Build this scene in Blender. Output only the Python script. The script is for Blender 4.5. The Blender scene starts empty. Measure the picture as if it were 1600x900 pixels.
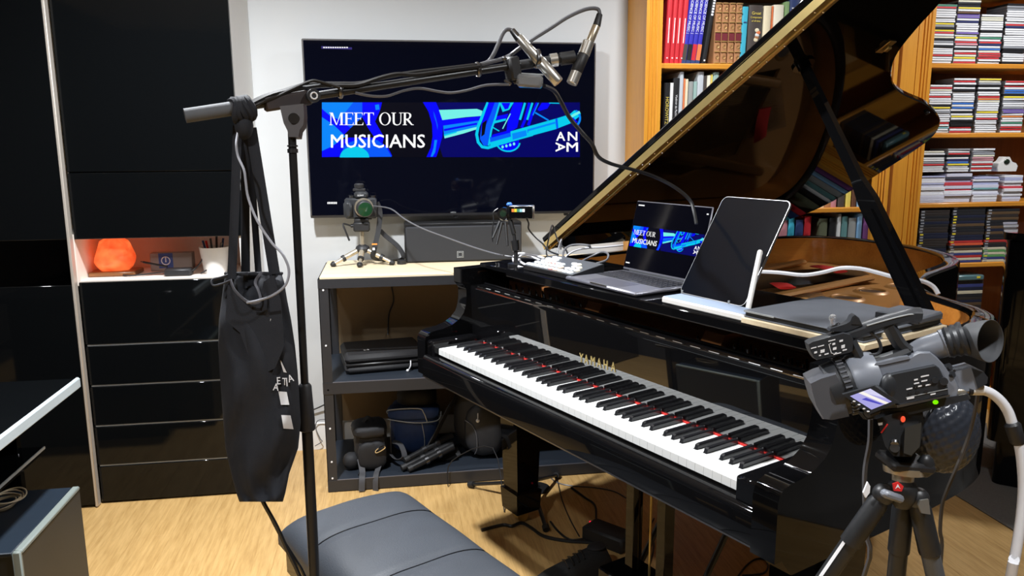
import bpy, math, random
from mathutils import Matrix, Vector, Euler
random.seed(7)
sc = bpy.context.scene
C = sc.collection
R = math.radians
PI = math.pi
V = Vector

# ------------------------------------------------------------------ camera
CAM_F = 1227.975                         # focal length in pixels of a 1600 px wide frame
CAM_P = V((0.0, 0.0, 1.37867))
CAM_R = V((0.987706, -0.156223, -0.005516)).normalized()
CAM_W = V((0.152690, 0.971729, -0.180079)).normalized()
CAM_R = (CAM_R - CAM_W * CAM_R.dot(CAM_W)).normalized()
CAM_U = CAM_R.cross(CAM_W)
cd = bpy.data.cameras.new('camera')
cd.sensor_width = 36.0
cd.lens = CAM_F / 1600.0 * 36.0
cd.clip_start = 0.02
cam = bpy.data.objects.new('camera', cd)
C.objects.link(cam)
mw = Matrix((CAM_R, CAM_U, -CAM_W)).transposed().to_4x4()
mw.translation = CAM_P
cam.matrix_world = mw
sc.camera = cam

# ------------------------------------------------------------------ light and exposure
sc.view_settings.view_transform = 'Standard'
sc.view_settings.look = 'None'
sc.view_settings.gamma = 1.0
sc.view_settings.use_curve_mapping = False
sc.view_settings.exposure = 0.85
wd = bpy.data.worlds.new('world')
sc.world = wd
wd.use_nodes = True
wd.node_tree.nodes['Background'].inputs[0].default_value = (0.9, 0.95, 1.0, 1)
wd.node_tree.nodes['Background'].inputs[1].default_value = 0.05


def downlight(x, y, power, r=0.06, color=(0.94, 0.97, 1.0), spread=160):
    l = bpy.data.lights.new('downlight', 'AREA')
    l.shape = 'DISK'
    l.size = 2 * r
    l.energy = power
    l.color = color
    l.spread = R(spread)
    o = bpy.data.objects.new('downlight', l)
    o.location = (x, y, 2.47)
    C.objects.link(o)


downlight(-0.47, 2.14, 44)
downlight(0.95, 0.55, 13)
downlight(2.95, 2.75, 13)
downlight(-0.9, 0.3, 14)
downlight(1.15, 2.7, 11)


# pixel of the 1600x900 photograph + a real distance or plane -> point of the room
def ray(px, py):
    return CAM_W + CAM_R * ((px - 800) / CAM_F) - CAM_U * ((py - 450) / CAM_F)


def at(px, py, t):
    return CAM_P + ray(px, py) * t


def atZ(px, py, z):
    d = ray(px, py)
    return CAM_P + d * ((z - CAM_P.z) / d.z)


def atY(px, py, y):
    d = ray(px, py)
    return CAM_P + d * (y / d.y)


# piano frame
PO = V((0.40033, 1.895425, 0.0))
PYAW = R(-65.518)
PM = Matrix.Translation(PO) @ Matrix.Rotation(PYAW, 4, 'Z')


def pw(x, y, z):
    return PM @ V((x, y, z))


PMI = PM.inverted()


# ------------------------------------------------------------------ geometry builder
class G:
    def __init__(s):
        s.v, s.f, s.m = [], [], []

    def raw(s, vs, fs, mi=0, M=None):
        b = len(s.v)
        for p in vs:
            p = V(p)
            s.v.append(M @ p if M else p)
        for f in fs:
            s.f.append([b + i for i in f])
            s.m.append(mi)
        return s

    def box(s, x0, x1, y0, y1, z0, z1, mi=0, M=None):
        vs = [(x, y, z) for z in (z0, z1) for y in (y0, y1) for x in (x0, x1)]
        fs = [(0, 2, 3, 1), (4, 5, 7, 6), (0, 1, 5, 4), (2, 6, 7, 3), (0, 4, 6, 2), (1, 3, 7, 5)]
        return s.raw(vs, fs, mi, M)

    def rbox(s, x0, x1, y0, y1, z0, z1, r=0.004, mi=0, M=None):
        r = min(r, (x1 - x0) / 2.01, (y1 - y0) / 2.01, (z1 - z0) / 2.01)
        c = ((x0 + x1) / 2, (y0 + y1) / 2, (z0 + z1) / 2)
        h = ((x1 - x0) / 2, (y1 - y0) / 2, (z1 - z0) / 2)
        vs, ix = [], {}
        for sx in (-1, 1):
            for sy in (-1, 1):
                for sz in (-1, 1):
                    for a in range(3):
                        q = [h[0] - r, h[1] - r, h[2] - r]
                        q[a] = h[a]
                        ix[(sx, sy, sz, a)] = len(vs)
                        vs.append((c[0] + sx * q[0], c[1] + sy * q[1], c[2] + sz * q[2]))
        fs = []
        S = ((-1, -1), (1, -1), (1, 1), (-1, 1))
        for sg in (-1, 1):
            fs.append([ix[(sg, a, b, 0)] for a, b in S][::sg])
            fs.append([ix[(b, sg, a, 1)] for a, b in S][::sg])
            fs.append([ix[(a, b, sg, 2)] for a, b in S][::sg])
        for a in (-1, 1):
            for b in (-1, 1):
                k = a * b
                fs.append([ix[(a, b, -1, 0)], ix[(a, b, -1, 1)], ix[(a, b, 1, 1)], ix[(a, b, 1, 0)]][::k])
                fs.append([ix[(-1, a, b, 1)], ix[(-1, a, b, 2)], ix[(1, a, b, 2)], ix[(1, a, b, 1)]][::k])
                fs.append([ix[(a, -1, b, 2)], ix[(a, -1, b, 0)], ix[(a, 1, b, 0)], ix[(a, 1, b, 2)]][::k])
                for d in (-1, 1):
                    fs.append([ix[(a, b, d, 0)], ix[(a, b, d, 1)], ix[(a, b, d, 2)]][::a * b * d])
        return s.raw(vs, fs, mi, M)

    def cyl(s, p0, p1, r0, r1=None, n=14, mi=0, caps=True, M=None):
        if r1 is None:
            r1 = r0
        p0, p1 = V(p0), V(p1)
        d = (p1 - p0).normalized()
        a = d.orthogonal().normalized()
        b = d.cross(a)
        vs = []
        for p, r in ((p0, r0), (p1, r1)):
            for i in range(n):
                t = 2 * PI * i / n
                vs.append(p + (a * math.cos(t) + b * math.sin(t)) * r)
        fs = [(i, (i + 1) % n, n + (i + 1) % n, n + i) for i in range(n)]
        if caps:
            fs += [list(range(n))[::-1], list(range(n, 2 * n))]
        return s.raw(vs, fs, mi, M)

    def stack(s, pts, rs, n=16, mi=0, M=None, caps=True):
        """rings of different radius along a straight or bent axis"""
        P = [V(p) for p in pts]
        d = (P[-1] - P[0]).normalized()
        a = d.orthogonal().normalized()
        b = d.cross(a)
        vs, fs = [], []
        for p, r in zip(P, rs):
            for i in range(n):
                t = 2 * PI * i / n
                vs.append(p + (a * math.cos(t) + b * math.sin(t)) * r)
        for k in range(len(P) - 1):
            for i in range(n):
                j = (i + 1) % n
                fs.append((k * n + i, k * n + j, (k + 1) * n + j, (k + 1) * n + i))
        if caps:
            fs += [list(range(n))[::-1], list(range((len(P) - 1) * n, len(P) * n))]
        return s.raw(vs, fs, mi, M)

    def tube(s, pts, r, n=6, mi=0, M=None, sm=4, flat=None, closed=False):
        P = [V(p) for p in pts]
        if sm > 1 and len(P) > 2:
            P = cat(P, sm, closed)
        vs, fs = [], []
        nrm = None
        L = len(P)
        for i, p in enumerate(P):
            if closed:
                d = P[(i + 1) % L] - P[i - 1]
            else:
                d = P[min(i + 1, L - 1)] - P[max(i - 1, 0)]
            if d.length < 1e-9:
                d = V((0, 0, 1))
            d.normalize()
            if nrm is None:
                nrm = V(flat).normalized() if flat else d.orthogonal().normalized()
            nrm = (nrm - d * nrm.dot(d))
            nrm = nrm.normalized() if nrm.length > 1e-6 else d.orthogonal().normalized()
            b = d.cross(nrm)
            ra, rb = r if isinstance(r, tuple) else (r, r)
            for k in range(n):
                t = 2 * PI * k / n + (PI / 4 if n == 4 else 0)
                vs.append(p + nrm * math.cos(t) * ra + b * math.sin(t) * rb)
        for i in range(L if closed else L - 1):
            j2 = (i + 1) % L
            for k in range(n):
                j = (k + 1) % n
                fs.append((i * n + k, i * n + j, j2 * n + j, j2 * n + k))
        if not closed:
            fs += [list(range(n))[::-1], list(range((L - 1) * n, L * n))]
        return s.raw(vs, fs, mi, M)

    def prism(s, poly, fn, w0, w1, mi=0, M=None):
        """poly: list of (u,v); fn(u,v,w) -> point"""
        n = len(poly)
        vs = [fn(u, v, w0) for u, v in poly] + [fn(u, v, w1) for u, v in poly]
        fs = [list(range(n))[::-1], list(range(n, 2 * n))]
        fs += [(i, (i + 1) % n, n + (i + 1) % n, n + i) for i in range(n)]
        return s.raw(vs, fs, mi, M)

    def lathe(s, prof, n=20, mi=0, M=None, o=(0, 0, 0)):
        vs, fs = [], []
        for r, z in prof:
            for i in range(n):
                t = 2 * PI * i / n
                vs.append((o[0] + r * math.cos(t), o[1] + r * math.sin(t), o[2] + z))
        for k in range(len(prof) - 1):
            for i in range(n):
                j = (i + 1) % n
                fs.append((k * n + i, k * n + j, (k + 1) * n + j, (k + 1) * n + i))
        if prof[0][0] > 1e-6:
            fs.append(list(range(n))[::-1])
        if prof[-1][0] > 1e-6:
            fs.append(list(range((len(prof) - 1) * n, len(prof) * n)))
        return s.raw(vs, fs, mi, M)

    def ell(s, c, r, nu=16, nv=10, mi=0, M=None, fn=None):
        vs, fs = [], []
        c = V(c)
        for j in range(nv + 1):
            ph = -PI / 2 + PI * j / nv
            for i in range(nu):
                t = 2 * PI * i / nu
                d = V((math.cos(ph) * math.cos(t), math.cos(ph) * math.sin(t), math.sin(ph)))
                k = fn(d) if fn else 1.0
                vs.append(c + V((d.x * r[0], d.y * r[1], d.z * r[2])) * k)
        for j in range(nv):
            for i in range(nu):
                k = (i + 1) % nu
                fs.append((j * nu + i, j * nu + k, (j + 1) * nu + k, (j + 1) * nu + i))
        return s.raw(vs, fs, mi, M)

    def poly(s, pts, mi=0, M=None):
        return s.raw(pts, [list(range(len(pts)))], mi, M)

    def slab(s, pts, d, mi=0, M=None):
        """planar polygon given thickness along vector d"""
        P = [V(p) for p in pts]
        d = V(d)
        n = len(P)
        vs = P + [p + d for p in P]
        fs = [list(range(n))[::-1], list(range(n, 2 * n))]
        fs += [(i, (i + 1) % n, n + (i + 1) % n, n + i) for i in range(n)]
        return s.raw(vs, fs, mi, M)

    def text(s, txt, size, M, mi=0, ext=0.0005, align='LEFT', sx=1.0, space=1.0):
        cu = bpy.data.curves.new('t', 'FONT')
        cu.body = txt
        cu.size = size
        cu.align_x = align
        cu.extrude = ext
        cu.resolution_u = 2
        cu.space_character = space
        ob = bpy.data.objects.new('t', cu)
        me = bpy.data.meshes.new_from_object(ob)
        vs = [(v.co.x * sx, v.co.y, v.co.z) for v in me.vertices]
        fs = [list(p.vertices) for p in me.polygons]
        bpy.data.objects.remove(ob)
        bpy.data.curves.remove(cu)
        bpy.data.meshes.remove(me)
        return s.raw(vs, fs, mi, M)


def cat(P, sm, closed=False):
    out = []
    n = len(P)
    rng = n if closed else n - 1
    for i in range(rng):
        if closed:
            p0, p1, p2, p3 = P[i - 1], P[i], P[(i + 1) % n], P[(i + 2) % n]
        else:
            p0, p1, p2, p3 = P[max(i - 1, 0)], P[i], P[i + 1], P[min(i + 2, n - 1)]
        for k in range(sm):
            t = k / sm
            out.append(0.5 * ((2 * p1) + (p2 - p0) * t + (2 * p0 - 5 * p1 + 4 * p2 - p3) * t * t
                              + (3 * p1 - p0 - 3 * p2 + p3) * t ** 3))
    if not closed:
        out.append(P[-1])
    return out


WM = {}


def tag(o, label=None, cat_=None, group=None, kind=None):
    if label:
        o['label'] = label
    if cat_:
        o['category'] = cat_
    if group:
        o['group'] = group
    if kind:
        o['kind'] = kind
    return o


def thing(name, M, label, cat_, group=None):
    o = bpy.data.objects.new(name, None)
    o.empty_display_size = 0.05
    C.objects.link(o)
    if not isinstance(M, Matrix):
        M = Matrix.Translation(V(M))
    o.matrix_world = M
    WM[o.name] = M.copy()
    return tag(o, label, cat_, group)


def mesh_of(name, g, mats, smooth=38):
    me = bpy.data.meshes.new(name)
    me.from_pydata([tuple(p) for p in g.v], [], g.f)
    for m in mats:
        me.materials.append(m)
    me.polygons.foreach_set('material_index', g.m)
    if smooth:
        me.polygons.foreach_set('use_smooth', [True] * len(me.polygons))
        me.set_sharp_from_angle(angle=R(smooth))
    me.validate()
    me.update()
    return me


def add(name, g, mats, parent=None, W=False, label=None, cat_=None, group=None, kind=None, smooth=38, origin=None):
    if not isinstance(mats, (list, tuple)):
        mats = [mats]
    M = Matrix.Identity(4)
    if parent is not None:
        M = WM[parent.name]
        if W:
            Mi = M.inverted()
            g.v = [Mi @ p for p in g.v]
        loc = None
    else:
        if origin is None:
            xs = [p.x for p in g.v]; ys = [p.y for p in g.v]; zs = [p.z for p in g.v]
            origin = V(((min(xs) + max(xs)) / 2, (min(ys) + max(ys)) / 2, min(zs)))
        origin = V(origin)
        g.v = [p - origin for p in g.v]
        loc = origin
    me = mesh_of(name, g, mats, smooth)
    o = bpy.data.objects.new(name, me)
    C.objects.link(o)
    if parent is not None:
        o.parent = parent
        WM[o.name] = M.copy()
    else:
        o.location = loc
        WM[o.name] = Matrix.Translation(loc)
    return tag(o, label, cat_, group, kind)


def link_copy(src, parent=None, M=None):
    c = src.copy()
    C.objects.link(c)
    if parent is not None:
        c.parent = parent
    if M is not None:
        c.matrix_basis = M
    return c


# ------------------------------------------------------------------ materials
def srgb(r, g, b):
    f = lambda c: (c / 255 / 12.92) if c / 255 <= 0.04045 else ((c / 255 + 0.055) / 1.055) ** 2.4
    return (f(r), f(g), f(b), 1)


def mat(name, col, rough=0.5, metal=0.0, spec=0.5, noise=0.0, scale=40, bump=0.0, bscale=200, coat=0.0, stretch=(1, 1, 1),
        emit=None, estr=0.0, rand=0.0, trans=0.0, alpha=1.0, sheen=0.0):
    m = bpy.data.materials.new(name)
    m.use_nodes = True
    nt = m.node_tree
    b = nt.nodes['Principled BSDF']
    b.inputs['Base Color'].default_value = col
    b.inputs['Roughness'].default_value = rough
    b.inputs['Metallic'].default_value = metal
    b.inputs['Specular IOR Level'].default_value = spec
    b.inputs['Coat Weight'].default_value = coat
    b.inputs['Transmission Weight'].default_value = trans
    b.inputs['Alpha'].default_value = alpha
    if emit:
        b.inputs['Emission Color'].default_value = emit
        b.inputs['Emission Strength'].default_value = estr
    geo = None
    src = None
    if noise or bump:
        tc = nt.nodes.new('ShaderNodeTexCoord')
        mp = nt.nodes.new('ShaderNodeMapping')
        mp.inputs['Scale'].default_value = stretch
        nt.links.new(tc.outputs['Object'], mp.inputs[0])
    if noise:
        nz = nt.nodes.new('ShaderNodeTexNoise')
        nz.inputs['Scale'].default_value = scale
        nz.inputs['Detail'].default_value = 4
        nt.links.new(mp.outputs[0], nz.inputs['Vector'])
        mx = nt.nodes.new('ShaderNodeMix')
        mx.data_type = 'RGBA'
        mx.inputs[6].default_value = tuple(max(0, c * (1 - noise)) for c in col[:3]) + (1,)
        mx.inputs[7].default_value = tuple(min(1, c * (1 + noise)) for c in col[:3]) + (1,)
        nt.links.new(nz.outputs[0], mx.inputs[0])
        src = mx.outputs[2]
    if rand:
        oi = nt.nodes.new('ShaderNodeObjectInfo')
        hs = nt.nodes.new('ShaderNodeHueSaturation')
        mr = nt.nodes.new('ShaderNodeMapRange')
        mr.inputs[3].default_value = 1 - rand
        mr.inputs[4].default_value = 1 + rand
        nt.links.new(oi.outputs['Random'], mr.inputs[0])
        nt.links.new(mr.outputs[0], hs.inputs['Value'])
        if src:
            nt.links.new(src, hs.inputs['Color'])
        else:
            hs.inputs['Color'].default_value = col
        src = hs.outputs[0]
    if src:
        nt.links.new(src, b.inputs['Base Color'])
    if bump:
        n2 = nt.nodes.new('ShaderNodeTexNoise')
        n2.inputs['Scale'].default_value = bscale
        n2.inputs['Detail'].default_value = 3
        nt.links.new(mp.outputs[0], n2.inputs['Vector'])
        bp = nt.nodes.new('ShaderNodeBump')
        bp.inputs['Strength'].default_value = bump
        bp.inputs['Distance'].default_value = 0.002
        nt.links.new(n2.outputs[0], bp.inputs['Height'])
        nt.links.new(bp.outputs[0], b.inputs['Normal'])
    return m


def wood(name, c1, c2, rough=0.45, axis='Y', scale=6.0, rand=0.0, knots=0.0, coat=0.0, fine=14):
    """streaky grain running along one world axis"""
    m = bpy.data.materials.new(name)
    m.use_nodes = True
    nt = m.node_tree
    b = nt.nodes['Principled BSDF']
    b.inputs['Roughness'].default_value = rough
    b.inputs['Coat Weight'].default_value = coat
    b.inputs['Coat Roughness'].default_value = 0.15
    g = nt.nodes.new('ShaderNodeNewGeometry')
    mp = nt.nodes.new('ShaderNodeMapping')
    st = {'X': (0.12, 3, 3), 'Y': (3, 0.22, 3), 'Z': (3, 3, 0.12)}[axis]
    mp.inputs['Scale'].default_value = st
    nt.links.new(g.outputs['Position'], mp.inputs[0])
    n1 = nt.nodes.new('ShaderNodeTexNoise')
    n1.inputs['Scale'].default_value = scale
    n1.inputs['Detail'].default_value = 6
    n1.inputs['Roughness'].default_value = 0.65
    nt.links.new(mp.outputs[0], n1.inputs['Vector'])
    n2 = nt.nodes.new('ShaderNodeTexNoise')
    n2.inputs['Scale'].default_value = scale * fine
    n2.inputs['Detail'].default_value = 2
    nt.links.new(mp.outputs[0], n2.inputs['Vector'])
    ad = nt.nodes.new('ShaderNodeMath')
    ad.operation = 'MULTIPLY_ADD'
    ad.inputs[1].default_value = 0.45
    nt.links.new(n2.outputs[0], ad.inputs[0])
    nt.links.new(n1.outputs[0], ad.inputs[2])
    cr = nt.nodes.new('ShaderNodeValToRGB')
    cr.color_ramp.elements[0].position = 0.45
    cr.color_ramp.elements[0].color = c2
    cr.color_ramp.elements[1].position = 0.85
    cr.color_ramp.elements[1].color = c1
    nt.links.new(ad.outputs[0], cr.inputs[0])
    src = cr.outputs[0]
    if rand:
        oi = nt.nodes.new('ShaderNodeObjectInfo')
        hs = nt.nodes.new('ShaderNodeHueSaturation')
        mr = nt.nodes.new('ShaderNodeMapRange')
        mr.inputs[3].default_value = 1 - rand
        mr.inputs[4].default_value = 1 + rand
        nt.links.new(oi.outputs['Random'], mr.inputs[0])
        nt.links.new(mr.outputs[0], hs.inputs['Value'])
        nt.links.new(src, hs.inputs['Color'])
        src = hs.outputs[0]
    nt.links.new(src, b.inputs['Base Color'])
    return m


def glow(name, col, s):
    m = mat(name, (0.001, 0.001, 0.001, 1), 0.3, spec=0.1, emit=col, estr=s * 0.56)
    return m


K = {}
K['gloss'] = mat('black_lacquer', (0.0035, 0.0035, 0.004, 1), 0.035, spec=0.25)
K['fallboard'] = mat('polished_fallboard_lacquer', (0.0035, 0.0035, 0.004, 1), 0.02, spec=0.8, coat=1.0)
K['fallboard'].node_tree.nodes['Principled BSDF'].inputs['Coat Roughness'].default_value = 0.02
K['fallboard'].node_tree.nodes['Principled BSDF'].inputs['Coat IOR'].default_value = 1.75
K['lid'] = mat('deep_black_lid_lacquer', (0.0035, 0.0035, 0.004, 1), 0.03, spec=0.11)
K['gloss2'] = mat('black_glass', (0.003, 0.0035, 0.004, 1), 0.05, spec=0.3)
K['satin'] = mat('black_satin', (0.012, 0.012, 0.013, 1), 0.35, noise=0.2)
K['matte'] = mat('black_plastic', (0.016, 0.016, 0.018, 1), 0.5, noise=0.25, scale=60)
K['frame'] = mat('powder_coated_steel', (0.022, 0.023, 0.027, 1), 0.45, noise=0.1, bump=0.1, bscale=900)
K['rubber'] = mat('black_rubber', (0.013, 0.013, 0.014, 1), 0.6)
K['cable'] = mat('black_cable', (0.012, 0.012, 0.013, 1), 0.38)
K['gcable'] = mat('grey_cable', (0.11, 0.11, 0.12, 1), 0.4)
K['wcable'] = mat('white_cable', (0.72, 0.72, 0.75, 1), 0.4)
K['tcable'] = mat('tan_cable', (0.5, 0.4, 0.26, 1), 0.5)
K['wall'] = mat('painted_wall', srgb(196, 198, 199), 0.75, noise=0.02, scale=8, bump=0.04, bscale=300)
K['white'] = mat('white_paint', srgb(226, 224, 220), 0.45, noise=0.02)
K['ceil'] = mat('ceiling_paint', srgb(225, 224, 222), 0.8, noise=0.02)
K['silver'] = mat('brushed_silver', (0.62, 0.63, 0.65, 1), 0.28, metal=1.0, noise=0.06)
K['steel'] = mat('dark_steel', (0.22, 0.22, 0.23, 1), 0.3, metal=1.0)
K['palesilver'] = mat('pale_silver_edge', srgb(186, 198, 204), 0.35, noise=0.03)
K['alu'] = mat('space_grey_aluminium', (0.25, 0.25, 0.29, 1), 0.38, metal=0.7, noise=0.05)
K['chrome'] = mat('chrome', (0.8, 0.8, 0.82, 1), 0.1, metal=1.0)
K['brass'] = mat('brass', (0.66, 0.50, 0.20, 1), 0.28, metal=0.75, noise=0.12)
K['champagne'] = mat('champagne_metal', (0.70, 0.62, 0.48, 1), 0.3, metal=0.8)
K['micmetal'] = mat('nickel_microphone', (0.68, 0.67, 0.63, 1), 0.3, metal=0.85, noise=0.05)
K['gold'] = mat('bronze_plate_paint', (0.46, 0.22, 0.065, 1), 0.36, metal=0.25, noise=0.12, scale=12)
K['veneer'] = wood('veneer_orange', (0.58, 0.23, 0.042, 1), (0.42, 0.15, 0.026, 1), 0.16, 'X', 4, coat=0.3)
K['soundboard'] = wood('spruce', (0.52, 0.28, 0.09, 1), (0.42, 0.2, 0.06, 1), 0.35, 'X', 6)
K['action'] = wood('action_wood', (0.28, 0.11, 0.035, 1), (0.16, 0.06, 0.02, 1), 0.35, 'X', 8)
K['floor'] = wood('bamboo_floor', (0.60, 0.38, 0.15, 1), (0.40, 0.23, 0.075, 1), 0.36, 'Y', 20, rand=0.025, fine=3)
K['joint'] = mat('floor_joint', (0.34, 0.20, 0.07, 1), 0.8, noise=0.1)
K['pine'] = wood('honey_pine', (0.74, 0.335, 0.036, 1), (0.58, 0.225, 0.02, 1), 0.38, 'Z', 5, coat=0.15)
K['pinex'] = wood('honey_pine_shelf', (0.70, 0.30, 0.036, 1), (0.54, 0.20, 0.02, 1), 0.38, 'X', 5, coat=0.15)
K['pinedark'] = wood('pine_back_panel', (0.26, 0.105, 0.028, 1), (0.17, 0.065, 0.016, 1), 0.55, 'Z', 5)
K['ply'] = wood('plywood', (0.78, 0.66, 0.46, 1), (0.68, 0.54, 0.34, 1), 0.5, 'X', 5)
K['mdf'] = mat('brown_hardboard', (0.19, 0.135, 0.075, 1), 0.6, noise=0.08, scale=5)
K['ivory'] = mat('white_key_resin', (0.86, 0.87, 0.86, 1), 0.22, noise=0.01)
K['ebony'] = mat('black_key_resin', (0.012, 0.012, 0.014, 1), 0.22)
K['felt'] = mat('red_felt', (0.62, 0.02, 0.015, 1), 0.9, noise=0.2, scale=200)
K['leather'] = mat('black_leather', (0.046, 0.052, 0.063, 1), 0.46, noise=0.12, scale=14, bump=0.25, bscale=320)
K['canvas'] = mat('black_canvas', (0.012, 0.0135, 0.019, 1), 0.85, noise=0.3, scale=30, bump=0.3, bscale=700)
K['print'] = mat('white_print', (0.82, 0.82, 0.84, 1), 0.6, noise=0.02)
K['nylon'] = mat('black_nylon', (0.011, 0.011, 0.013, 1), 0.7, noise=0.3, scale=50, bump=0.3, bscale=500)
K['blue'] = mat('navy_nylon', (0.016, 0.04, 0.13, 1), 0.7, noise=0.3, scale=40, bump=0.3, bscale=500)
K['grille'] = mat('speaker_cloth', (0.022, 0.023, 0.027, 1), 0.75, noise=0.15, scale=400)
K['dark'] = mat('dark_grey_box', (0.017, 0.021, 0.025, 1), 0.5, noise=0.15, scale=12)
K['grey'] = mat('light_grey_plastic', (0.36, 0.38, 0.39, 1), 0.4, noise=0.05)
K['camgrey'] = mat('camcorder_grey', (0.20, 0.215, 0.25, 1), 0.36, noise=0.08)
K['camdark'] = mat('camcorder_dark', (0.024, 0.026, 0.03, 1), 0.42, noise=0.15)
K['carpet'] = mat('grey_carpet', (0.135, 0.128, 0.12, 1), 0.95, noise=0.35, scale=160, bump=0.8, bscale=420, rand=0.12)
K['lens'] = mat('lens_glass', (0.01, 0.02, 0.012, 1), 0.03, spec=0.9)
K['clearp'] = mat('clear_plastic', (0.75, 0.77, 0.8, 1), 0.08, trans=0.75)
K['orange'] = mat('amber', (0.9, 0.3, 0.06, 1), 0.4)

# ================================================================== the room
WY = 3.54
def struct(name, g, m, **k):
    return add(name, g, m, kind='structure', origin=(0, 0, 0), **k)


fl = struct('floor', G().box(-2.6, 4.1, -2.4, 4.0, -0.06, -0.012), K['joint'])
pm = {}
for L in (0.9, 1.25, 1.83):
    pm[L] = mesh_of('plank', G().rbox(0.0001, 0.1299, 0.0002, L - 0.0002, -0.012, 0.0, 0.0004), [K['floor']], 0)
x = -2.5
while x < 3.95:
    y = -2.3 + random.choice((-0.9, -0.5, 0.0, -1.3))
    while y < 3.85:
        L = random.choice((0.9, 1.25, 1.83, 1.83))
        if y + L > -2.3:
            o = bpy.data.objects.new('plank', pm[L])
            C.objects.link(o)
            o.parent = fl
            o.location = (x, y, 0)
        y += L
    x += 0.13
struct('wall_back', G().box(-2.5, 2.255, WY, WY + 0.1, 0, 2.5), K['wall'])
struct('wall_alcove', G().box(2.255, 4.0, 3.86, 3.96, 0, 2.5), K['wall'])
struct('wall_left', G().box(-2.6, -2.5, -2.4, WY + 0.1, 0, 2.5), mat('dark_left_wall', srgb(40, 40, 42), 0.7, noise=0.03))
struct('wall_right', G().box(3.9, 4.0, -2.4, 3.96, 0, 2.5), mat('dark_right_wall', srgb(92, 88, 84), 0.8, noise=0.03))
struct('wall_front', G().box(-2.6, 4.0, -2.4, -2.3, 0, 2.5), mat('dark_front_wall', srgb(58, 56, 54), 0.8, noise=0.03))
struct('ceiling', G().box(-2.6, 4.1, -2.4, 4.0, 2.5, 2.56), K['ceil'])
g = G()
g.prism([(WY, 0), (WY - 0.014, 0), (WY - 0.014, 0.095), (WY - 0.009, 0.112), (WY - 0.009, 0.122), (WY, 0.126)],
        lambda u, v, w: V((w, u, v)), -0.545, 1.08)
struct('baseboard_back', g, K['white'])

# rug of square carpet tiles on the right
rug = thing('rug', (2.18, 1.9, 0), 'grey carpet tile rug on the bamboo floor behind the tripod', 'rug')
tm = mesh_of('carpet_tile', G().rbox(0.001, 0.499, 0.001, 0.499, 0, 0.008, 0.003), [K['carpet']], 0)
for i in range(3):
    for j in range(-4, 3):
        o = bpy.data.objects.new('carpet_tile', tm)
        C.objects.link(o)
        o.parent = rug
        o.location = (i * 0.5, j * 0.5 - 0.1, 0)

# ================================================================== wardrobe
XR, FY = -0.545, 3.10
wr = thing('wardrobe', ((-2.4 + XR) / 2, 3.3, 0), 'tall glossy black wardrobe with white side beside the television', 'wardrobe')
add('side_panel', G().box(XR - 0.018, XR, FY + 0.004, WY - 0.005, 0.0, 2.36), K['white'], wr, W=True, label='white side panel')
add('carcass', G().box(-2.42, XR - 0.018, FY + 0.40, WY - 0.005, 0.0, 2.36).box(-2.42, XR - 0.018, FY + 0.02, WY - 0.005, 2.34, 2.36)
    .box(-1.165, -1.147, FY + 0.02, WY - 0.02, 1.04, 2.34), K['white'], wr, W=True)
g = G()
g.box(-1.146, XR - 0.019, FY + 0.36, FY + 0.38, 0.884, 1.05)
g.box(-1.146, XR - 0.019, FY + 0.02, FY + 0.38, 0.868, 0.884)
g.box(-1.146, XR - 0.019, FY + 0.02, FY + 0.38, 1.044, 1.06)
g.box(-1.165, -1.146, FY + 0.0, FY + 0.38, 0.868, 1.06)
add('niche', g, mat('cream_niche', srgb(232, 222, 212), 0.5, noise=0.03), wr, W=True, label='open cream niche above the drawers')
for z0, z1 in ((1.287, 2.35), (1.042, 1.284)):
    add('door_panel', G().rbox(-1.145, XR, FY - 0.004, FY + 0.016, z0, z1, 0.002), K['gloss2'], wr, W=True)
zz = [0.884, 0.6385, 0.479, 0.318, 0.157, 0.004]
for a, b in zip(zz, zz[1:]):
    d = add('drawer', G().rbox(-1.145, XR, FY - 0.004, FY + 0.016, b + 0.0035, a - 0.0035, 0.002), K['gloss2'], wr, W=True)
    if b > 0.1:
        add('edge_strip', G().box(-1.140, XR - 0.006, FY + 0.0005, FY + 0.012, b - 0.0035, b + 0.0015), K['grey'], d, W=True, label='thin pale edge strip')
# left sliding door in three panels with a tinted band
g = G().rbox(-2.42, -1.158, FY - 0.035, FY - 0.012, 1.045, 2.35, 0.002)
d = add('sliding_door', g, K['gloss2'], wr, W=True)
add('sliding_door', G().rbox(-2.42, -1.158, FY - 0.035, FY - 0.012, 0.012, 0.877, 0.002), K['gloss2'], wr, W=True)
tint = bpy.data.materials.new('tinted_glass')
tint.use_nodes = True
nt = tint.node_tree
nt.nodes.remove(nt.nodes['Principled BSDF'])
tr = nt.nodes.new('ShaderNodeBsdfTransparent'); tr.inputs[0].default_value = (0.10, 0.10, 0.12, 1)
gl = nt.nodes.new('ShaderNodeBsdfGlossy'); gl.inputs['Roughness'].default_value = 0.04
ms = nt.nodes.new('ShaderNodeMixShader'); ms.inputs[0].default_value = 0.04
nt.links.new(tr.outputs[0], ms.inputs[1]); nt.links.new(gl.outputs[0], ms.inputs[2])
nt.links.new(ms.outputs[0], nt.nodes['Material Output'].inputs[0])
add('glass_band', G().box(-2.42, -1.158, FY - 0.032, FY - 0.024, 0.877, 1.045), tint, wr, W=True, label='dark tinted glass band')
add('edge_trim', G().rbox(-1.158, -1.1475, FY - 0.038, FY - 0.006, 0.004, 2.352, 0.002), mat('champagne_trim', srgb(196, 188, 178), 0.4, metal=0.4, noise=0.03), wr, W=True, label='slim champagne edge trim')
g = G().box(-2.40, -1.166, FY + 0.02, FY + 0.38, 0.868, 0.884).box(-2.40, -1.166, FY + 0.36, FY + 0.38, 0.884, 1.05)
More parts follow.
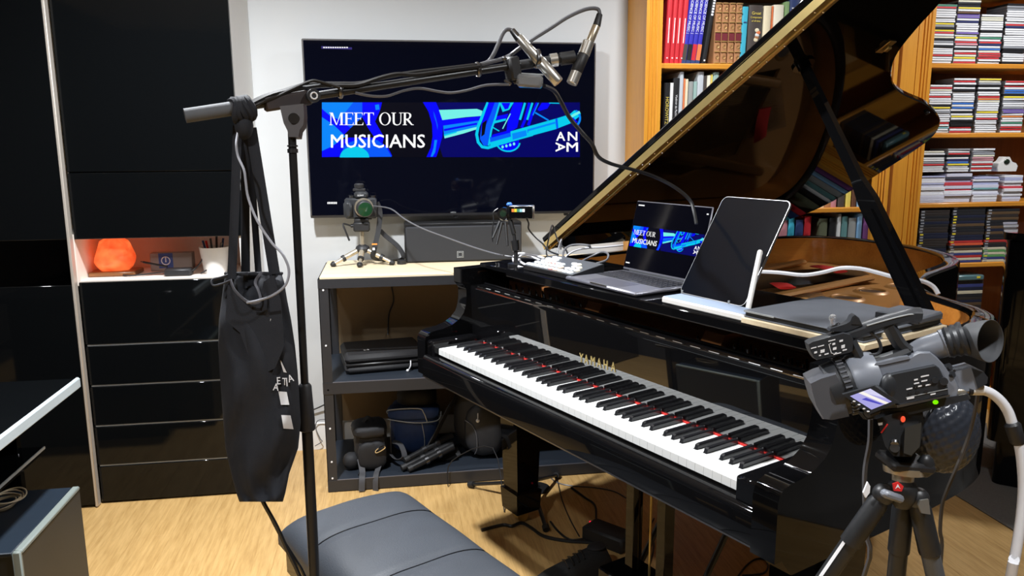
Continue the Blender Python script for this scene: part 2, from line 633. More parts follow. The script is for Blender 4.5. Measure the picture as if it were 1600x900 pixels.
g.box(-2.40, -1.166, FY + 0.02, FY + 0.38, 1.044, 1.06)
add('niche', g, K['dark'], wr, W=True)
M = Matrix.Translation(atY(66, 432, FY + 0.16)) @ Matrix.Rotation(0.25, 4, 'Z')
bx = thing('box', M, 'dim violet box behind the tinted band of the wardrobe door', 'box')
add('carton', G().rbox(-0.075, 0.075, -0.03, 0.03, 0, 0.07, 0.002), mat('violet_card', srgb(120, 115, 190), 0.6, noise=0.1), bx)
add('lid', G().rbox(-0.077, 0.077, -0.032, 0.032, 0.06, 0.078, 0.002), mat('violet_lid', srgb(80, 75, 150), 0.6, noise=0.1), bx)

# salt lamp and things in the niche
NZ = 0.8845
p = atY(183, 432, FY + 0.15); p.z = NZ
t = thing('salt_lamp', p, 'glowing orange salt rock lamp on wooden base in wardrobe niche', 'lamp')
add('base', G().rbox(-0.085, 0.085, -0.06, 0.06, 0, 0.018, 0.004), K['action'], t, label='dark wooden base')
sm = bpy.data.materials.new('lit_salt')
sm.use_nodes = True
nt = sm.node_tree
b = nt.nodes['Principled BSDF']
b.inputs['Base Color'].default_value = (0.8, 0.2, 0.06, 1)
tc = nt.nodes.new('ShaderNodeTexCoord')
nz = nt.nodes.new('ShaderNodeTexNoise'); nz.inputs['Scale'].default_value = 22; nz.inputs['Detail'].default_value = 5
nt.links.new(tc.outputs['Object'], nz.inputs['Vector'])
cr = nt.nodes.new('ShaderNodeValToRGB')
cr.color_ramp.elements[0].position = 0.35; cr.color_ramp.elements[0].color = (0.75, 0.05, 0.008, 1)
cr.color_ramp.elements[1].position = 0.7; cr.color_ramp.elements[1].color = (1.0, 0.20, 0.05, 1)
nt.links.new(nz.outputs[0], cr.inputs[0])
nt.links.new(cr.outputs[0], b.inputs['Emission Color'])
b.inputs['Emission Strength'].default_value = 0.5
rr = random.Random(3)
ph = [(V((rr.uniform(-1, 1), rr.uniform(-1, 1), rr.uniform(-1, 1))).normalized(), rr.uniform(0.90, 1.0)) for _ in range(34)]
def rock(d):
    k = 1.12
    for n, c in ph:
        q = d.dot(n)
        if q > 0.2:
            k = min(k, c / q)
    return k
add('salt_rock', G().ell((0, 0, 0.078), (0.072, 0.066, 0.072), 28, 20, fn=rock), sm, t, smooth=20, label='glowing orange salt rock')
p = atY(338, 430, FY + 0.12); p.z = NZ
t = thing('pen_cup', p, 'white plastic cup of pens at the right of the niche', 'cup')
add('cup', G().lathe([(0.0, 0.004), (0.043, 0.004), (0.043, 0), (0.056, 0.099), (0.058, 0.104), (0.054, 0.104), (0.042, 0.01), (0, 0.01)], 28), K['white'], t)
for i, (a, r, c, h) in enumerate(((0.3, 0.03, 'blue', 0.135), (1.5, 0.035, 'matte', 0.145), (2.6, 0.033, 'felt', 0.125), (3.5, 0.034, 'blue', 0.13), (4.6, 0.03, 'matte', 0.14), (5.6, 0.036, 'steel', 0.122))):
    d = V((math.cos(a), math.sin(a), 0)) * r
    add('pen', G().cyl(d * 0.5 + V((0, 0, 0.02)), d * 1.2 + V((0, 0, h)), 0.0042, n=8), K[c], t)
p = atY(261, 428, FY + 0.2); p.z = NZ
t = thing('charger_box', p, 'grey card box with blue badge standing in the niche', 'box')
add('carton', G().rbox(-0.06, 0.10, 0.0, 0.05, 0, 0.072, 0.002), mat('grey_card', srgb(150, 140, 134), 0.7, noise=0.05), t)
g = G().box(-0.027, 0.027, -0.0012, 0.0, 0.012, 0.072, 0)
add('badge', g, mat('blue_badge', srgb(64, 84, 150), 0.5, noise=0.03), t, label='blue square badge with white ring')
g = G().tube([V((math.cos(a) * 0.016, -0.002, 0.042 + math.sin(a) * 0.016)) for a in [i * PI / 8 for i in range(16)]], 0.0022, 5, closed=True, sm=1)
g.box(-0.002, 0.002, -0.0025, -0.001, 0.036, 0.058)
add('ring_mark', g, K['print'], t)
p = atY(280, 432, FY + 0.08); p.z = NZ
t = thing('power_adapter', p, 'black power adapter with leads lying in the niche', 'adapter')
add('body', G().rbox(-0.05, 0.05, -0.025, 0.025, 0, 0.028, 0.006), K['matte'], t)
add('lead', G().tube([(-0.05, 0, 0.014), (-0.10, 0.02, 0.008), (-0.16, -0.01, 0.006), (-0.22, 0.02, 0.006)], 0.003), K['cable'], t)
add('lead', G().tube([(0.05, 0, 0.014), (0.075, 0.02, 0.04), (0.10, 0.01, 0.075), (0.115, 0.02, 0.05), (0.09, 0.03, 0.02), (0.11, 0.0, 0.06), (0.12, 0.01, 0.03), (0.08, 0, 0.004)], 0.003), K['cable'], t)
p0, p1 = atY(224, 414, FY + 0.12), atY(262, 426, FY + 0.1)
p1.z = NZ + 0.032; p0.z = NZ + 0.05
add('stylus', G().cyl(p0, p1, 0.004).cyl(p0 + (p0 - p1) * 0.1, p0, 0.002), K['matte'], label='thin dark pen leaning on leads in the niche', cat_='pen')

# ================================================================== desk and box at the left edge
t = thing('desk', (-1.3, 1.8, 0), 'black glass topped desk with silver edge at left frame side', 'desk')
add('glass_top', G().rbox(-1.75, -0.918, 1.15, 2.385, 0.690, 0.712, 0.002), K['gloss2'], t, W=True)
add('edge_trim', G().rbox(-0.918, -0.905, 1.15, 2.385, 0.684, 0.716, 0.004), K['palesilver'], t, W=True, label='silver edge strip')
add('lower_shelf', G().rbox(-1.75, -1.03, 1.2, 2.40, 0.486, 0.504, 0.002).box(-1.032, -1.0285, 1.2, 2.40, 0.497, 0.5045, 1), [K['gloss2'], K['grey']], t, W=True)
for yy in (1.22, 2.36):
    add('leg_panel', G().rbox(-1.70, -1.08, yy - 0.012, yy + 0.012, 0, 0.690, 0.002), K['gloss2'], t, W=True)
t = thing('pedestal', (-1.15, 2.07, 0), 'dark grey pedestal box with pale edge band under desk', 'cabinet')
add('body', G().rbox(-1.36, -0.908, 1.9, 2.255, 0.0, 0.420, 0.003), K['dark'], t, W=True)
g = G().rbox(-0.908, -0.888, 1.892, 2.255, 0.422, 0.4335, 0.003).rbox(-0.908, -0.888, 1.881, 1.892, 0.0, 0.4335, 0.003)
add('edge_band', g, mat('pale_edge', srgb(120, 128, 124), 0.45, noise=0.04), t, W=True, label='pale grey edge band')
add('side_panel', G().box(-0.906, -0.890, 1.892, 2.255, 0.0, 0.421), K['dark'], t, W=True)
add('top_panel', G().rbox(-1.36, -0.909, 1.885, 2.255, 0.421, 0.431, 0.002), mat('blue_black_top', (0.014, 0.022, 0.034, 1), 0.35, noise=0.1), t, W=True)
p = atZ(2, 790, 0.436)
g = G()
for k in range(6):
    r0 = 0.042 + 0.004 * (k % 3)
    g.tube([p + V((math.cos(a) * r0 * 0.8 + 0.004 * k, math.sin(a) * r0, 0.004 + 0.004 * k + 0.003 * math.sin(a * 2 + k))) for a in [i * PI / 8 for i in range(16)]], 0.0022, 6, closed=True, sm=2)
add('cable_coil', g, K['tcable'], label='coil of thin tan cable on the dark pedestal', cat_='cable')

# ================================================================== television
TX0, TX1, TZ0, TZ1, TY = -0.328, 0.920, 1.073, 1.811, 3.455
t = thing('television', (0.296, WY - 0.03, 1.073), 'large flat television on the wall showing a blue trumpet banner', 'television')
g = G().rbox(TX0, TX1, TY, TY + 0.035, TZ0, TZ1, 0.004)
add('bezel', g, mat('clear_edge_bezel', srgb(120, 118, 118), 0.2, metal=0.6), t, W=True)
add('screen_glass', G().box(TX0 + 0.007, TX1 - 0.007, TY - 0.0015, TY + 0.001, TZ0 + 0.010, TZ1 - 0.007), mat('screen_black', (0.0015, 0.002, 0.006, 1), 0.05), t, W=True)
add('back_case', G().rbox(TX0 + 0.12, TX1 - 0.12, TY + 0.035, WY - 0.002, TZ0 + 0.1, TZ1 - 0.1, 0.01), K['matte'], t, W=True)
add('bottom_trim', G().box(TX0 + 0.002, TX1 - 0.002, TY - 0.002, TY + 0.004, TZ0 - 0.001, TZ0 + 0.009), K['steel'], t, W=True)
for q in ((640, 0),):
    pass
g = G()
for px in (578, 712, 884):
    a = atY(px, 338, TY + 0.02)
    g.box(a.x - 0.008, a.x + 0.008, TY + 0.005, TY + 0.03, TZ0 - 0.012, TZ0 + 0.002)
add('bracket', g, K['matte'], t, W=True, kind='stuff')

EM = {}
def em(n, rgb, s):
    EM[n] = glow('screen_' + n, rgb, s)
em('white', (1, 1, 1, 1), 1.05)
em('blue', (0.0, 0.0, 1.0, 1), 1.0)
em('mid', (0.0, 0.10, 0.95, 1), 1.0)
em('azure', (0.0, 0.24, 0.95, 1), 1.0)
em('cyan', (0.0, 0.60, 0.85, 1), 1.0)
em('pale', (0.18, 0.88, 0.80, 1), 1.0)
em('navy', (0.0, 0.0, 0.12, 1), 1.0)
em('night', (0.0, 0.0, 0.03, 1), 1.0)
em('ink', (0.001, 0.001, 0.006, 1), 1.0)
em('dim', (0.03, 0.02, 0.16, 1), 1.0)
EN = list(EM)
EMS = [EM[k] for k in EN]
EI = {k: i for i, k in enumerate(EN)}


def arc(cx, cy, rx, ry, a0, a1, n=14):
    return [(cx + rx * math.cos(R(a0 + (a1 - a0) * i / n)), cy + ry * math.sin(R(a0 + (a1 - a0) * i / n))) for i in range(n + 1)]


def ring(cx, cy, rx, ry, w, wy, a0, a1, n=14):
    return arc(cx, cy, rx, ry, a0, a1, n) + arc(cx, cy, rx - w, ry - wy, a1, a0, n)


def strip(pts, w):
    P = [V((a, b)) for a, b in pts]
    L, Q = [], []
    for i, p in enumerate(P):
        d = (P[min(i + 1, len(P) - 1)] - P[max(i - 1, 0)]).normalized()
        n = V((-d.y, d.x)) * w / 2
        L.append(tuple(p + n)); Q.append(tuple(p - n))
    return L + Q[::-1]


def serif(ch):
    """serif capitals as polygons in a box one unit high, returns (polys, advance)"""
    T, t, s = 0.14, 0.055, 0.045
    rc = lambda x0, x1, y0, y1: [(x0, y0), (x1, y0), (x1, y1), (x0, y1)]
    if ch == 'M':
        return [rc(0.06, 0.06 + t, 0, 1), rc(0.75, 0.75 + T, 0, 1), [(0.06, 1), (0.06 + T + 0.02, 1), (0.50, 0.02), (0.44, 0.02)],
                [(0.75, 1), (0.80, 1), (0.50, 0.02), (0.46, 0.02)], rc(-0.02, 0.2, 0, s), rc(0.68, 0.97, 0, s), rc(-0.02, 0.2, 1 - s, 1), rc(0.75, 0.97, 1 - s, 1)], 1.02
    if ch == 'E':
        return [rc(0.06, 0.06 + T, 0, 1), rc(-0.02, 0.58, 1 - s, 1), rc(-0.02, 0.62, 0, s), rc(0.1, 0.46, 0.5, 0.5 + s),
                [(0.58, 1), (0.58, 0.76), (0.53, 0.92), (0.46, 1)], [(0.62, 0), (0.62, 0.26), (0.56, 0.08), (0.48, 0)], [(0.46, 0.38), (0.46, 0.66), (0.42, 0.53)]], 0.66
    if ch == 'T':
        return [rc(0.27, 0.27 + T, 0, 1), rc(0.0, 0.68, 1 - s, 1), rc(0.19, 0.49, 0, s), [(0, 1), (0, 0.75), (0.05, 0.92), (0.12, 1)], [(0.68, 1), (0.68, 0.75), (0.63, 0.92), (0.56, 1)]], 0.72
    if ch == 'O':
        o = []
        n = 28
        for i in range(n):
            a, b = 2 * PI * i / n, 2 * PI * (i + 1) / n
            f = lambda q, k: (0.43 + math.cos(q) * (0.41 - k * 0.13), 0.5 + math.sin(q) * (0.52 - k * 0.045))
            o.append([f(a, 0), f(b, 0), f(b, 1), f(a, 1)])
        return o, 0.9
    if ch == 'U':
        return [rc(0.07, 0.07 + T, 0.3, 1), rc(0.62, 0.62 + t, 0.3, 1), rc(-0.02, 0.3, 1 - s, 1), rc(0.53, 0.77, 1 - s, 1),
                [(0.07, 0.32), (0.10, 0.12), (0.2, 0.01), (0.37, -0.03), (0.55, 0.03), (0.64, 0.14), (0.675, 0.32), (0.62, 0.32), (0.58, 0.16), (0.5, 0.07), (0.4, 0.04), (0.28, 0.08), (0.22, 0.18), (0.21, 0.32)]], 0.8
    if ch == 'R':
        return [rc(0.06, 0.06 + T, 0, 1), rc(-0.02, 0.28, 0, s), rc(-0.02, 0.3, 1 - s, 1), [(0.2, 0.46), (0.38, 0.5), (0.66, 0.06), (0.76, 0.04), (0.76, 0), (0.58, 0)],
                [(0.2, 1), (0.36, 1), (0.5, 0.95), (0.58, 0.84), (0.58, 0.68), (0.5, 0.54), (0.36, 0.47), (0.2, 0.46), (0.2, 0.51), (0.34, 0.52), (0.42, 0.6), (0.45, 0.75), (0.42, 0.89), (0.34, 0.95), (0.2, 0.955)]], 0.78
    return [], 0.3


def banner(g_pic, g_txt, fn):
    """fn(px, py, layer): photograph pixel on the television banner -> point; layer counts outward"""
    c = lambda pts: [(640 + a / 5.714, 140 + b / 5.714) for a, b in pts]
    lay = [0]
    def pic(pts, col, l=1):
        lay[0] += 1
        g_pic.poly([fn(a, b, l + lay[0] * 0.02) for a, b in pts][::-1], EI[col])
    BX0, BX1, BY0, BY1 = 503, 906, 160, 245.5
    pic([(BX0, BY0), (BX1, BY0), (BX1, BY1), (BX0, BY1)], 'navy', 0.5)
    pic([(BX0, BY0), (664, BY0), (692, BY1), (BX0, BY1)], 'ink', 0.6)
    # left abstract of the bell
    pic([(503, 160), (552, 160), (530, 187), (516, 181), (503, 170)], 'azure', 1)
    pic([(552, 160), (568, 160), (566, 183), (548, 200), (530, 187)], 'mid', 1)
    pic([(566, 160), (597, 160), (594, 172), (586, 190), (575, 200), (566, 183)], 'blue', 1)
    pic([(503, 170), (516, 181), (530, 187), (548, 200), (534, 214), (503, 236)], 'blue', 1)
    pic([(503, 183), (521, 195), (540, 213), (520, 228), (503, 236)], 'azure', 1.4)
    pic([(503, 236), (525, 222), (545, 215), (585, 215), (606, 230), (613, 244), (503, 245.5)], 'blue', 1.2)
    pic([(540, 225), (562, 217), (590, 219), (604, 231), (612, 245), (530, 245.5)], 'mid', 1.5)
    pic(arc(554, 246, 23, 17, 180, 360), 'cyan', 1.8)
    pic([(575, 200), (586, 190), (600, 214), (596, 230), (586, 216)], 'blue', 1.1)
    pic([(586, 164), (592, 163), (593, 171), (587, 172)], 'azure', 1.8)
    # bell rim
    pic(c([(118, 112), (235, 112), (275, 200), (300, 300), (292, 420), (262, 530), (238, 602), (150, 602), (188, 520), (205, 420), (200, 310), (170, 200)]), 'blue', 1)
    pic(c([(212, 190), (232, 240), (252, 320), (250, 360), (238, 300), (218, 240)]), 'mid', 1.5)
    pic(c([(222, 450), (246, 450), (228, 560), (205, 598), (188, 598), (214, 520)]), 'azure', 1.5)
    # lead pipes
    pic(c([(262, 182), (600, 172), (650, 190), (640, 235), (500, 246), (292, 272)]), 'pale', 1)
    pic(c([(262, 182), (600, 172), (480, 205), (292, 232)]), 'pale', 1.2)
    pic(c([(292, 272), (640, 236), (630, 275), (300, 322)]), 'blue', 1)
    pic(c([(300, 322), (620, 276), (615, 340), (306, 402)]), 'azure', 1)
    pic(c([(305, 352), (600, 296), (604, 312), (308, 372)]), 'blue', 1.4)
    pic(c([(306, 402), (612, 330), (606, 352), (480, 392), (312, 436)]), 'pale', 1)
    pic(c([(306, 402), (420, 372), (420, 384), (308, 416)]), 'cyan', 1.3)
    # big u bend
    pic(c(strip([(700, 115), (668, 190), (640, 260), (612, 330), (598, 400), (612, 470), (648, 512), (700, 520), (760, 500), (900, 455), (1100, 400)], 26)), 'cyan', 1.6)
    pic(c([(700, 115), (800, 115), (760, 250), (720, 400), (705, 500), (660, 500), (628, 440), (640, 320)]), 'mid', 1.5)
    pic(c([(705, 115), (760, 115), (730, 200), (690, 300), (640, 380), (640, 300)]), 'blue', 1.8)
    pic(c([(648, 300), (690, 270), (668, 400), (640, 420)]), 'ink', 1.9)
    pic(c(strip([(806, 115), (770, 240), (730, 360), (706, 500)], 16)), 'cyan', 2)
    # valves
    pic(c([(800, 115), (930, 115), (890, 180), (830, 200)]), 'cyan', 1.4)
    pic(c([(818, 118), (900, 118), (880, 170), (850, 178)]), 'blue', 1.7)
    pic(c([(930, 115), (1010, 115), (960, 340), (860, 400), (880, 250)]), 'blue', 1.5)
    pic(c([(770, 240), (880, 215), (870, 260), (770, 270)]), 'blue', 1.6)
    pic(c([(750, 280), (860, 258), (860, 276), (752, 304)]), 'cyan', 1.7)
    pic(c(strip([(730, 330), (800, 370)], 10)), 'cyan', 1.7)
    pic(c(strip([(830, 350), (900, 215)], 9)), 'pale', 1.7)
    pic(c(strip([(1030, 118), (985, 270)], 20)), 'cyan', 1.8)
    pic(c(strip([(1070, 118), (1030, 270), (1000, 340)], 24)), 'blue', 1.7)
    pic(c(strip([(1096, 118), (1050, 270)], 18)), 'cyan', 1.8)
    pic(c(strip([(1140, 118), (1090, 230), (1060, 320)], 26)), 'blue', 1.75)
    pic(c(strip([(1150, 118), (1100, 230)], 10)), 'azure', 1.9)
    pic(c([(1180, 118), (1262, 118), (1230, 170), (1160, 192), (1140, 180)]), 'blue', 1.6)
    pic(c(strip([(1245, 120), (1350, 123)], 8)), 'cyan', 1.8)
    pic(c(strip([(1120, 205), (1240, 275)], 14)), 'azure', 1.7)
    # main tube
    pic(c([(715, 425), (1310, 258), (1430, 220), (1470, 185), (1505, 190), (1528, 215), (1515, 240), (1440, 300), (1300, 355), (1040, 425), (720, 512)]), 'cyan', 2.2)
    pic(c([(715, 425), (900, 376), (905, 420), (720, 470)]), 'mid', 2.4)
    pic(c([(740, 402), (900, 360), (900, 384), (730, 430)]), 'blue', 2.5)
    pic(c([(915, 392), (1040, 362), (1046, 412), (920, 448)]), 'azure', 2.4)
    pic(c([(1050, 355), (1300, 286), (1304, 316), (1050, 388)]), 'azure', 2.4)
    pic(c([(1060, 372), (1300, 304), (1300, 318), (1060, 388)]), 'cyan', 2.6)
    pic(c([(1300, 262), (1320, 256), (1328, 345), (1310, 352)]), 'mid', 2.6)
    pic(c(strip([(1430, 250), (1470, 225), (1520, 200)], 22)), 'pale', 2.6)
    pic(c(ring(1475, 255, 55, 75, 18, 20, -80, 60)), 'azure', 2.5)
    pic(c([(1420, 240), (1460, 250), (1500, 290), (1470, 300), (1430, 285)]), 'blue', 2.4)
    # finger hook
    pic(c(ring(880, 470, 110, 88, 14, 14, 5, 165)), 'cyan', 1.4)
    pic(c([(790, 500), (980, 450), (965, 520), (900, 560), (840, 540)]), 'blue', 1.3)
    for k in range(4):
        pic(c(arc(830 + k * 34, 512 - k * 9, 11, 14, 0, 350, 8)), 'pale', 1.8)
    # words
    def ser(word, x0, x1, y0, y1):
        tot = sum(serif(ch)[1] for ch in word)
        sx = (x1 - x0) / tot
        h = y1 - y0
        x = x0
        for ch in word:
            ps, adv = serif(ch)
            for p in ps:
                P = [fn(x + a * sx, y1 - b * h, 5) for a, b in p]
                Q = P if (P[1] - P[0]).cross(P[2] - P[1]).dot(CAM_W) < 0 else P[::-1]
                g_txt.poly(Q, EI['white'])
            x += adv * sx
    ser('MEET', 515, 585, 176, 195.5)
    ser('OUR', 592, 647, 176, 195.5)
    def sans(word, x0, x1, y0, y1, rot=0, sq=1.0):
        gg = G().text(word, 1.0, Matrix.Identity(4), 0, 0.0)
        xs = [p.x for p in gg.v]; ys = [p.y for p in gg.v]
        for bold in ((0, 0), (0.6, 0), (0.6, 0.4), (0, 0.4)):
            vs = []
            for p in gg.v:
                u = (p.x - min(xs)) / (max(xs) - min(xs)); v = (p.y - min(ys)) / (max(ys) - min(ys))
                if rot:
                    u, v = v, 1 - u
                vs.append(fn(x0 + u * (x1 - x0 - 0.6) + bold[0], y1 - v * (y1 - y0 - 0.4) - bold[1], 5 + bold[0] * 0.1 + bold[1] * 0.2))
            g_txt.raw(vs, gg.f, EI['white'])
    sans('MUSICIANS', 517, 664, 210, 231)
    sans('A', 869, 883, 206, 220)
    sans('N', 887, 902, 206, 220)
    sans('A', 868, 883, 222.5, 237, rot=1)
    sans('M', 885, 903, 222.5, 237)


def tvfn(px, py, l):
    p = atY(px, py, TY - 0.0018)
    p.y -= 0.0003 * l
    return p


gp, gt = G(), G()
banner(gp, gt, tvfn)
add('banner_picture', gp, EMS, t, W=True, smooth=0, kind='stuff', label='lit blue banner with trumpet')
add('banner_words', gt, EMS, t, W=True, smooth=0, kind='stuff', label='white lettering MEET OUR MUSICIANS')
g = G()
g.poly([tvfn(*q, 1) for q in ((502, 72), (550, 74), (550, 77.5), (502, 76))][::-1], EI['dim'])
for i in range(11):
    a = 505 + i * 3.6
    g.poly([tvfn(*q, 2) for q in ((a, 73.2), (a + 2.6, 73.3), (a + 2.6, 75.2), (a, 75.1))][::-1], EI['white'])
for i in range(6):
    a = 511.5 + i * 2.6
    g.poly([tvfn(*q, 2) for q in ((a, 315.5), (a + 2, 315.6), (a + 2, 318.8), (a, 318.6))][::-1], EI['white'])
add('screen_caption', g, EMS, t, W=True, smooth=0, kind='stuff')
a, b = atY(704, 333, TY - 0.0022), atY(727, 329, TY)
add('maker_name', G().text('SAMSUNG', 0.0085, Matrix.Translation((a.x, a.y, a.z)) @ Matrix.Rotation(PI / 2, 4, 'X'), ext=0.0003, sx=0.62), K['grey'], t, W=True)

# ================================================================== black shelf unit below the television
SX0, SX1, SY0, SY1, SZ = -0.275, 1.00, 3.05, 3.50, 0.872
su = thing('shelf_unit', ((SX0 + SX1) / 2, (SY0 + SY1) / 2, 0), 'black steel rack shelf with pale plywood top under the television', 'shelf')
for x0, x1, y0, y1 in ((SX0, SX0 + 0.038, SY0, SY0 + 0.003), (SX1 - 0.038, SX1, SY0, SY0 + 0.003), (SX0, SX0 + 0.038, SY1 - 0.003, SY1), (SX1 - 0.038, SX1, SY1 - 0.003, SY1)):
    g = G().box(x0, x1, y0, y1, 0, SZ)
    xe = (SX0, SX0 + 0.003) if x0 < 0 else (SX1 - 0.003, SX1)
    ye = (SY0, SY0 + 0.038) if y0 < 3.2 else (SY1 - 0.038, SY1)
    g.box(xe[0], xe[1], ye[0], ye[1], 0, SZ)
    po = add('post', g, K['frame'], su, W=True)
    if y0 < 3.2:
        for z in (0.06, 0.13, 0.27, 0.43, 0.61, 0.83):
            xc = x0 + 0.019
            add('rivet', G().cyl((xc, y0 - 0.002, z), (xc, y0 + 0.001, z), 0.0038, n=10), K['print'], po, W=True)
for zt in (0.050, 0.458, SZ):
    h = 0.036 if zt > 0.5 else 0.046
    lo = zt - h
    g = G().box(SX0, SX1, SY0 - 0.002, SY0 + 0.002, lo, zt).box(SX0, SX1, SY1 - 0.002, SY1 + 0.002, lo, zt)
    g.box(SX0 - 0.001, SX0 + 0.003, SY0, SY1, lo, zt).box(SX1 - 0.003, SX1 + 0.001, SY0, SY1, lo, zt)
    add('beam', g, K['frame'], su, W=True)
    if zt < 0.5:
        add('lip', G().box(SX0 + 0.038, SX1 - 0.038, SY0 - 0.001, SY0 + 0.004, zt, zt + 0.002), K['alu'], su, W=True)
        add('shelf_board', G().box(SX0 + 0.004, SX1 - 0.004, SY0 + 0.004, SY1 - 0.004, zt - 0.014, zt), mat('blue_black_board', (0.012, 0.017, 0.026, 1), 0.55, noise=0.1), su, W=True)
add('top_board', G().rbox(SX0 + 0.006, SX1 - 0.006, SY0 + 0.012, SY1 - 0.002, SZ - 0.01, SZ + 0.0075, 0.002), K['ply'], su, W=True, label='pale plywood top')
add('back_panel', G().box(SX0 + 0.003, SX1 - 0.003, SY1 + 0.003, SY1 + 0.008, 0.14, SZ - 0.03), K['mdf'], su, W=True, label='brown hardboard back')
ST = SZ + 0.0075

# centre speaker
t = thing('speaker', (0.32, 3.42, ST), 'long dark grey centre speaker on the plywood top', 'speaker')
add('cabinet', G().rbox(-0.253, 0.253, -0.052, 0.075, 0, 0.168, 0.003), K['satin'], t)
add('grille', G().rbox(-0.249, 0.249, -0.066, -0.052, 0.003, 0.155, 0.005), K['grille'], t)
g = G()
for s in (0, 1):
    h = 0.013 - s * 0.0045
    g.tube([(q[0] * h - 0.018, -0.0665 - s * 0.0004, 0.0325 + q[1] * h) for q in ((-1, -1), (1, -1), (1, 1), (-1, 1))], 0.0018 if not s else 0.0015, 4, closed=True, sm=1)
add('badge', g, K['grey'], t, label='small square metal badge')

# system camera on mini tripod
p = atZ(567, 402, ST); p.y = 3.36
p = atY(567, 400, 3.36); p.z = ST
t = thing('camera', p, 'black system camera on champagne mini tripod upon the plywood top', 'camera')
S = 3.35 / CAM_F
hub = V((0, 0, (407 - 385) * S + 0.02))
tops = V((0, 0, (407 - 350) * S))
add('centre_column', G().cyl((0, 0, 0.045), (0, 0, 0.145), 0.0085, n=14), K['champagne'], t, label='champagne centre column')
g = G().lathe([(0.012, 0.05), (0.026, 0.055), (0.030, 0.068), (0.026, 0.078), (0.014, 0.085), (0.0, 0.085)], 18)
add('hub', g, K['matte'], t)
for a, ln in ((200, 0.13), (-20, 0.13), (262, 0.085)):
    d = V((math.cos(R(a)), math.sin(R(a)), 0))
    g = G().cyl(d * 0.02 + V((0, 0, 0.062)), d * ln * 0.62 + V((0, 0, 0.034)), 0.0105, n=10)
    g2 = add('leg', g, K['champagne'], t)
    q = d * ln * 0.6 + V((0, 0, 0.035)); e = d * ln + V((0, 0, 0.010))
    add('clamp', G().cyl(q, q + (e - q) * 0.22, 0.014, n=10), K['matte'], g2)
    add('foot', G().cyl(q + (e - q) * 0.85, e, 0.0125, n=10).ell(e, (0.012, 0.012, 0.010), 10, 6), K['rubber'], g2)
    add('lower_leg', G().cyl(q, e, 0.0075, n=10), K['champagne'], g2)
add('head', G().rbox(-0.034, 0.034, -0.03, 0.03, 0.142, 0.182, 0.006).cyl((-0.045, 0, 0.165), (0.02, 0, 0.165), 0.008, n=10).rbox(-0.03, 0.03, -0.025, 0.025, 0.180, 0.196, 0.004), K['matte'], t)
g = G().rbox(-0.066, 0.066, -0.02, 0.026, 0.196, 0.282, 0.007).rbox(-0.070, -0.034, -0.042, 0.02, 0.199, 0.272, 0.012)
g.rbox(-0.026, 0.032, -0.026, 0.026, 0.278, 0.310, 0.009)
add('body', g, K['camdark'], t)
add('hot_shoe_unit', G().rbox(-0.03, 0.022, -0.018, 0.022, 0.309, 0.322, 0.003).lathe([(0.0, 0.0), (0.02, 0.0), (0.021, 0.014), (0.016, 0.02), (0, 0.02)], 16, o=(-0.004, 0, 0.322)), K['matte'], t)
add('dial', G().cyl((-0.035, 0.0, 0.281), (-0.035, 0, 0.292), 0.012, n=14).cyl((0.05, 0, 0.281), (0.05, 0, 0.29), 0.012, n=14), K['steel'], t)
Ml = Matrix.Translation((0.012, -0.02, 0.243)) @ Matrix.Rotation(R(9), 4, 'Z') @ Matrix.Rotation(R(6), 4, 'X')
g = G()
g.stack([(0, 0, 0), (0, -0.008, 0), (0, -0.008, 0), (0, -0.045, 0), (0, -0.047, 0)], [0.040, 0.040, 0.034, 0.033, 0.030], 24, M=Ml)
ln = add('lens', g, K['camdark'], t)
add('mount_ring', G().stack([(0, -0.004, 0), (0, -0.010, 0)], [0.0405, 0.0385], 24, M=Ml), K['champagne'], ln, label='gold mount ring')
add('glass', G().stack([(0, -0.0475, 0), (0, -0.0495, 0)], [0.029, 0.012], 24, M=Ml), mat('green_coated_glass', (0.012, 0.05, 0.02, 1), 0.08, spec=0.9), ln, label='green tinted front glass')
add('maker_name', G().text('SONY', 0.010, Matrix.Translation((-0.012, -0.0265, 0.290)) @ Matrix.Rotation(PI / 2, 4, 'X'), ext=0.0003), K['print'], t)
sr = [(0.066, 0.0, 0.262), (0.078, 0.0, 0.22), (0.070, -0.01, 0.15), (0.050, -0.03, 0.07), (0.045, -0.02, 0.03), (0.10, 0.02, 0.012), (0.168, 0.0, 0.022), (0.150, 0.01, 0.07), (0.10, 0.02, 0.115), (0.078, 0.01, 0.14)]
add('neck_strap', G().tube(sr, (0.0015, 0.015), 4, flat=(0, 1, 0.2), sm=5), K['nylon'], t)
add('logo_patch', G().box(0.040, 0.062, -0.048, -0.046, 0.088, 0.094, 0).box(0.042, 0.052, -0.046, -0.044, 0.066, 0.076, 1), [K['orange'], K['print']], t)
add('handle_arm', G().tube([(-0.045, 0, 0.165), (-0.075, -0.01, 0.175), (-0.068, -0.02, 0.15), (-0.052, -0.02, 0.105)], 0.004, 8), K['matte'], t)
add('lens_cap', G().lathe([(0, 0), (0.02, 0), (0.02, 0.016), (0.017, 0.018), (0, 0.018)], 14, o=(0.162, -0.02, 0.0)), K['matte'], t)

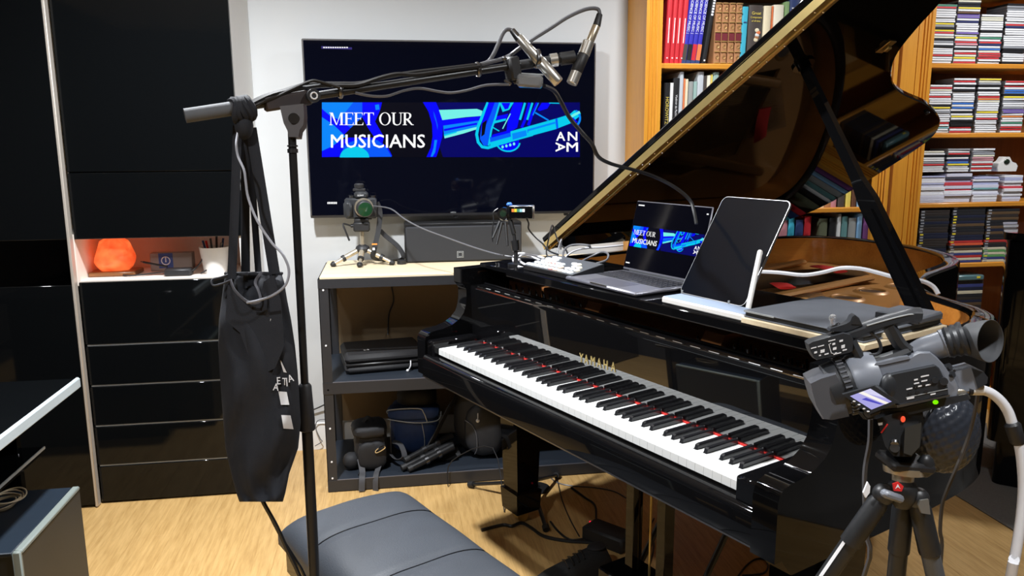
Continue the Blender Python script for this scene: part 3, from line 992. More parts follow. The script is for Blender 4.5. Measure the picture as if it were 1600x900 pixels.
# zip case and mixer on the middle shelf
MZ = 0.458
p = atZ(600, 560, MZ)
t = thing('equipment_case', Matrix.Translation((-0.045, 3.29, MZ)) @ Matrix.Rotation(R(8), 4, 'Z'), 'black zipped equipment case lying on the middle shelf', 'case')
add('shell', G().rbox(-0.165, 0.165, -0.13, 0.13, 0.0, 0.036, 0.015).rbox(-0.165, 0.165, -0.13, 0.13, 0.042, 0.080, 0.015), K['nylon'], t)
add('zip', G().rbox(-0.162, 0.162, -0.127, 0.127, 0.034, 0.045, 0.003), K['satin'], t)
add('zip_puller', G().tube([(0.10, -0.128, 0.040), (0.097, -0.142, 0.022), (0.085, -0.15, 0.006)], 0.004, 6).ell((0.083, -0.151, 0.006), (0.006, 0.006, 0.006), 8, 6, 1), [K['steel'], K['print']], t)
add('emblem', G().text('N', 0.022, Matrix.Translation((-0.08, -0.06, 0.0804)) @ Matrix.Rotation(R(20), 4, 'Z'), ext=0.0004, sx=1.5), K['print'], t)
t = thing('mixer', Matrix.Translation((0.185, 3.27, MZ)), 'small black mixer with knobs beside the zipped case', 'mixer')
add('body', G().prism([(-0.10, 0), (0.10, 0), (0.10, 0.055), (-0.10, 0.03)], lambda u, v, w: V((w, u, v)), -0.05, 0.10), K['matte'], t)
for i in range(4):
    for j in range(5):
        c = V((-0.035 + i * 0.028, -0.075 + j * 0.035, 0.034 + j * 0.0044))
        add('knob', G().cyl(c, c + V((0, -0.001, 0.011)), 0.0055, 0.0045, 8), [K['print'], K['steel'], K['blue']][(i + j) % 3], t)

# bags on the bottom shelf
BZ = 0.050
def pillow(g, c, r, M=None, e=0.55, mi=0, nu=22, nv=14, crease=0.03):
    def fn(d):
        m = (abs(d.x) ** (2 / e) + abs(d.y) ** (2 / e) + abs(d.z) ** (2 / e)) ** (e / 2)
        return (1 / max(m, 1e-6)) * (1 + crease * math.sin(9 * d.x + 5 * d.z + c[0] * 40) * math.cos(7 * d.z + 3 * d.y))
    return g.ell(c, r, nu, nv, mi, M, fn)
t = thing('camera_bag', Matrix.Translation((-0.105, 3.20, BZ)) @ Matrix.Rotation(R(6), 4, 'Z'), 'small black camera bag at left on the bottom shelf', 'bag')
add('body', pillow(G(), (0, 0, 0.085), (0.068, 0.075, 0.085)), K['nylon'], t)
add('flap', pillow(G(), (-0.005, -0.01, 0.165), (0.072, 0.078, 0.028)).tube([(-0.03, -0.02, 0.19), (-0.01, -0.02, 0.212), (0.012, -0.02, 0.19)], (0.004, 0.01), 6), K['nylon'], t)
add('front_pocket', pillow(G(), (0.0, -0.074, 0.066), (0.058, 0.018, 0.058)), K['nylon'], t)
add('clip', G().tube([(0.012, -0.096, 0.092), (0.026, -0.098, 0.104), (0.045, -0.098, 0.110), (0.05, -0.097, 0.102), (0.03, -0.098, 0.09), (0.014, -0.096, 0.085)], 0.003, 6, closed=True), K['chrome'], t, label='metal snap hook')
add('strap', G().tube([(-0.05, -0.06, 0.05), (-0.045, -0.10, 0.012), (-0.05, -0.150, 0.006), (-0.055, -0.166, -0.045)], (0.0015, 0.017), 4, flat=(0, 0, 1), sm=5)
    .tube([(0.05, -0.05, 0.07), (0.02, -0.09, 0.012), (0.005, -0.150, 0.006), (0.0, -0.166, -0.05)], (0.0015, 0.017), 4, flat=(0, 0, 1), sm=5), mat('grey_webbing', (0.05, 0.05, 0.055, 1), 0.7, noise=0.2), t, label='grey webbing straps')
add('strap_loop', G().tube([(0.07, 0.0, 0.05), (0.10, -0.06, 0.03), (0.13, -0.09, 0.05), (0.12, -0.05, 0.09), (0.09, -0.03, 0.10)], (0.0015, 0.017), 4, flat=(0, 1, 1), sm=5), mat('grey_webbing_loop', (0.045, 0.045, 0.05, 1), 0.7, noise=0.2), t)
t = thing('backpack', Matrix.Translation((0.085, 3.33, BZ)) @ Matrix.Rotation(R(-4), 4, 'Z'), 'navy blue bag with grey piping between the two black bags', 'bag')
add('body', pillow(G(), (0, 0.0, 0.12), (0.105, 0.09, 0.12)), K['blue'], t)
add('hood', pillow(G(), (0.012, 0.01, 0.235), (0.088, 0.085, 0.075), e=0.8), K['nylon'], t)
add('flap', pillow(G(), (0, -0.05, 0.195), (0.112, 0.055, 0.032)), K['blue'], t)
add('piping', G().tube([(-0.11, -0.09, 0.20), (-0.10, -0.108, 0.222), (0.02, -0.112, 0.226), (0.045, -0.112, 0.205), (0.058, -0.11, 0.165)], 0.0025, 5)
    .tube([(-0.112, -0.09, 0.175), (0.0, -0.112, 0.163), (0.1, -0.1, 0.165), (0.118, -0.06, 0.19)], 0.0025, 5)
    .tube([(0.035, -0.09, 0.15), (0.045, -0.095, 0.08), (0.04, -0.092, 0.02)], 0.002, 5).tube([(-0.10, -0.085, 0.16), (-0.10, -0.09, 0.02)], 0.002, 5), K['grey'], t)
t = thing('rucksack', Matrix.Translation((0.365, 3.25, BZ)) @ Matrix.Rotation(R(-8), 4, 'Z'), 'big black rucksack with white zip bead on the bottom shelf', 'bag')
add('body', pillow(G(), (0, 0.02, 0.165), (0.115, 0.10, 0.165), e=0.75), K['nylon'], t)
add('front_pocket', pillow(G(), (0.02, -0.07, 0.13), (0.085, 0.035, 0.115), e=0.75), mat('charcoal_nylon', (0.02, 0.022, 0.027, 1), 0.6, noise=0.3, bump=0.3, bscale=500), t)
add('zip_puller', G().tube([(-0.005, -0.098, 0.212), (-0.005, -0.105, 0.19)], 0.002, 6, sm=1).ell((-0.005, -0.107, 0.182), (0.0085, 0.0085, 0.0085), 10, 8), K['print'], t, label='white zip bead')
add('piping', G().tube([(-0.06, -0.095, 0.18), (-0.03, -0.105, 0.16), (-0.012, -0.108, 0.12), (-0.01, -0.108, 0.06), (-0.02, -0.10, 0.03)], 0.002, 5), K['gcable'], t)
add('strap', G().tube([(-0.08, 0.0, 0.29), (-0.13, -0.06, 0.22), (-0.18, -0.10, 0.13), (-0.21, -0.10, 0.06), (-0.15, -0.09, 0.02), (-0.09, -0.06, 0.03)], (0.004, 0.024), 6, flat=(0, 1, 1), sm=5), K['nylon'], t)
add('top_loop', G().tube([(-0.02, -0.03, 0.31), (0.0, -0.05, 0.335), (0.025, -0.03, 0.32)], (0.003, 0.008), 6), K['grey'], t)
M = Matrix.Translation((0.09, 3.12, BZ))
t = thing('folded_tripod', M, 'folded dark travel tripod lying before the navy bag', 'tripod')
for k, (y0, y1, zz) in enumerate(((-0.02, 0.05, 0.02), (0.0, 0.08, 0.045), (-0.035, 0.02, 0.018))):
    a, b_ = V((-0.05 + k * 0.012, y0, zz)), V((0.15, y1 + 0.02, zz + 0.05))
    l = add('leg', G().cyl(a, b_, 0.013, 0.016, 10), K['satin'], t)
    add('clamp', G().cyl(a + (b_ - a) * 0.3, a + (b_ - a) * 0.38, 0.018, n=10), K['steel'], l)
    add('clamp', G().cyl(a + (b_ - a) * 0.6, a + (b_ - a) * 0.68, 0.019, n=10), K['steel'], l)
    add('foot', G().cyl(a - (b_ - a) * 0.1, a, 0.014, n=10), K['rubber'], l)
t = thing('pouch', (-0.185, 3.16, BZ), 'small round black pouch in the left corner of bottom shelf', 'pouch')
add('body', pillow(G(), (0, 0, 0.035), (0.035, 0.035, 0.035), e=0.9), K['nylon'], t)
add('cord', G().tube([(0.02, -0.02, 0.05), (0.04, -0.05, 0.02), (0.03, -0.08, 0.004)], 0.003), K['cable'], t)

# ================================================================== bookcases
def bookcase(nm, x0, x1, y0, depth, shelves, stile, flat, label, top=2.35):
    t = thing(nm, ((x0 + x1) / 2, y0 + depth / 2, 0), label, 'bookcase')
    y1 = y0 + depth
    for s, xa in ((0, x0), (1, x1)):
        d = 1 if s == 0 else -1
        xb = xa + d * 0.022
        add('side_panel', G().box(min(xa, xb), max(xa, xb), y0 + 0.02, y1, 0, top), K['pine'], t, W=True)
        # fluted front stile
        w = stile
        n = 24
        prof = []
        for i in range(n + 1):
            u = i / n
            gr = 0.0
            for cgr in (0.30, 0.5, 0.70):
                q = abs(u - cgr) / 0.075
                if q < 1:
                    gr = max(gr, 0.006 * math.sqrt(1 - q * q))
            prof.append((xa + d * (flat + u * w), y0 + gr))
        poly = prof + [(xa + d * (flat + w), y0 + 0.022), (xa + d * flat, y0 + 0.022)]
        if d < 0:
            poly = poly[::-1]
        add('fluted_stile', G().prism(poly, lambda u, v, q: V((u, v, q)), 0.0, top), K['pine'], t, W=True)
        if flat > 0:
            a, b_ = sorted((xa, xa + d * flat))
            add('filler_strip', G().box(a, b_ - 0.0005, y0 + 0.003, y0 + 0.022, 0, top), K['pine'], t, W=True)
    add('back_panel', G().box(x0 + 0.022, x1 - 0.022, y1 - 0.008, y1, 0.06, top), K['pinedark'], t, W=True, label='dark wooden back panel')
    for z in shelves:
        add('shelf_board', G().rbox(x0 + 0.023, x1 - 0.023, y0 + 0.012, y1 - 0.009, z - 0.024, z, 0.004), K['pinex'], t, W=True)
    add('plinth', G().box(x0 + 0.03, x1 - 0.03, y0 + 0.015, y0 + 0.03, 0.0, 0.07), K['pine'], t, W=True)
    return t


BY = 3.275
bookcase('bookcase', 1.086, 2.244, BY, 0.285, (0.09, 0.46, 0.775, 1.088, 1.400, 1.711, 2.03), 0.070, 0.0,
         'honey pine bookcase full of books behind the piano lid')
CY = 3.50
bookcase('bookcase', 2.418, 3.70, CY, 0.30, (0.09, 0.40, 0.777, 1.081, 1.420, 1.747, 2.08), 0.080, 0.075,
         'honey pine bookcase packed with CD cases at the right')

ORD = ['', 'first', 'second', 'third', 'fourth', 'fifth', 'sixth', 'seventh', 'eighth', 'ninth', 'tenth', 'eleventh', 'twelfth', 'thirteenth', 'fourteenth', 'fifteenth', 'sixteenth',
       'seventeenth', 'eighteenth', 'nineteenth', 'twentieth', 'twenty-first', 'twenty-second', 'twenty-third', 'twenty-fourth', 'twenty-fifth', 'twenty-sixth', 'twenty-seventh', 'twenty-eighth', 'twenty-ninth']
BC = {}
def bcol(n, rgb, rough=0.55):
    BC[n] = mat('cover_' + n, srgb(*rgb), rough, noise=0.08, scale=30)
for n, c in dict(red=(196, 38, 48), blue=(48, 44, 168), black=(22, 22, 24), tan=(168, 118, 78), turquoise=(62, 172, 198), umber=(70, 62, 58), cream=(228, 214, 182),
                 orange=(220, 120, 70), ivory=(236, 228, 206), sage=(150, 176, 140), navy=(44, 62, 110), green=(130, 160, 110), white=(222, 222, 220), grey=(150, 152, 150),
                 olive=(92, 96, 74), silver=(190, 194, 200), mint=(150, 178, 172), yellow=(226, 204, 96), pink=(196, 132, 140), sky=(140, 186, 226), purple=(120, 70, 130),
                 teal=(96, 140, 140), brown=(96, 62, 44), maroon=(110, 34, 44)).items():
    bcol(n, c)
paper = mat('page_edges', srgb(222, 214, 196), 0.8, noise=0.06, scale=90)
gilt = mat('gilt', (0.55, 0.38, 0.14, 1), 0.4, metal=0.6, noise=0.15)


def book(x, z, w, h, colour, label, depth=0.19, tilt=0.0, y=None, title=None, tcol='print', tsize=0.02, thick=None, group='books in the pine bookcase', extra=None, tz=0.5, tone=False):
    y = BY + 0.03 if y is None else y
    M = Matrix.Translation((x, y, z + 0.0004)) @ Matrix.Rotation(tilt, 4, 'Y')
    t = thing('book', M, label, 'book', group)
    g = G()
    c = min(0.003, w * 0.2)
    g.prism([(0, 0.006), (w * 0.15, 0.0015), (w * 0.5, 0), (w * 0.85, 0.0015), (w, 0.006), (w, depth), (w - c, depth), (w - c, 0.012), (c, 0.012), (c, depth), (0, depth)],
            lambda u, v, q: V((u, v, q)), 0, h)
    add('cover', g, BC[colour], t)
    add('pages', G().box(c + 0.0004, w - c - 0.0004, 0.0122, depth - 0.004, 0.003, h - 0.003), paper, t)
    if title:
        Mt = Matrix.Translation((w / 2 - tsize * 0.34, -0.0006, h * tz)) @ Matrix.Rotation(PI / 2, 4, 'X') @ Matrix.Rotation(-PI / 2, 4, 'Z')
        add('spine_title', G().text(title, tsize, Mt, ext=0.0004, align='CENTER'), K[tcol] if tcol in K else BC[tcol], t)
    if extra:
        extra(t, w, h)
    return t


def band(z0, z1, colour, inset=0.06):
    def f(t, w, h):
        add('spine_panel', G().box(w * inset, w * (1 - inset), -0.0012, 0.004, h * z0, h * z1), BC[colour] if colour in BC else K[colour], t)
    return f


def red_marks(t, w, h):
    add('spine_marks', G().box(w * 0.42, w * 0.58, -0.0008, 0.003, h * 0.28, h * 0.62), K['print'], t)
    add('foot_mark', G().box(w * 0.35, w * 0.65, -0.0008, 0.003, h * 0.07, h * 0.085), K['print'], t)
def white_marks(t, w, h):
    g = G()
    for i in range(9):
        g.box(w * 0.3, w * 0.75, -0.0008, 0.003, h * (0.62 + 0.036 * i), h * (0.645 + 0.036 * i))
    add('spine_marks', g, K['print'], t, kind='stuff')
    add('foot_mark', G().box(w * 0.35, w * 0.65, -0.0008, 0.003, h * 0.04, h * 0.06), K['print'], t)


def gildings(t, w, h):
    for z in (0.02, 0.20, 0.37, 0.52, 0.68, 0.84, 0.985):
        add('raised_band', G().rbox(0.001, w - 0.001, -0.003, 0.004, h * z - 0.002, h * z + 0.002, 0.001), gilt, t)
    add('spine_panel', G().box(0.002, w - 0.002, -0.001, 0.004, h * 0.385, h * 0.505), BC['maroon'], t)
    for z in (0.11, 0.285, 0.60, 0.76, 0.91):
        c = V((w / 2, 0, h * z))
        add('ornament', G().tube([c + V((math.cos(a) * w * 0.25, -0.001, math.sin(a) * w * 0.3)) for a in (0, PI / 2, PI, 3 * PI / 2)], 0.0012, 4, closed=True, sm=1), gilt, t)


def pic_spine(c1, c2):
    def f(t, w, h):
        add('spine_picture', G().box(w * 0.08, w * 0.92, -0.0012, 0.004, h * 0.05, h * 0.26), BC[c1], t)
        add('spine_foot', G().box(w * 0.05, w * 0.95, -0.0011, 0.004, h * 0.002, h * 0.05), BC[c2], t)
    return f


SH = 1.711
U = lambda px: atY(px, 90, BY + 0.03).x
for i, px in enumerate((1038, 1046.5, 1053.5, 1061)):
    book(U(px), SH, (0.0235, 0.020, 0.0205, 0.0225)[i], 0.30, 'red', f"tall red hardback, {('leftmost', 'second', 'third', 'fourth')[i]} of the four red books on top shelf",
         tilt=R(2.0 + i * 0.5), group='red hardbacks on the top shelf', extra=red_marks)
for i, px in enumerate((1064.3, 1071.5, 1078.7, 1086)):
    book(U(px), SH, 0.0205, 0.315, 'blue', f"tall blue hardback leaning right, {('leftmost', 'second', 'third', 'fourth')[i]} of the blue music books",
         tilt=R(7.2), title='SCIENCE OF MUSIC |', tsize=0.0155, tz=0.62, group='blue music books on the top shelf',
         extra=pic_spine(('umber', 'black', 'red', 'orange')[i], 'navy'))
book(U(1096.3), SH, 0.021, 0.325, 'black', 'tall black hardback leaning against the brown encyclopaedia set', tilt=R(8.2), extra=white_marks)
for i, px in enumerate((1115.5, 1126, 1137, 1147.5)):
    book(U(px), SH, 0.0275, 0.252, 'tan', f"brown leather volume with gilt bands, {('leftmost', 'second', 'third', 'fourth')[i]} of the antique set",
         tilt=R(0.6), group='antique brown volumes on the top shelf', extra=gildings)
book(U(1155.5), SH, 0.0265, 0.238, 'turquoise', 'turquoise paperback right of the antique brown volumes', tilt=R(1.8), extra=band(0.72, 0.74, 'navy', 0.25))
def photo_spine(t, w, h):
    r = random.Random(5)
    for k in range(5):
        add('spine_picture', G().ell((w * (0.25 + 0.5 * r.random()), 0.0, h * (0.42 + 0.04 * k)), (w * 0.16, 0.001, h * 0.035), 10, 6), BC[('cream', 'tan', 'white', 'orange', 'cream')[k]], t)
    for k, (wd, s) in enumerate((('Great', 0.018), ('Composers', 0.011), ('of all time', 0.010))):
        add('spine_title', G().text(wd, s, Matrix.Translation((w / 2, -0.0008, h * (0.84 - k * 0.06))) @ Matrix.Rotation(PI / 2, 4, 'X'), ext=0.0004, align='CENTER'), BC['yellow'], t)
book(U(1167), SH, 0.062, 0.245, 'umber', 'thick dark book with yellow title and portraits on its spine', tilt=R(0.8), extra=photo_spine)
book(U(1190.5), SH, 0.034, 0.243, 'cream', 'cream hardback right of the dark portrait book', tilt=R(0.5), extra=band(0.02, 0.4, 'ivory'))
book(U(1203.5), SH, 0.005, 0.242, 'orange', 'thin orange booklet between two cream books')
book(U(1205.8), SH, 0.047, 0.248, 'ivory', 'thick ivory hardback left of the pale green book')
book(U(1224), SH, 0.018, 0.262, 'green', 'slim pale green book beside the navy music book')
book(U(1231), SH, 0.046, 0.272, 'navy', 'navy blue book with large white MUSIC lettering', title='MUSIC', tsize=0.05, tz=0.62, extra=band(0.0, 0.02, 'sage'))
book(U(1249), SH, 0.045, 0.25, 'sage', 'sage green book right of the navy music book')
xx = U(1249) + 0.047
names = ['white', 'brown', 'cream', 'maroon', 'grey', 'teal', 'black', 'yellow', 'navy', 'tan', 'olive', 'pink', 'ivory', 'purple', 'umber', 'silver']
k = 0
while xx < 2.12:
    w = random.uniform(0.02, 0.042)
    c = names[k % 16]
    book(xx, SH, w, random.uniform(0.2, 0.27), c, f"{c} hardback, {ORD[min(k + 1, 29)]} of the top shelf row hidden behind the piano lid", group='top shelf books behind the lid')
    xx += w + 0.001
    k += 1
# second shelf
SH = 1.400
U = lambda px: atY(px, 200, BY + 0.03).x
B2 = [(1035.8, 0.030, 0.232, 'black', 'black book with yellow name lettering at left of second shelf', 'HOROWITZ', 'yellow', 0.021),
      (1044.5, 0.018, 0.232, 'white', 'white book right of the black pianist book', None, None, 0),
      (1050, 0.030, 0.252, 'black', 'black book with pale title strip on second shelf', 'Vladimir de Pachmann', 'print', 0.0125),
      (1059.0, 0.020, 0.278, 'silver', 'tall silver grey folder standing out on second shelf', None, None, 0),
      (1065.2, 0.009, 0.25, 'orange', 'thin orange spine beside the silver folder', None, None, 0),
      (1068, 0.015, 0.248, 'cream', 'cream paperback right of the thin orange spine', None, None, 0),
      (1073.5, 0.023, 0.238, 'grey', 'grey paperback left of the pale olive book', None, None, 0),
      (1081, 0.018, 0.238, 'mint', 'pale mint book beside the tall spiral folder', None, None, 0),
      (1087, 0.030, 0.279, 'silver', 'tall silver spiral folder in middle of second shelf', None, None, 0),
      (1096, 0.017, 0.262, 'umber', 'dark umber book behind the hinge on second shelf', None, None, 0),
      (1101.3, 0.019, 0.264, 'ivory', 'ivory score right of the dark umber book', None, None, 0),
      (1107.3, 0.009, 0.268, 'yellow', 'thin yellow score right of the ivory score', None, None, 0),
      (1110.5, 0.030, 0.277, 'mint', 'mint spiral folder with white comb on second shelf', None, None, 0),
      (1120, 0.018, 0.243, 'teal', 'low teal book near the lid on second shelf', None, None, 0)]
for px, w, h, c, lb, ti, tc_, ts in B2:
    book(U(px), SH, w * 0.93, h, c, lb, title=ti, tcol=tc_ or 'print', tsize=ts or 0.02, group='books on the second shelf', tilt=R(0.7))
xx = U(1120) + 0.022
k = 3
while xx < 2.12:
    w = random.uniform(0.016, 0.04)
    c = names[(k * 5) % 16]
    book(xx, SH, w, random.uniform(0.2, 0.28), c, f"{c} book, {ORD[min(k - 2, 29)]} of the second shelf row hidden behind the piano lid", group='second shelf books behind the lid')
    xx += w + 0.001
    k += 1
# third shelf, seen through the gap under the lid at its right end
k = 3
SH = 1.088
U = lambda px: atY(px, 315, BY + 0.03).x
xx = 1.165
while xx < U(1296):
    w = random.uniform(0.02, 0.04)
    c = names[(k * 7) % 16]
    book(xx, SH, w, random.uniform(0.2, 0.27), c, f"{c} book, {ORD[min(k - 2, 29)]} of the third shelf row hidden behind the piano lid", group='third shelf books behind the lid')
    xx += w + 0.001
    k += 1
for px, w, c, lb in ((1297, 0.034, 'pink', 'pink book left end of the gap under the lid'), (1310.5, 0.031, 'umber', 'dark umber book between pink and yellow books under lid'),
                     (1322.5, 0.024, 'yellow', 'yellow book on the third shelf by the lid prop'), (1331.5, 0.022, 'brown', 'brown book between yellow and sky blue books'),
                     (1340, 0.036, 'sky', 'sky blue book at right end of third shelf')):
    book(U(px), SH, w, 0.26, c, lb, group='third shelf books by the lid prop')
# fourth shelf, only its tops show above the piano rim
SH = 0.775
U = lambda px: atY(px, 355, BY + 0.03).x
B4 = [(1209, .028, .262, 'white', 'white book above the piano rim near the tablet'), (1219, .040, .265, 'pink', 'dusty pink book above the piano rim'), (1233, .030, .270, 'turquoise', 'turquoise book above the piano rim'),
      (1244.5, .038, .258, 'navy', 'navy book with white mark above the piano rim'), (1258, .033, .275, 'red', 'bright red book above the piano rim'),
      (1281, .042, .262, 'olive', 'olive book right of the gap above the piano rim'), (1297, .034, .265, 'black', 'black book above the piano rim by the prop'),
      (1309, .018, .282, 'white', 'narrow white book right of the black one above rim'), (1316, .030, .270, 'teal', 'teal book above the piano rim by the prop'),
      (1327, .038, .262, 'grey', 'grey book with rounded picture above the piano rim'), (1340, .026, .285, 'sky', 'pale blue tall book left of the purple book'), (1350, .046, .29, 'purple', 'purple book at the end above the piano rim')]
for px, w, h, c, lb in B4:
    book(U(px), SH, w * 0.95, h, c, lb, group='books just above the piano rim')

for SH, nm in ((0.46, 'fifth'), (0.09, 'bottom')):
    xx, k = 1.165, 1
    while xx < 2.10:
        w = random.uniform(0.028, 0.052)
        c = names[(k * 7 + 3) % 16]
        book(xx, SH, w, random.uniform(0.2, 0.29), c, f"{c} book, {ORD[min(k, 29)]} from the left on the {nm} shelf down behind the piano", group=f"books on the {nm} shelf behind the piano")
        xx += w + 0.001
        k += 1

# ------------------------------------------------------------------ CD cases
case_side = mat('clear_case_edge', srgb(150, 152, 158), 0.3, noise=0.05)
case_dark = mat('dark_case_edge', srgb(46, 46, 50), 0.35, noise=0.05)
CDC = {}
for n, c in dict(white=(236, 236, 238), cream=(226, 222, 200), grey=(150, 152, 158), black=(32, 32, 36), red=(206, 52, 56), yellow=(234, 212, 60), blue=(52, 110, 196), navy=(46, 52, 104),
                 green=(70, 140, 110), orange=(226, 130, 60), violet=(120, 96, 176), pink=(214, 150, 160), aqua=(150, 206, 214), brown=(110, 80, 60)).items():
    CDC[n] = mat('cd_spine_' + n, srgb(*c), 0.4, noise=0.05, scale=60)


def cd_mesh(cn, w=0.118, h=0.0101, d=0.136):
    g = G()
    g.box(-w / 2, w / 2, 0.0012, d, 0.0003, h - 0.0003, 1)
    g.rbox(-w / 2 + 0.001, w / 2 - 0.001, 0.0, 0.004, 0.0017, h - 0.0013, 0.0006, 0)
    return mesh_of('cd_case', g, [CDC[cn], case_side if cn not in ('black', 'navy', 'brown') else case_dark], 0)
CDM = {n: cd_mesh(n) for n in CDC}
POS = ['leftmost', 'second', 'third', 'fourth']
rc = random.Random(21)
def pick(mostly):
    if rc.random() < mostly:
        return 'white'
    return rc.choice(['red', 'red', 'yellow', 'black', 'black', 'grey', 'grey', 'blue', 'navy', 'cream', 'cream', 'green', 'orange', 'violet', 'pink', 'aqua', 'brown'])


def stack(x, z, n, shelf, col, seq=None, y=None, mostly=0.66):
    y = CY + 0.018 if y is None else y
    for i in range(n):
        c = seq[i] if seq and i < len(seq) else pick(mostly)
        o = bpy.data.objects.new('cd_case', CDM[c])
        C.objects.link(o)
        o.location = (x + rc.uniform(-0.003, 0.003), y + rc.uniform(-0.002, 0.005), z + 0.0005 + i * 0.01036)
        o.rotation_euler.z = R(rc.uniform(-1.2, 1.2))
        tag(o, f"CD case with {c} spine, {ORD[i + 1]} from the bottom, {POS[col]} stack, {shelf} CD shelf", 'CD case', f"CD cases stacked on the {shelf} shelf")


Wt, Re, Ye, Bk, Gr, Bl, Na, Vi, Cr, Or = 'white', 'red', 'yellow', 'black', 'grey', 'blue', 'navy', 'violet', 'cream', 'orange'
cx = lambda px, py: atY(px, py, CY + 0.018).x
z1 = 1.747
stack(cx(1471, 85), z1, 26, 'top', 0, [Wt, Wt, Wt, Re, Wt, Wt, Wt, Bk, Wt, Gr, Bk, Cr, Wt, Re, Ye, Bk, Gr, Ye, Wt, Wt, Wt, Wt, Wt, Wt, Re, 'green'])
stack(cx(1508, 85), z1, 28, 'top', 1, [Re, Wt, Ye, Cr, Re, Wt, Bk, Wt, 'pink', Re, Wt, Ye, Wt, Vi, Wt, Wt, Wt, Wt, Na, Wt, Vi, Vi, 'brown', Wt, Ye, Bk, Bk, Cr])
stack(cx(1546, 85), z1, 22, 'top', 2, [Wt, Wt, Re, Re, Re, Cr, Bl, Wt, Na, Re, Wt, 'green', Wt, Wt, Bk, Wt, Wt, Wt, Wt, Cr, Cr, Wt])
stack(cx(1584, 85), z1, 27, 'top', 3, [Bk, Wt, Wt, Wt, Wt, Bk, Bk, Gr, Wt, Wt, Wt, Wt, Wt, Wt, Wt, Wt, Na, Re, Wt, Wt, Wt, Wt, Wt, Wt, Gr, Gr, Bk])
z2 = 1.420
stack(cx(1466, 195), z2, 22, 'middle', 0, [Wt, Wt, 'aqua', Wt, Re, Wt, Wt, Wt, Wt, Gr, Wt, Ye, Bk, Wt, Wt, Wt, Re, Wt, Wt, Cr, Re, Wt])
stack(cx(1502, 195), z2, 25, 'middle', 1, [Re, Wt, Re, Bk, Bk, Bk, Wt, Ye, Wt, Bk, Wt, Bl, Wt, Bl, Wt, Wt, Wt, Wt, Wt, Bk, Wt, Bk, Wt, Re, Wt])
stack(cx(1541, 195), z2, 25, 'middle', 2, [Wt, Wt, Wt, Wt, Wt, Wt, Re, Wt, Wt, Ye, Wt, Wt, Wt, Wt, Cr, Or, Re, Wt, Wt, Bk, Wt, Bk, Gr, Cr, Ye])
stack(cx(1581, 195), z2, 24, 'middle', 3, [Wt, Re, Re, Wt, 'green', Wt, Wt, Or, Wt, Vi, Vi, Gr, Wt, Wt, Gr, Wt, Ye, Bk, Bl, Bl, Wt, Re, Wt, Re])
z3 = 1.081 + 0.150
# loose booklets and magazines lying below the third row
pap = [mat('booklet_' + str(i), c, 0.5, noise=0.06) for i, c in enumerate((srgb(226, 226, 232), srgb(206, 206, 222), srgb(176, 180, 214), srgb(70, 72, 84), srgb(200, 70, 80), srgb(120, 168, 170)))]
bk = ['white', 'pale grey', 'lilac', 'slate', 'red', 'teal']
for c, (pxa, wd) in enumerate(((1458, .155), (1498, .16), (1541, .155), (1584, .12))):
    zz = 1.0815
    for k in range(11):
        th = rc.choice((0.008, 0.011, 0.016))
        q = rc.choice((0, 0, 0, 0, 1, 1, 2, 3, 4, 5)) if k > 3 else rc.choice((0, 0, 1))
        if zz + th > z3 - 0.001:
            th = z3 - zz - 0.0006
        if th < 0.003:
            break
        w2 = wd / 2 - rc.uniform(0.002, 0.012)
        xm = cx(pxa, 290)
        add('booklet', G().rbox(xm - w2, xm + w2, CY + 0.02 + rc.uniform(-0.004, 0.006), CY + 0.2, zz + 0.0003, zz + th - 0.0002, 0.0012), pap[q],
            label=f"{bk[q]} booklet, {ORD[k + 1]} from the bottom of the {POS[c]} loose pile", cat_='booklet', group='loose booklets on the third CD shelf', smooth=0)
        zz += th
stack(cx(1459, 250), z3, 10, 'third', 0, [Wt, Wt, Wt, Re, Gr, Wt, Wt, Bk, Wt, Cr])
stack(cx(1498, 250), z3, 11, 'third', 1, [Wt, Wt, Wt, Ye, Bl, Na, Wt, Bk, Re, Wt, Gr])
stack(cx(1536, 250), z3, 11, 'third', 2, [Wt, Re, Wt, Re, Wt, 'pink', 'pink', Cr, Gr, Gr, Wt])
z3b = z3 + 10 * 0.01036 + 0.0005
# toy camera shaped white box on the pile
p = V((cx(1575, 283), CY + 0.05, z3))
t = thing('white_webcam', p, 'white plastic webcam with dark lens on top of the booklets', 'webcam')
add('body', G().prism([(-0.05, 0), (0.05, 0), (0.056, 0.026), (0.045, 0.04), (0.022, 0.048), (0.006, 0.072), (-0.012, 0.072), (-0.028, 0.05), (-0.05, 0.04), (-0.056, 0.02)], lambda u, v, w: V((u, w, v)), -0.02, 0.03), K['white'], t)
add('lens', G().ell((-0.008, -0.021, 0.048), (0.017, 0.006, 0.013), 14, 8), K['lens'], t, label='dark lens')
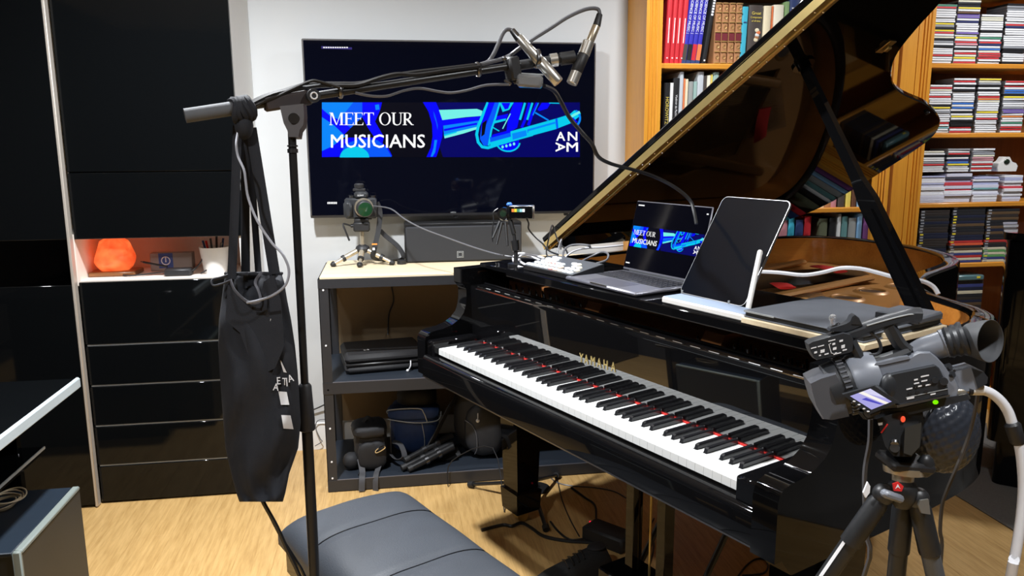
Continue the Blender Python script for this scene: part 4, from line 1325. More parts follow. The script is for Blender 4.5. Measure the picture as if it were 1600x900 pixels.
# dark boxed sets on the fourth shelf
z4 = 0.777
dvd_dark = [mat('dvd_' + str(i), c, 0.4, noise=0.1) for i, c in enumerate((srgb(38, 38, 42), srgb(52, 46, 44), srgb(34, 38, 58), srgb(92, 72, 52), srgb(176, 52, 50), srgb(212, 90, 60), srgb(96, 150, 90), srgb(206, 196, 170), srgb(60, 66, 120)))]
dn = ['black', 'dark brown', 'midnight blue', 'brown', 'red', 'coral', 'green', 'cream', 'indigo']
for c, (px, n, wd) in enumerate(((1459, 20, 0.16), (1512, 21, 0.182), (1565, 20, 0.18))):
    zz = z4 + 0.0005
    xm = cx(px, 365)
    for k in range(n):
        if c == 0:
            q = rc.choice((0, 0, 1, 2, 1))
        else:
            q = ([8, 7, 4, 8, 7, 3, 0, 5, 4] if c == 1 else [7, 8, 6, 7, 6, 7, 0, 1, 4])[k] if k < 9 else rc.choice((0, 0, 1, 2, 3))
        th = 0.0142 if k > 8 else 0.0125
        o = add('dvd_case', G().rbox(xm - wd / 2, xm + wd / 2, CY + 0.02, CY + 0.15, 0, th - 0.0006, 0.0012).box(xm - wd / 2 + 0.004, xm - wd / 2 + 0.022, CY + 0.0194, CY + 0.021, 0.003, th - 0.004, 1),
                [dvd_dark[q], CDC['yellow'] if rc.random() < 0.2 else CDC['grey']], smooth=0,
                label=f"{dn[q]} disc box, {ORD[k + 1]} from the bottom of the {POS[c]} stack on dark shelf", cat_='disc box', group='disc boxes on the fourth shelf')
        o.location.x += rc.uniform(-0.004, 0.004)
        o.location.z = zz
        zz += th
# things on the lowest visible shelf
z5 = 0.40
for k in range(14):
    q = rc.choice((0, 1, 2, 0, 3))
    o = add('dvd_case', G().rbox(2.80, 2.985, CY + 0.02, CY + 0.16, 0, 0.0135, 0.001), dvd_dark[q], smooth=0, label=f"{dn[q]} disc box, {ORD[k + 1]} from the bottom on the lowest visible shelf", cat_='disc box',
            group='disc boxes on the lowest visible shelf')
    o.location.z = z5 + 0.0005 + k * 0.0142
for k in range(5):
    q = (0, 7, 2, 8, 1)[k]
    o = add('dvd_case', G().rbox(2.80, 2.985, CY + 0.02, CY + 0.16, 0, 0.016, 0.001), dvd_dark[q], smooth=0, label=f"{dn[q]} flat box, {ORD[k + 1]} box of the upper pile on lowest shelf", cat_='disc box', group='flat boxes on the lowest visible shelf')
    o.location.z = z5 + 0.0005 + 14 * 0.0142 + k * 0.017
p = V((2.895, CY + 0.09, z5 + 0.0015 + 14 * 0.0142 + 5 * 0.017))
t = thing('plastic_case', p, 'pale teal plastic case on the lowest visible shelf', 'case')
add('shell', G().rbox(-0.085, 0.085, -0.08, 0.06, 0, 0.028, 0.006), mat('teal_plastic', (0.09, 0.17, 0.18, 1), 0.3, noise=0.1), t)
add('label_patch', G().box(0.04, 0.06, -0.081, -0.0795, 0.012, 0.022), CDC['yellow'], t)

# dark lacquered cabinet at the right frame edge
t = thing('cabinet', (2.66, 2.85, 0), 'glossy black cabinet with overhanging rounded top at right frame edge', 'cabinet')
def rr_poly(x0, x1, y0, y1, r):
    o = []
    for cx_, cy_, a in ((x1 - r, y1 - r, 0), (x0 + r, y1 - r, 90), (x0 + r, y0 + r, 180), (x1 - r, y0 + r, 270)):
        for i in range(7):
            o.append((cx_ + r * math.cos(R(a + i * 15)), cy_ + r * math.sin(R(a + i * 15))))
    return o
CM = Matrix.Translation((2.318, 2.655, 0)) @ Matrix.Rotation(R(-40), 4, 'Z')
cf = lambda u, v, w: CM @ V((u, v, w))
add('top', G().prism(rr_poly(0.0, 0.8, 0.0, 0.5, 0.05), cf, 1.008, 1.036), K['gloss'], t, W=True)
add('body', G().prism(rr_poly(0.015, 0.785, 0.015, 0.485, 0.04), cf, 0.20, 1.008), K['gloss'], t, W=True)
add('base', G().prism(rr_poly(0.05, 0.75, 0.06, 0.45, 0.03), cf, 0.0, 0.20), K['gloss'], t, W=True)

# ================================================================== grand piano
gp_ = thing('grand_piano', PM, 'black lacquered grand piano with raised lid and open keyboard', 'piano')
P = lambda n, g, m, **k: add(n, g, m, gp_, **k)
XL, XRR = -0.715, 0.738


def cheek(x0, x1, dy, nm):
    prof = [(-0.05, 0.637), (-0.05, 0.752), (-0.046, 0.766), (-0.036, 0.776), (-0.02, 0.781), (0.02, 0.785), (0.05, 0.793), (0.078, 0.808), (0.096, 0.828), (0.104, 0.85),
            (0.108, 0.875), (0.108, 0.905), (0.100, 0.920), (0.092, 0.928), (0.092, 0.975), (0.34, 0.975), (0.34, 0.600), (0.0, 0.600), (-0.03, 0.637)]
    poly = [(a + (dy if a < 0.3 else 0), b) for a, b in prof]
    g = G().prism(poly, lambda u, v, w: V((w, u, v)), x0, x1)
    return P(nm, g, K['gloss'])


cheek(XL, XL + 0.055, 0.025, 'cheek')
cheek(XRR - 0.055, XRR, 0.0, 'cheek')
outer = [(XRR, 0.33), (0.735, 0.50), (0.722, 0.66), (0.690, 0.775), (0.628, 0.850), (0.535, 0.905), (0.435, 0.965), (0.355, 1.055), (0.302, 1.165), (0.265, 1.29),
         (0.238, 1.42), (0.205, 1.545), (0.145, 1.665), (0.055, 1.765), (-0.06, 1.845), (-0.22, 1.91), (-0.42, 1.935), (-0.56, 1.895), (-0.645, 1.80), (-0.695, 1.65), (-0.715, 1.45), (-0.715, 0.9), (-0.715, 0.33)]
O = [V((a, b, 0)) for a, b in outer]
O = cat(O, 4)


def offset(P_, d):
    out = []
    for i, p in enumerate(P_):
        t = (P_[min(i + 1, len(P_) - 1)] - P_[max(i - 1, 0)]).normalized()
        out.append(p + V((-t.y, t.x, 0)) * d)
    return out


I = offset(O, 0.052)
I2 = offset(O, 0.0545)
n = len(O)
g = G()
vs, fs = [], []
Z0, Z1 = 0.600, 0.975
ring_ = []
for a, b in zip(O, I):
    m = (a + b) / 2
    for q, z in ((a, Z0), (a, Z1 - 0.006), (a + (b - a) * 0.1, Z1), (a + (b - a) * 0.9, Z1), (b, Z1 - 0.004), (b, Z0)):
        vs.append((q.x, q.y, z))
for i in range(n - 1):
    for k in range(6):
        j = (k + 1) % 6
        fs.append((i * 6 + k, i * 6 + j, (i + 1) * 6 + j, (i + 1) * 6 + k))
fs += [[0, 5, 4, 3, 2, 1], [(n - 1) * 6 + k for k in range(6)]]
P('rim', g.raw(vs, fs), K['gloss'])
vs, fs = [], []
for b in I2:
    vs += [(b.x, b.y, 0.78), (b.x, b.y, 0.969)]
for i in range(n - 1):
    fs.append((2 * i, 2 * i + 1, 2 * i + 3, 2 * i + 2))
P('inner_rim', G().raw(vs, fs), K['veneer'], label='orange wood veneer inside the rim')
P('soundboard', G().slab([V((q.x, q.y, 0.795)) for q in offset(O, 0.05)] + [V((-0.66, 0.34, 0.795)), V((0.68, 0.34, 0.795))], (0, 0, -0.01)), K['soundboard'])
P('keybed', G().box(XL + 0.055, XRR - 0.055, 0.05, 0.34, 0.612, 0.642), K['gloss'])
# key slip with rounded top
P('key_slip', G().prism([(-0.036, 0.637), (-0.036, 0.694), (-0.033, 0.702), (-0.026, 0.707), (-0.016, 0.709), (-0.006, 0.709), (-0.006, 0.637)], lambda u, v, w: V((w, u, v)), XL + 0.056, XRR - 0.056), K['gloss'])
P('key_slip_bead', G().box(XL + 0.056, XRR - 0.056, -0.0375, -0.036, 0.6365, 0.640), K['steel'])
for x0, x1 in ((XL + 0.056, -0.6145), (0.6145, XRR - 0.056)):
    P('key_block', G().rbox(x0, x1, -0.02, 0.150, 0.642, 0.757, 0.006), K['gloss'])

# keys
KZ = 0.735
WW = 1.225 / 52
def white_mesh(l, r):
    hw = WW / 2 - 0.0004
    hd = 0.050
    o = [(-hw, 0.0), (hw, 0.0), (hw, hd), (hw - r, hd), (hw - r, 0.149), (-hw + l, 0.149), (-hw + l, hd), (-hw, hd)]
    g = G()
    g.prism(o, lambda u, v, w: V((u, v + (0.0 if w > 0.6 else 0), w)), KZ - 0.020, KZ - 0.0012)
    o2 = [(a * 0.96, b + (0.001 if b == 0 else 0)) for a, b in o]
    g.prism(o2, lambda u, v, w: V((u, v, w)), KZ - 0.0012, KZ)
    return mesh_of('white_key', g, [K['ivory']], 0)
cut = {'C': (0, .008), 'D': (.0045, .0045), 'E': (.008, 0), 'F': (0, .0085), 'G': (.003, .006), 'A': (.006, .003), 'B': (.0085, 0)}
WMSH = {k: white_mesh(*v) for k, v in cut.items()}
WMSH['A0'] = white_mesh(0, .003); WMSH['C8'] = white_mesh(0, 0)
bh = 0.0118
bm_ = G()
bm_.raw([(-0.0055, 0.052, KZ - 0.006), (0.0055, 0.052, KZ - 0.006), (0.0055, 0.149, KZ - 0.006), (-0.0055, 0.149, KZ - 0.006),
         (-0.0047, 0.056, KZ + bh - 0.0035), (0.0047, 0.056, KZ + bh - 0.0035), (0.0047, 0.149, KZ + bh - 0.002), (-0.0047, 0.149, KZ + bh - 0.002),
         (-0.0036, 0.0605, KZ + bh - 0.0006), (0.0036, 0.0605, KZ + bh - 0.0006), (0.0036, 0.149, KZ + bh), (-0.0036, 0.149, KZ + bh)],
        [(0, 1, 5, 4), (1, 2, 6, 5), (2, 3, 7, 6), (3, 0, 4, 7), (4, 5, 9, 8), (5, 6, 10, 9), (6, 7, 11, 10), (7, 4, 8, 11), (8, 9, 10, 11), (3, 2, 1, 0)])
BM = mesh_of('black_key', bm_, [K['ebony']], 0)
seq = ['A', 'B'] + list('CDEFGAB') * 7 + ['C']
off = {'C': 0.0052 + 0.0, 'D': 0.0, 'F': 0, 'G': 0, 'A': 0}
for i, nn in enumerate(seq):
    x = -0.6125 + (i + 0.5) * WW
    o = bpy.data.objects.new('white_key', WMSH['A0' if i == 0 else 'C8' if i == 51 else nn])
    C.objects.link(o); o.parent = gp_; o.location = (x, 0, 0)
    if nn in 'CDFGA' and i < 51:
        d = {'C': -0.0016, 'D': 0.0016, 'F': -0.0020, 'G': 0, 'A': 0.0020}[nn]
        o = bpy.data.objects.new('black_key', BM)
        C.objects.link(o); o.parent = gp_; o.location = (x + WW / 2 + d, 0, 0)
P('key_frame', G().box(-0.6135, 0.6135, 0.004, 0.150, 0.690, KZ - 0.020), K['satin'])
P('felt_strip', G().box(-0.613, 0.613, 0.1495, 0.1535, 0.715, KZ + 0.0035), K['felt'], label='red felt strip behind the keys')
# fallboard
FB0, FB1 = XL + 0.0555, XRR - 0.0555
P('fallboard', G().prism([(0.1545, 0.728), (0.1490, 0.906), (0.1495, 0.913), (0.151, 0.9175), (0.166, 0.918), (0.172, 0.728)], lambda u, v, w: V((w, u, v)), FB0, FB1), K['fallboard'])
g = G().box(FB0 + 0.02, FB1 - 0.01, 0.1525, 0.1545, 0.9175, 0.9205).box(FB0 + 0.02, FB1 - 0.01, 0.1590, 0.1610, 0.9175, 0.9205)
k = FB0 + 0.03
while k < FB1 - 0.05:
    g.cyl((k, 0.1567, 0.919), (k + 0.030, 0.1567, 0.919), 0.0028, n=6)
    k += 0.056
P('fallboard_hinge', g, K['chrome'], label='bright continuous hinge along the fallboard', kind='stuff')
g = G().rbox(FB0, FB1, 0.1665, 0.204, 0.908, 0.9185, 0.003)
P('fallboard_flap', g, K['gloss'])
P('fallboard_flap_bead', G().cyl((FB0 + 0.01, 0.200, 0.9205), (FB1 - 0.01, 0.200, 0.9205), 0.0045, n=10), K['gloss'])
# maker name on the fallboard, gilt letters
for ch, px in zip('YAMAHA', (909, 917, 927, 937, 947, 959)):
    L = PMI @ (CAM_P + ray(px, 566 + (px - 909) * 0.29) * ((PM @ V((0, 0.153, 0)) - CAM_P).dot(PM.to_3x3() @ V((0, 1, 0))) / ray(px, 566 + (px - 909) * 0.29).dot(PM.to_3x3() @ V((0, 1, 0)))))
    Mt = Matrix.Translation((L.x, 0.1545 - (L.z - 0.728) * 0.0309 - 0.0008, L.z)) @ Matrix.Rotation(PI / 2 + 0.0309, 4, 'X')
    P('gilt_letter', G().text(ch, 0.037, Mt, ext=0.0008, align='CENTER', sx=0.72), K['brass'])
# action behind the fallboard
P('action_floor', G().box(FB0, FB1, 0.206, 0.36, 0.85, 0.880), K['rubber'])
P('action_rail', G().rbox(FB0, FB1, 0.300, 0.335, 0.872, 0.925, 0.004), K['action'], label='reddish brown action rail')
for x in (-0.115, 0.33):
    P('action_bracket', G().prism([(0.23, 0.905), (0.25, 0.936), (0.31, 0.942), (0.31, 0.90)], lambda u, v, w: V((w, u, v)), x - 0.05, x + 0.012), K['action'], label='brown wooden action bracket')
g = G()
for i in range(66):
    x = 0.26 + (i % 33) * 0.0125 if i < 33 else -0.60 + (i % 33) * 0.0125
    if abs(x - 0.33) < 0.02:
        continue
    yv = 0.252 + 0.014 * (i % 3)
    g.cyl((x, yv, 0.875), (x, yv - 0.006, 0.918 + 0.004 * (i % 2)), 0.0028, n=6)
P('regulating_screws', g, K['chrome'], kind='stuff')
P('damper_felt', G().tube([(x, 0.238 + 0.004 * math.sin(x * 140), 0.902 + 0.003 * math.sin(x * 90)) for x in [0.19 + 0.012 * i for i in range(40)]], 0.007, 6, sm=1), K['rubber'], kind='stuff')
P('number_plate', G().box(-0.035, 0.055, 0.206, 0.208, 0.9095, 0.9225), K['brass'], label='small brass plate')
P('pin_block', G().rbox(FB0, FB1, 0.345, 0.50, 0.86, 0.90, 0.004), K['gold'])

# iron plate, strings
PZ = 0.868
pl = [(0.665, 0.50), (0.655, 0.66), (0.625, 0.755), (0.565, 0.815), (0.47, 0.865), (0.37, 0.93), (0.295, 1.02), (0.24, 1.15), (0.205, 1.28), (0.178, 1.41), (0.145, 1.53), (0.09, 1.635), (0.0, 1.725), (-0.1, 1.79), (-0.06, 1.56),
      (-0.09, 1.40), (-0.10, 1.20), (0.02, 0.98), (0.20, 0.80), (0.36, 0.50)]
P('iron_plate', G().slab([V((a, b, PZ)) for a, b in cat([V((a, b, 0)) for a, b in pl], 1) and pl], (0, 0, -0.014)), K['gold'], label='bronze painted iron plate')
P('iron_plate', G().slab([V((a, b, PZ - 0.004)) for a, b in [(-0.1, 1.79), (-0.22, 1.84), (-0.42, 1.87), (-0.55, 1.84), (-0.62, 1.76), (-0.645, 1.62), (-0.645, 0.50), (-0.55, 0.50), (-0.55, 1.2), (-0.45, 1.52), (-0.06, 1.56)]], (0, 0, -0.014)), K['gold'])
for (x, y), r in (((0.035, 1.185), 0.048), ((0.012, 1.36), 0.048), ((0.02, 1.525), 0.042)):
    g = G().lathe([(r - 0.006, -0.002), (r - 0.004, 0.004), (r, 0.007), (r + 0.005, 0.005), (r + 0.012, 0.0)], 28, o=(x, y, PZ))
    ho = P('plate_hole_ring', g, K['gold'])
    add('hole_shade_disc', G().cyl((x, y, PZ - 0.001), (x, y, PZ + 0.0008), r - 0.003, n=28), mat('hole_shadow_wood', (0.05, 0.022, 0.008, 1), 0.5), ho)  # flat disc on the plate, shade of the open hole put into its dark colour
for x0, y0, x1, y1 in ((-0.33, 0.5, -0.52, 1.70), (-0.05, 0.5, -0.12, 1.56), (0.20, 0.5, 0.02, 0.99)):
    g = G().tube([(x0, y0, PZ + 0.012), (x1, y1, PZ + 0.012)], (0.012, 0.022), 8, sm=1, flat=(0, 0, 1))
    P('plate_strut', g, K['gold'])
P('plate_bar', G().tube([(-0.60, 0.51, PZ + 0.012), (0.0, 0.505, PZ + 0.014), (0.62, 0.50, PZ + 0.012)], (0.012, 0.016), 8, flat=(0, 0, 1)), K['gold'])
g = G()
for i in range(96):
    u = i / 95
    a = V((-0.60 + 1.2 * u, 0.52, 0.884))
    if u < 0.3:
        b = V((-0.30 + 0.62 * u, 1.72 - 0.5 * u, 0.886))
    else:
        b = V((-0.60 + 1.05 * u, 1.72 - 1.05 * u, 0.878))
    g.tube([a, b], 0.0009 if u > 0.3 else 0.0016, 3, sm=1)
P('strings', g, K['steel'], kind='stuff')
for (x0, y0, x1, y1) in ((-0.19, 1.13, -0.12, 1.08), (-0.36, 1.58, -0.22, 1.53)):
    P('string_felt', G().tube([(x0, y0, 0.892), ((x0 + x1) / 2, (y0 + y1) / 2 - 0.01, 0.897), (x1, y1, 0.892)], (0.005, 0.035), 8, flat=(0, 0, 1)), K['felt'], label='red felt woven in the strings')
g = G()
for i in range(40):
    x = -0.5 + i * 0.022
    g.rbox(x - 0.006, x + 0.006, 0.60, 0.68, 0.89, 0.935, 0.002)
P('dampers', g, K['rubber'], kind='stuff')
# lock plate on the treble side
lp = PMI @ atZ(1452, 472, 0.93)
P('lid_lock_plate', G().rbox(0.654, 0.660, 0.735, 0.775, 0.885, 0.955, 0.001, M=Matrix.Translation((-0.085, 0.095, 0)) @ Matrix.Rotation(R(0), 4, 'Z')).cyl((0.565, 0.852, 0.92), (0.571, 0.852, 0.92), 0.006, n=8), K['brass'], label='brass catch plate on the rim')

# lid, hinged along the spine
LA = R(32.27)
LM = Matrix.Translation((-0.738, 0, 1.003)) @ Matrix.Rotation(-LA, 4, 'Y')      # x -> u along the opened lid
lo = [(0.0, 0.515), (1.475, 0.515), (1.475, 0.66), (1.46, 0.78), (1.42, 0.87), (1.355, 0.925), (1.27, 0.962), (1.17, 1.018), (1.095, 1.095), (1.035, 1.19), (0.992, 1.30), (0.965, 1.41), (0.938, 1.53),
      (0.885, 1.685), (0.825, 1.805), (0.745, 1.89), (0.64, 1.925), (0.50, 1.935), (0.34, 1.938), (0.20, 1.915), (0.10, 1.85), (0.03, 1.72), (0.0, 1.54)]
LO = [V((a, b, 0)) for a, b in lo]
LO2 = [LO[0], LO[1]] + cat(LO[2:22], 4) + [LO[22]]
g = G()
nl_ = len(LO2)
cen = V((0.5, 1.1, 0))
lay = [(0.0, 0.004), (0.004, 0.0), (0.018, 0.0), (0.022, 0.004)]
vs, fs = [], []
for z, ins in lay:
    for i, q in enumerate(LO2):
        t_ = (LO2[(i + 1) % nl_] - LO2[i - 1]).normalized()
        q2 = q + V((-t_.y, t_.x, 0)) * ins
        vs.append((q2.x, q2.y, z))
for k in range(3):
    for i in range(nl_):
        j = (i + 1) % nl_
        fs.append((k * nl_ + i, k * nl_ + j, (k + 1) * nl_ + j, (k + 1) * nl_ + i))
fs += [list(range(nl_))[::-1], list(range(3 * nl_, 4 * nl_))]
g.raw(vs, fs, 0, LM)
P('lid', g, K['lid'])
P('front_flap', G().rbox(0.0, 1.475, 0.512, 0.90, 0.026, 0.046, 0.004, M=LM), K['gloss'])
g = G().box(0.0, 1.47, 0.509, 0.548, -0.0015, 0.0, M=LM)
h = P('lid_hinge', g, K['brass'], label='long brass hinge strip along the lid edge')
add('hinge_barrel', G().cyl(LM @ V((0.0, 0.5295, -0.0025)), LM @ V((1.47, 0.5295, -0.0025)), 0.0032, n=8), K['brass'], h)
add('hinge_leaf', G().box(0.0, 1.47, 0.505, 0.509, -0.0015, 0.02, M=LM), K['brass'], h)
g = G()
for i in range(24):
    for v_ in (0.516, 0.5425):
        u_ = 0.03 + i * 0.062 + (0.004 if v_ > 0.53 else 0)
        g.ell(LM @ V((u_, v_, -0.0015)), (0.0035, 0.0035, 0.003), 8, 4)
add('hinge_screws', g, K['chrome'], h, kind='stuff')
for u_, v_ in ((1.20, 0.965), (1.30, 0.86)):
    pass
c = LM @ V((1.185, 0.93, -0.002))
P('lid_catch', G().rbox(1.16, 1.21, 0.915, 0.945, -0.004, 0.0, 0.0015, M=LM).rbox(1.175, 1.195, 0.92, 0.94, -0.014, -0.003, 0.003, M=LM), K['brass'], label='brass lid catch')
P('lid_bumper', G().cyl(LM @ V((0.895, 1.60, -0.009)), LM @ V((0.895, 1.60, 0.0)), 0.008, n=10), K['rubber'])
P('prop_socket', G().cyl(LM @ V((1.088, 0.690, -0.006)), LM @ V((1.088, 0.690, 0.0)), 0.030, n=20).cyl(LM @ V((1.088, 0.690, -0.018)), LM @ V((1.088, 0.690, -0.006)), 0.018, n=16), K['gloss'])
# prop stick
p1 = LM @ V((1.088, 0.690, -0.012))
p0 = V((0.608, 0.640, 0.950))
ax = (p1 - p0)
def bar(a, b, wa, wb, d, mi=0, yo=0.0):
    z = (b - a).normalized()
    y = V((0, 1, 0)); y = (y - z * y.dot(z)).normalized()
    x = y.cross(z)
    vs = []
    for p, w in ((a, wa), (b, wb)):
        for sx, sy in ((-1, -1), (1, -1), (1, 1), (-1, 1)):
            vs.append(p + x * sx * w / 2 + y * (sy * d / 2 + yo))
    return vs, [(3, 2, 1, 0), (4, 5, 6, 7), (0, 1, 5, 4), (1, 2, 6, 5), (2, 3, 7, 6), (3, 0, 4, 7)]
g = G()
q1 = p0 + ax * 0.46
g.raw(*bar(p0, q1, 0.050, 0.044, 0.024))
q2 = p0 + ax * 0.54
g.raw(*bar(q1, q2, 0.044, 0.026, 0.024))
g.raw(*bar(q2, p1, 0.026, 0.021, 0.022))
pr = P('lid_prop', g, K['gloss'])
add('short_prop', G().raw(*bar(p0 + ax * 0.04, p0 + ax * 0.42, 0.022, 0.019, 0.014, yo=-0.016)), K['gloss'], pr)
add('prop_pivot', G().cyl(p0 + V((0, -0.03, 0.03)), p0 + V((0, 0.03, 0.03)), 0.006, n=10), K['brass'], pr)

# legs, lyre
def leg(x, y, nm='leg'):
    g = G()
    def sec(z, h):
        return [(x - h, y - h, z), (x + h, y - h, z), (x + h, y + h, z), (x - h, y + h, z)]
    lv = [(0.60, 0.065), (0.46, 0.065), (0.44, 0.055), (0.135, 0.045), (0.13, 0.055), (0.05, 0.050), (0.05, 0.04)]
    vs = [q for z, h in lv for q in sec(z, h)]
    fs = [(k * 4 + i, k * 4 + (i + 1) % 4, k * 4 + 4 + (i + 1) % 4, k * 4 + 4 + i) for k in range(len(lv) - 1) for i in range(4)]
    fs += [(3, 2, 1, 0), [len(vs) - 4 + i for i in range(4)]]
    fs = [tuple(reversed(f)) for f in fs]
    l = P(nm, g.raw(vs, fs), K['gloss'], smooth=0)
    add('caster', G().cyl((x - 0.014, y, 0.024), (x + 0.014, y, 0.024), 0.024, n=18).box(x - 0.022, x + 0.022, y - 0.014, y + 0.014, 0.03, 0.05), K['brass'], l, label='brass caster')
leg(-0.70, 0.375)
leg(0.660, 0.19)
leg(-0.28, 1.70)
for x in (0.0, 0.125):
    P('lyre_post', G().rbox(x - 0.017, x + 0.017, 0.276, 0.312, 0.13, 0.60, 0.002), K['gloss'])
P('pedal_box', G().rbox(-0.09, 0.215, 0.235, 0.37, 0.055, 0.15, 0.006), K['gloss'])
for x in (-0.02, 0.06, 0.14):
    P('pedal', G().tube([(x, 0.235, 0.08), (x, 0.175, 0.083), (x, 0.135, 0.075)], (0.006, 0.016), 8, flat=(0, 0, 1)), K['brass'], label='brass pedal')
for x in (0.04, 0.085):
    P('pedal_rod', G().cyl((x, 0.32, 0.13), (x, 0.32, 0.60), 0.0035, n=8), K['brass'])
for x in (-0.05, 0.175):
    P('lyre_brace', G().cyl((x, 0.36, 0.12), (x + 0.02, 0.66, 0.60), 0.009, n=8), K['satin'])

# ================================================================== boards over the action
DZ = 1.000
g = G().rbox(-0.46, 0.678, 0.158, 0.50, 0.9755, DZ, 0.003)
M0 = PM
def pth(nm, x, y, z, rz, label, cat_, group=None):
    return thing(nm, PM @ Matrix.Translation((x, y, z)) @ Matrix.Rotation(R(rz), 4, 'Z'), label, cat_, group)
t = pth('desk_board', 0, 0, 0.9755, 0, 'glossy black board laid across the front of the piano', 'board')
add('board', G().rbox(-0.46, 0.725, 0.158, 0.50, 0.0, DZ - 0.9755, 0.003), K['gloss'], t)
add('edge_bead', G().box(-0.455, 0.72, 0.1572, 0.1582, 0.001, 0.003), K['steel'], t)
t = pth('slide_rail', -0.56, 0.155, 0.9755, 0, 'short black desk rail left of the laid board', 'rail')
add('rail', G().rbox(-0.10, 0.09, 0.03, 0.34, 0.0, 0.016, 0.003), K['gloss'], t)
add('stop', G().cyl((-0.02, 0.05, 0.016), (-0.02, 0.05, 0.024), 0.006, n=10), K['chrome'], t)

# ================================================================== things on the laid board
def yl(px, py, y):
    """point of the piano-local plane y = const seen at a pixel, in room coordinates"""
    nrm = PM.to_3x3() @ V((0, 1, 0))
    d = ray(px, py)
    return CAM_P + d * ((pw(0, y, 0) - CAM_P).dot(nrm) / d.dot(nrm))


# laptop
t = pth('laptop', -0.030, 0.172, DZ, -2.0, 'open grey laptop showing the blue banner on the black board', 'laptop')
W2, DD = 0.152, 0.212
add('base', G().rbox(-W2, W2, 0, DD, 0.001, 0.0125, 0.004), K['alu'], t)
add('hand_notch', G().box(-0.035, 0.035, -0.0006, 0.004, 0.010, 0.0127), K['silver'], t)
add('trackpad', G().box(-0.067, 0.067, 0.012, 0.088, 0.0122, 0.0128), mat('trackpad_grey', (0.17, 0.17, 0.21, 1), 0.3, metal=0.5), t)
g = G()
kb = add('keyboard_well', G().box(-0.137, 0.137, 0.096, 0.198, 0.0122, 0.0127), K['camdark'], t)
km = mesh_of('laptop_key', G().rbox(-0.0082, 0.0082, -0.0076, 0.0076, 0, 0.0014, 0.001), [mat('key_black', (0.022, 0.022, 0.028, 1), 0.45)], 0)
for r_ in range(5):
    for c_ in range(14):
        if r_ == 0 and 4 <= c_ <= 8:
            if c_ == 6:
                add('space_bar', G().rbox(-0.048, 0.048, 0.0995, 0.1145, 0.0127, 0.0141, 0.001), km.materials[0], kb)
            continue
        o = bpy.data.objects.new('laptop_key', km)
        C.objects.link(o); o.parent = kb
        o.location = (-0.1265 + c_ * 0.01946, 0.107 + r_ * 0.0193, 0.0127)
LMx = Matrix.Translation((0, DD - 0.004, 0.012)) @ Matrix.Rotation(R(-14), 4, 'X')      # lid: x across, z up the lid
lid = add('lid', G().rbox(-W2, W2, 0.0, 0.005, 0.003, 0.208, 0.0022, M=LMx), K['alu'], t)
add('hinge', G().cyl((-0.12, DD - 0.002, 0.012), (0.12, DD - 0.002, 0.012), 0.005, n=10), K['camdark'], t)
add('screen', G().box(-W2 + 0.003, W2 - 0.003, -0.0006, 0.001, 0.010, 0.205, M=LMx), mat('laptop_glass', (0.002, 0.002, 0.004, 1), 0.06), lid)
TL = PM @ Matrix.Translation((-0.030, 0.172, DZ)) @ Matrix.Rotation(R(-2), 4, 'Z') @ LMx
def lapfn(px, py, l):
    u = (px - 503) / 403.0
    v = (py - 160) / 85.5
    return TL @ V((-0.1435 + u * 0.287, -0.0008 - 0.00012 * l, 0.1335 - v * 0.0605))
gpi, gte = G(), G()
banner(gpi, gte, lapfn)
add('banner_picture', gpi, EMS, lid, W=True, smooth=0, kind='stuff', label='lit blue banner')
add('banner_words', gte, EMS, lid, W=True, smooth=0, kind='stuff', label='white lettering MEET OUR MUSICIANS')
g = G()
for x0, z0, w_ in ((-0.140, 0.193, 0.026), (0.135, 0.186, 0.007), (-0.143, 0.022, 0.017)):
    g.poly([TL @ V(q) for q in ((x0, -0.0012, z0), (x0 + w_, -0.0012, z0), (x0 + w_, -0.0012, z0 + 0.0035), (x0, -0.0012, z0 + 0.0035))], EI['white'])
add('screen_caption', g, EMS, lid, W=True, smooth=0, kind='stuff')

# tablet on a white stand
t = pth('tablet', 0.288, 0.252, DZ + 0.013, -3.0, 'dark tablet leaning on a white arm beside the laptop', 'tablet')
TM = Matrix.Rotation(R(-31), 4, 'X')
def rrp(w, z0, z1, r):
    o = []
    for cx_, cz_, a in ((w - r, z1 - r, 0), (-w + r, z1 - r, 90), (-w + r, z0 + r, 180), (w - r, z0 + r, 270)):
        for i in range(6):
            o.append((cx_ + r * math.cos(R(a + i * 18)), cz_ + r * math.sin(R(a + i * 18))))
    return o
add('body', G().prism(rrp(0.1065, 0.0, 0.272, 0.016), lambda u, v, w: TM @ V((u, w, v)), 0.0, 0.006), K['silver'], t, label='thin silver rim')
add('glass', G().prism(rrp(0.1050, 0.0015, 0.2705, 0.015), lambda u, v, w: TM @ V((u, w, v)), -0.0006, 0.001), mat('tablet_glass', (0.004, 0.005, 0.008, 1), 0.09), t)
for x in (-0.085, 0.07):
    add('support_clip', G().tube([(x, 0.012, -0.004), (x, -0.008, -0.004), (x, -0.0095, 0.010)], 0.0025, 6, sm=2), K['grey'], t)
t = pth('tablet_stand', 0.335, 0.205, DZ, -1.0, 'white bar stand with upright arm behind the tablet', 'stand')
add('bar', G().rbox(-0.128, 0.128, -0.035, 0.030, 0.0, 0.0165, 0.004), K['white'], t)
add('bar_top', G().box(-0.124, 0.124, -0.031, 0.027, 0.0163, 0.0172), mat('blue_grey_top', srgb(150, 165, 188), 0.4, noise=0.04), t)
a1, a0 = PMI @ yl(1187, 394, 0.30), PMI @ yl(1168, 489, 0.232)
o_ = V((0.335, 0.205, DZ))
add('arm', G().tube([a0 - o_, a1 - o_], 0.0062, 10, sm=1).ell(a1 - o_, (0.0062, 0.0062, 0.0062), 10, 6), K['white'], t)
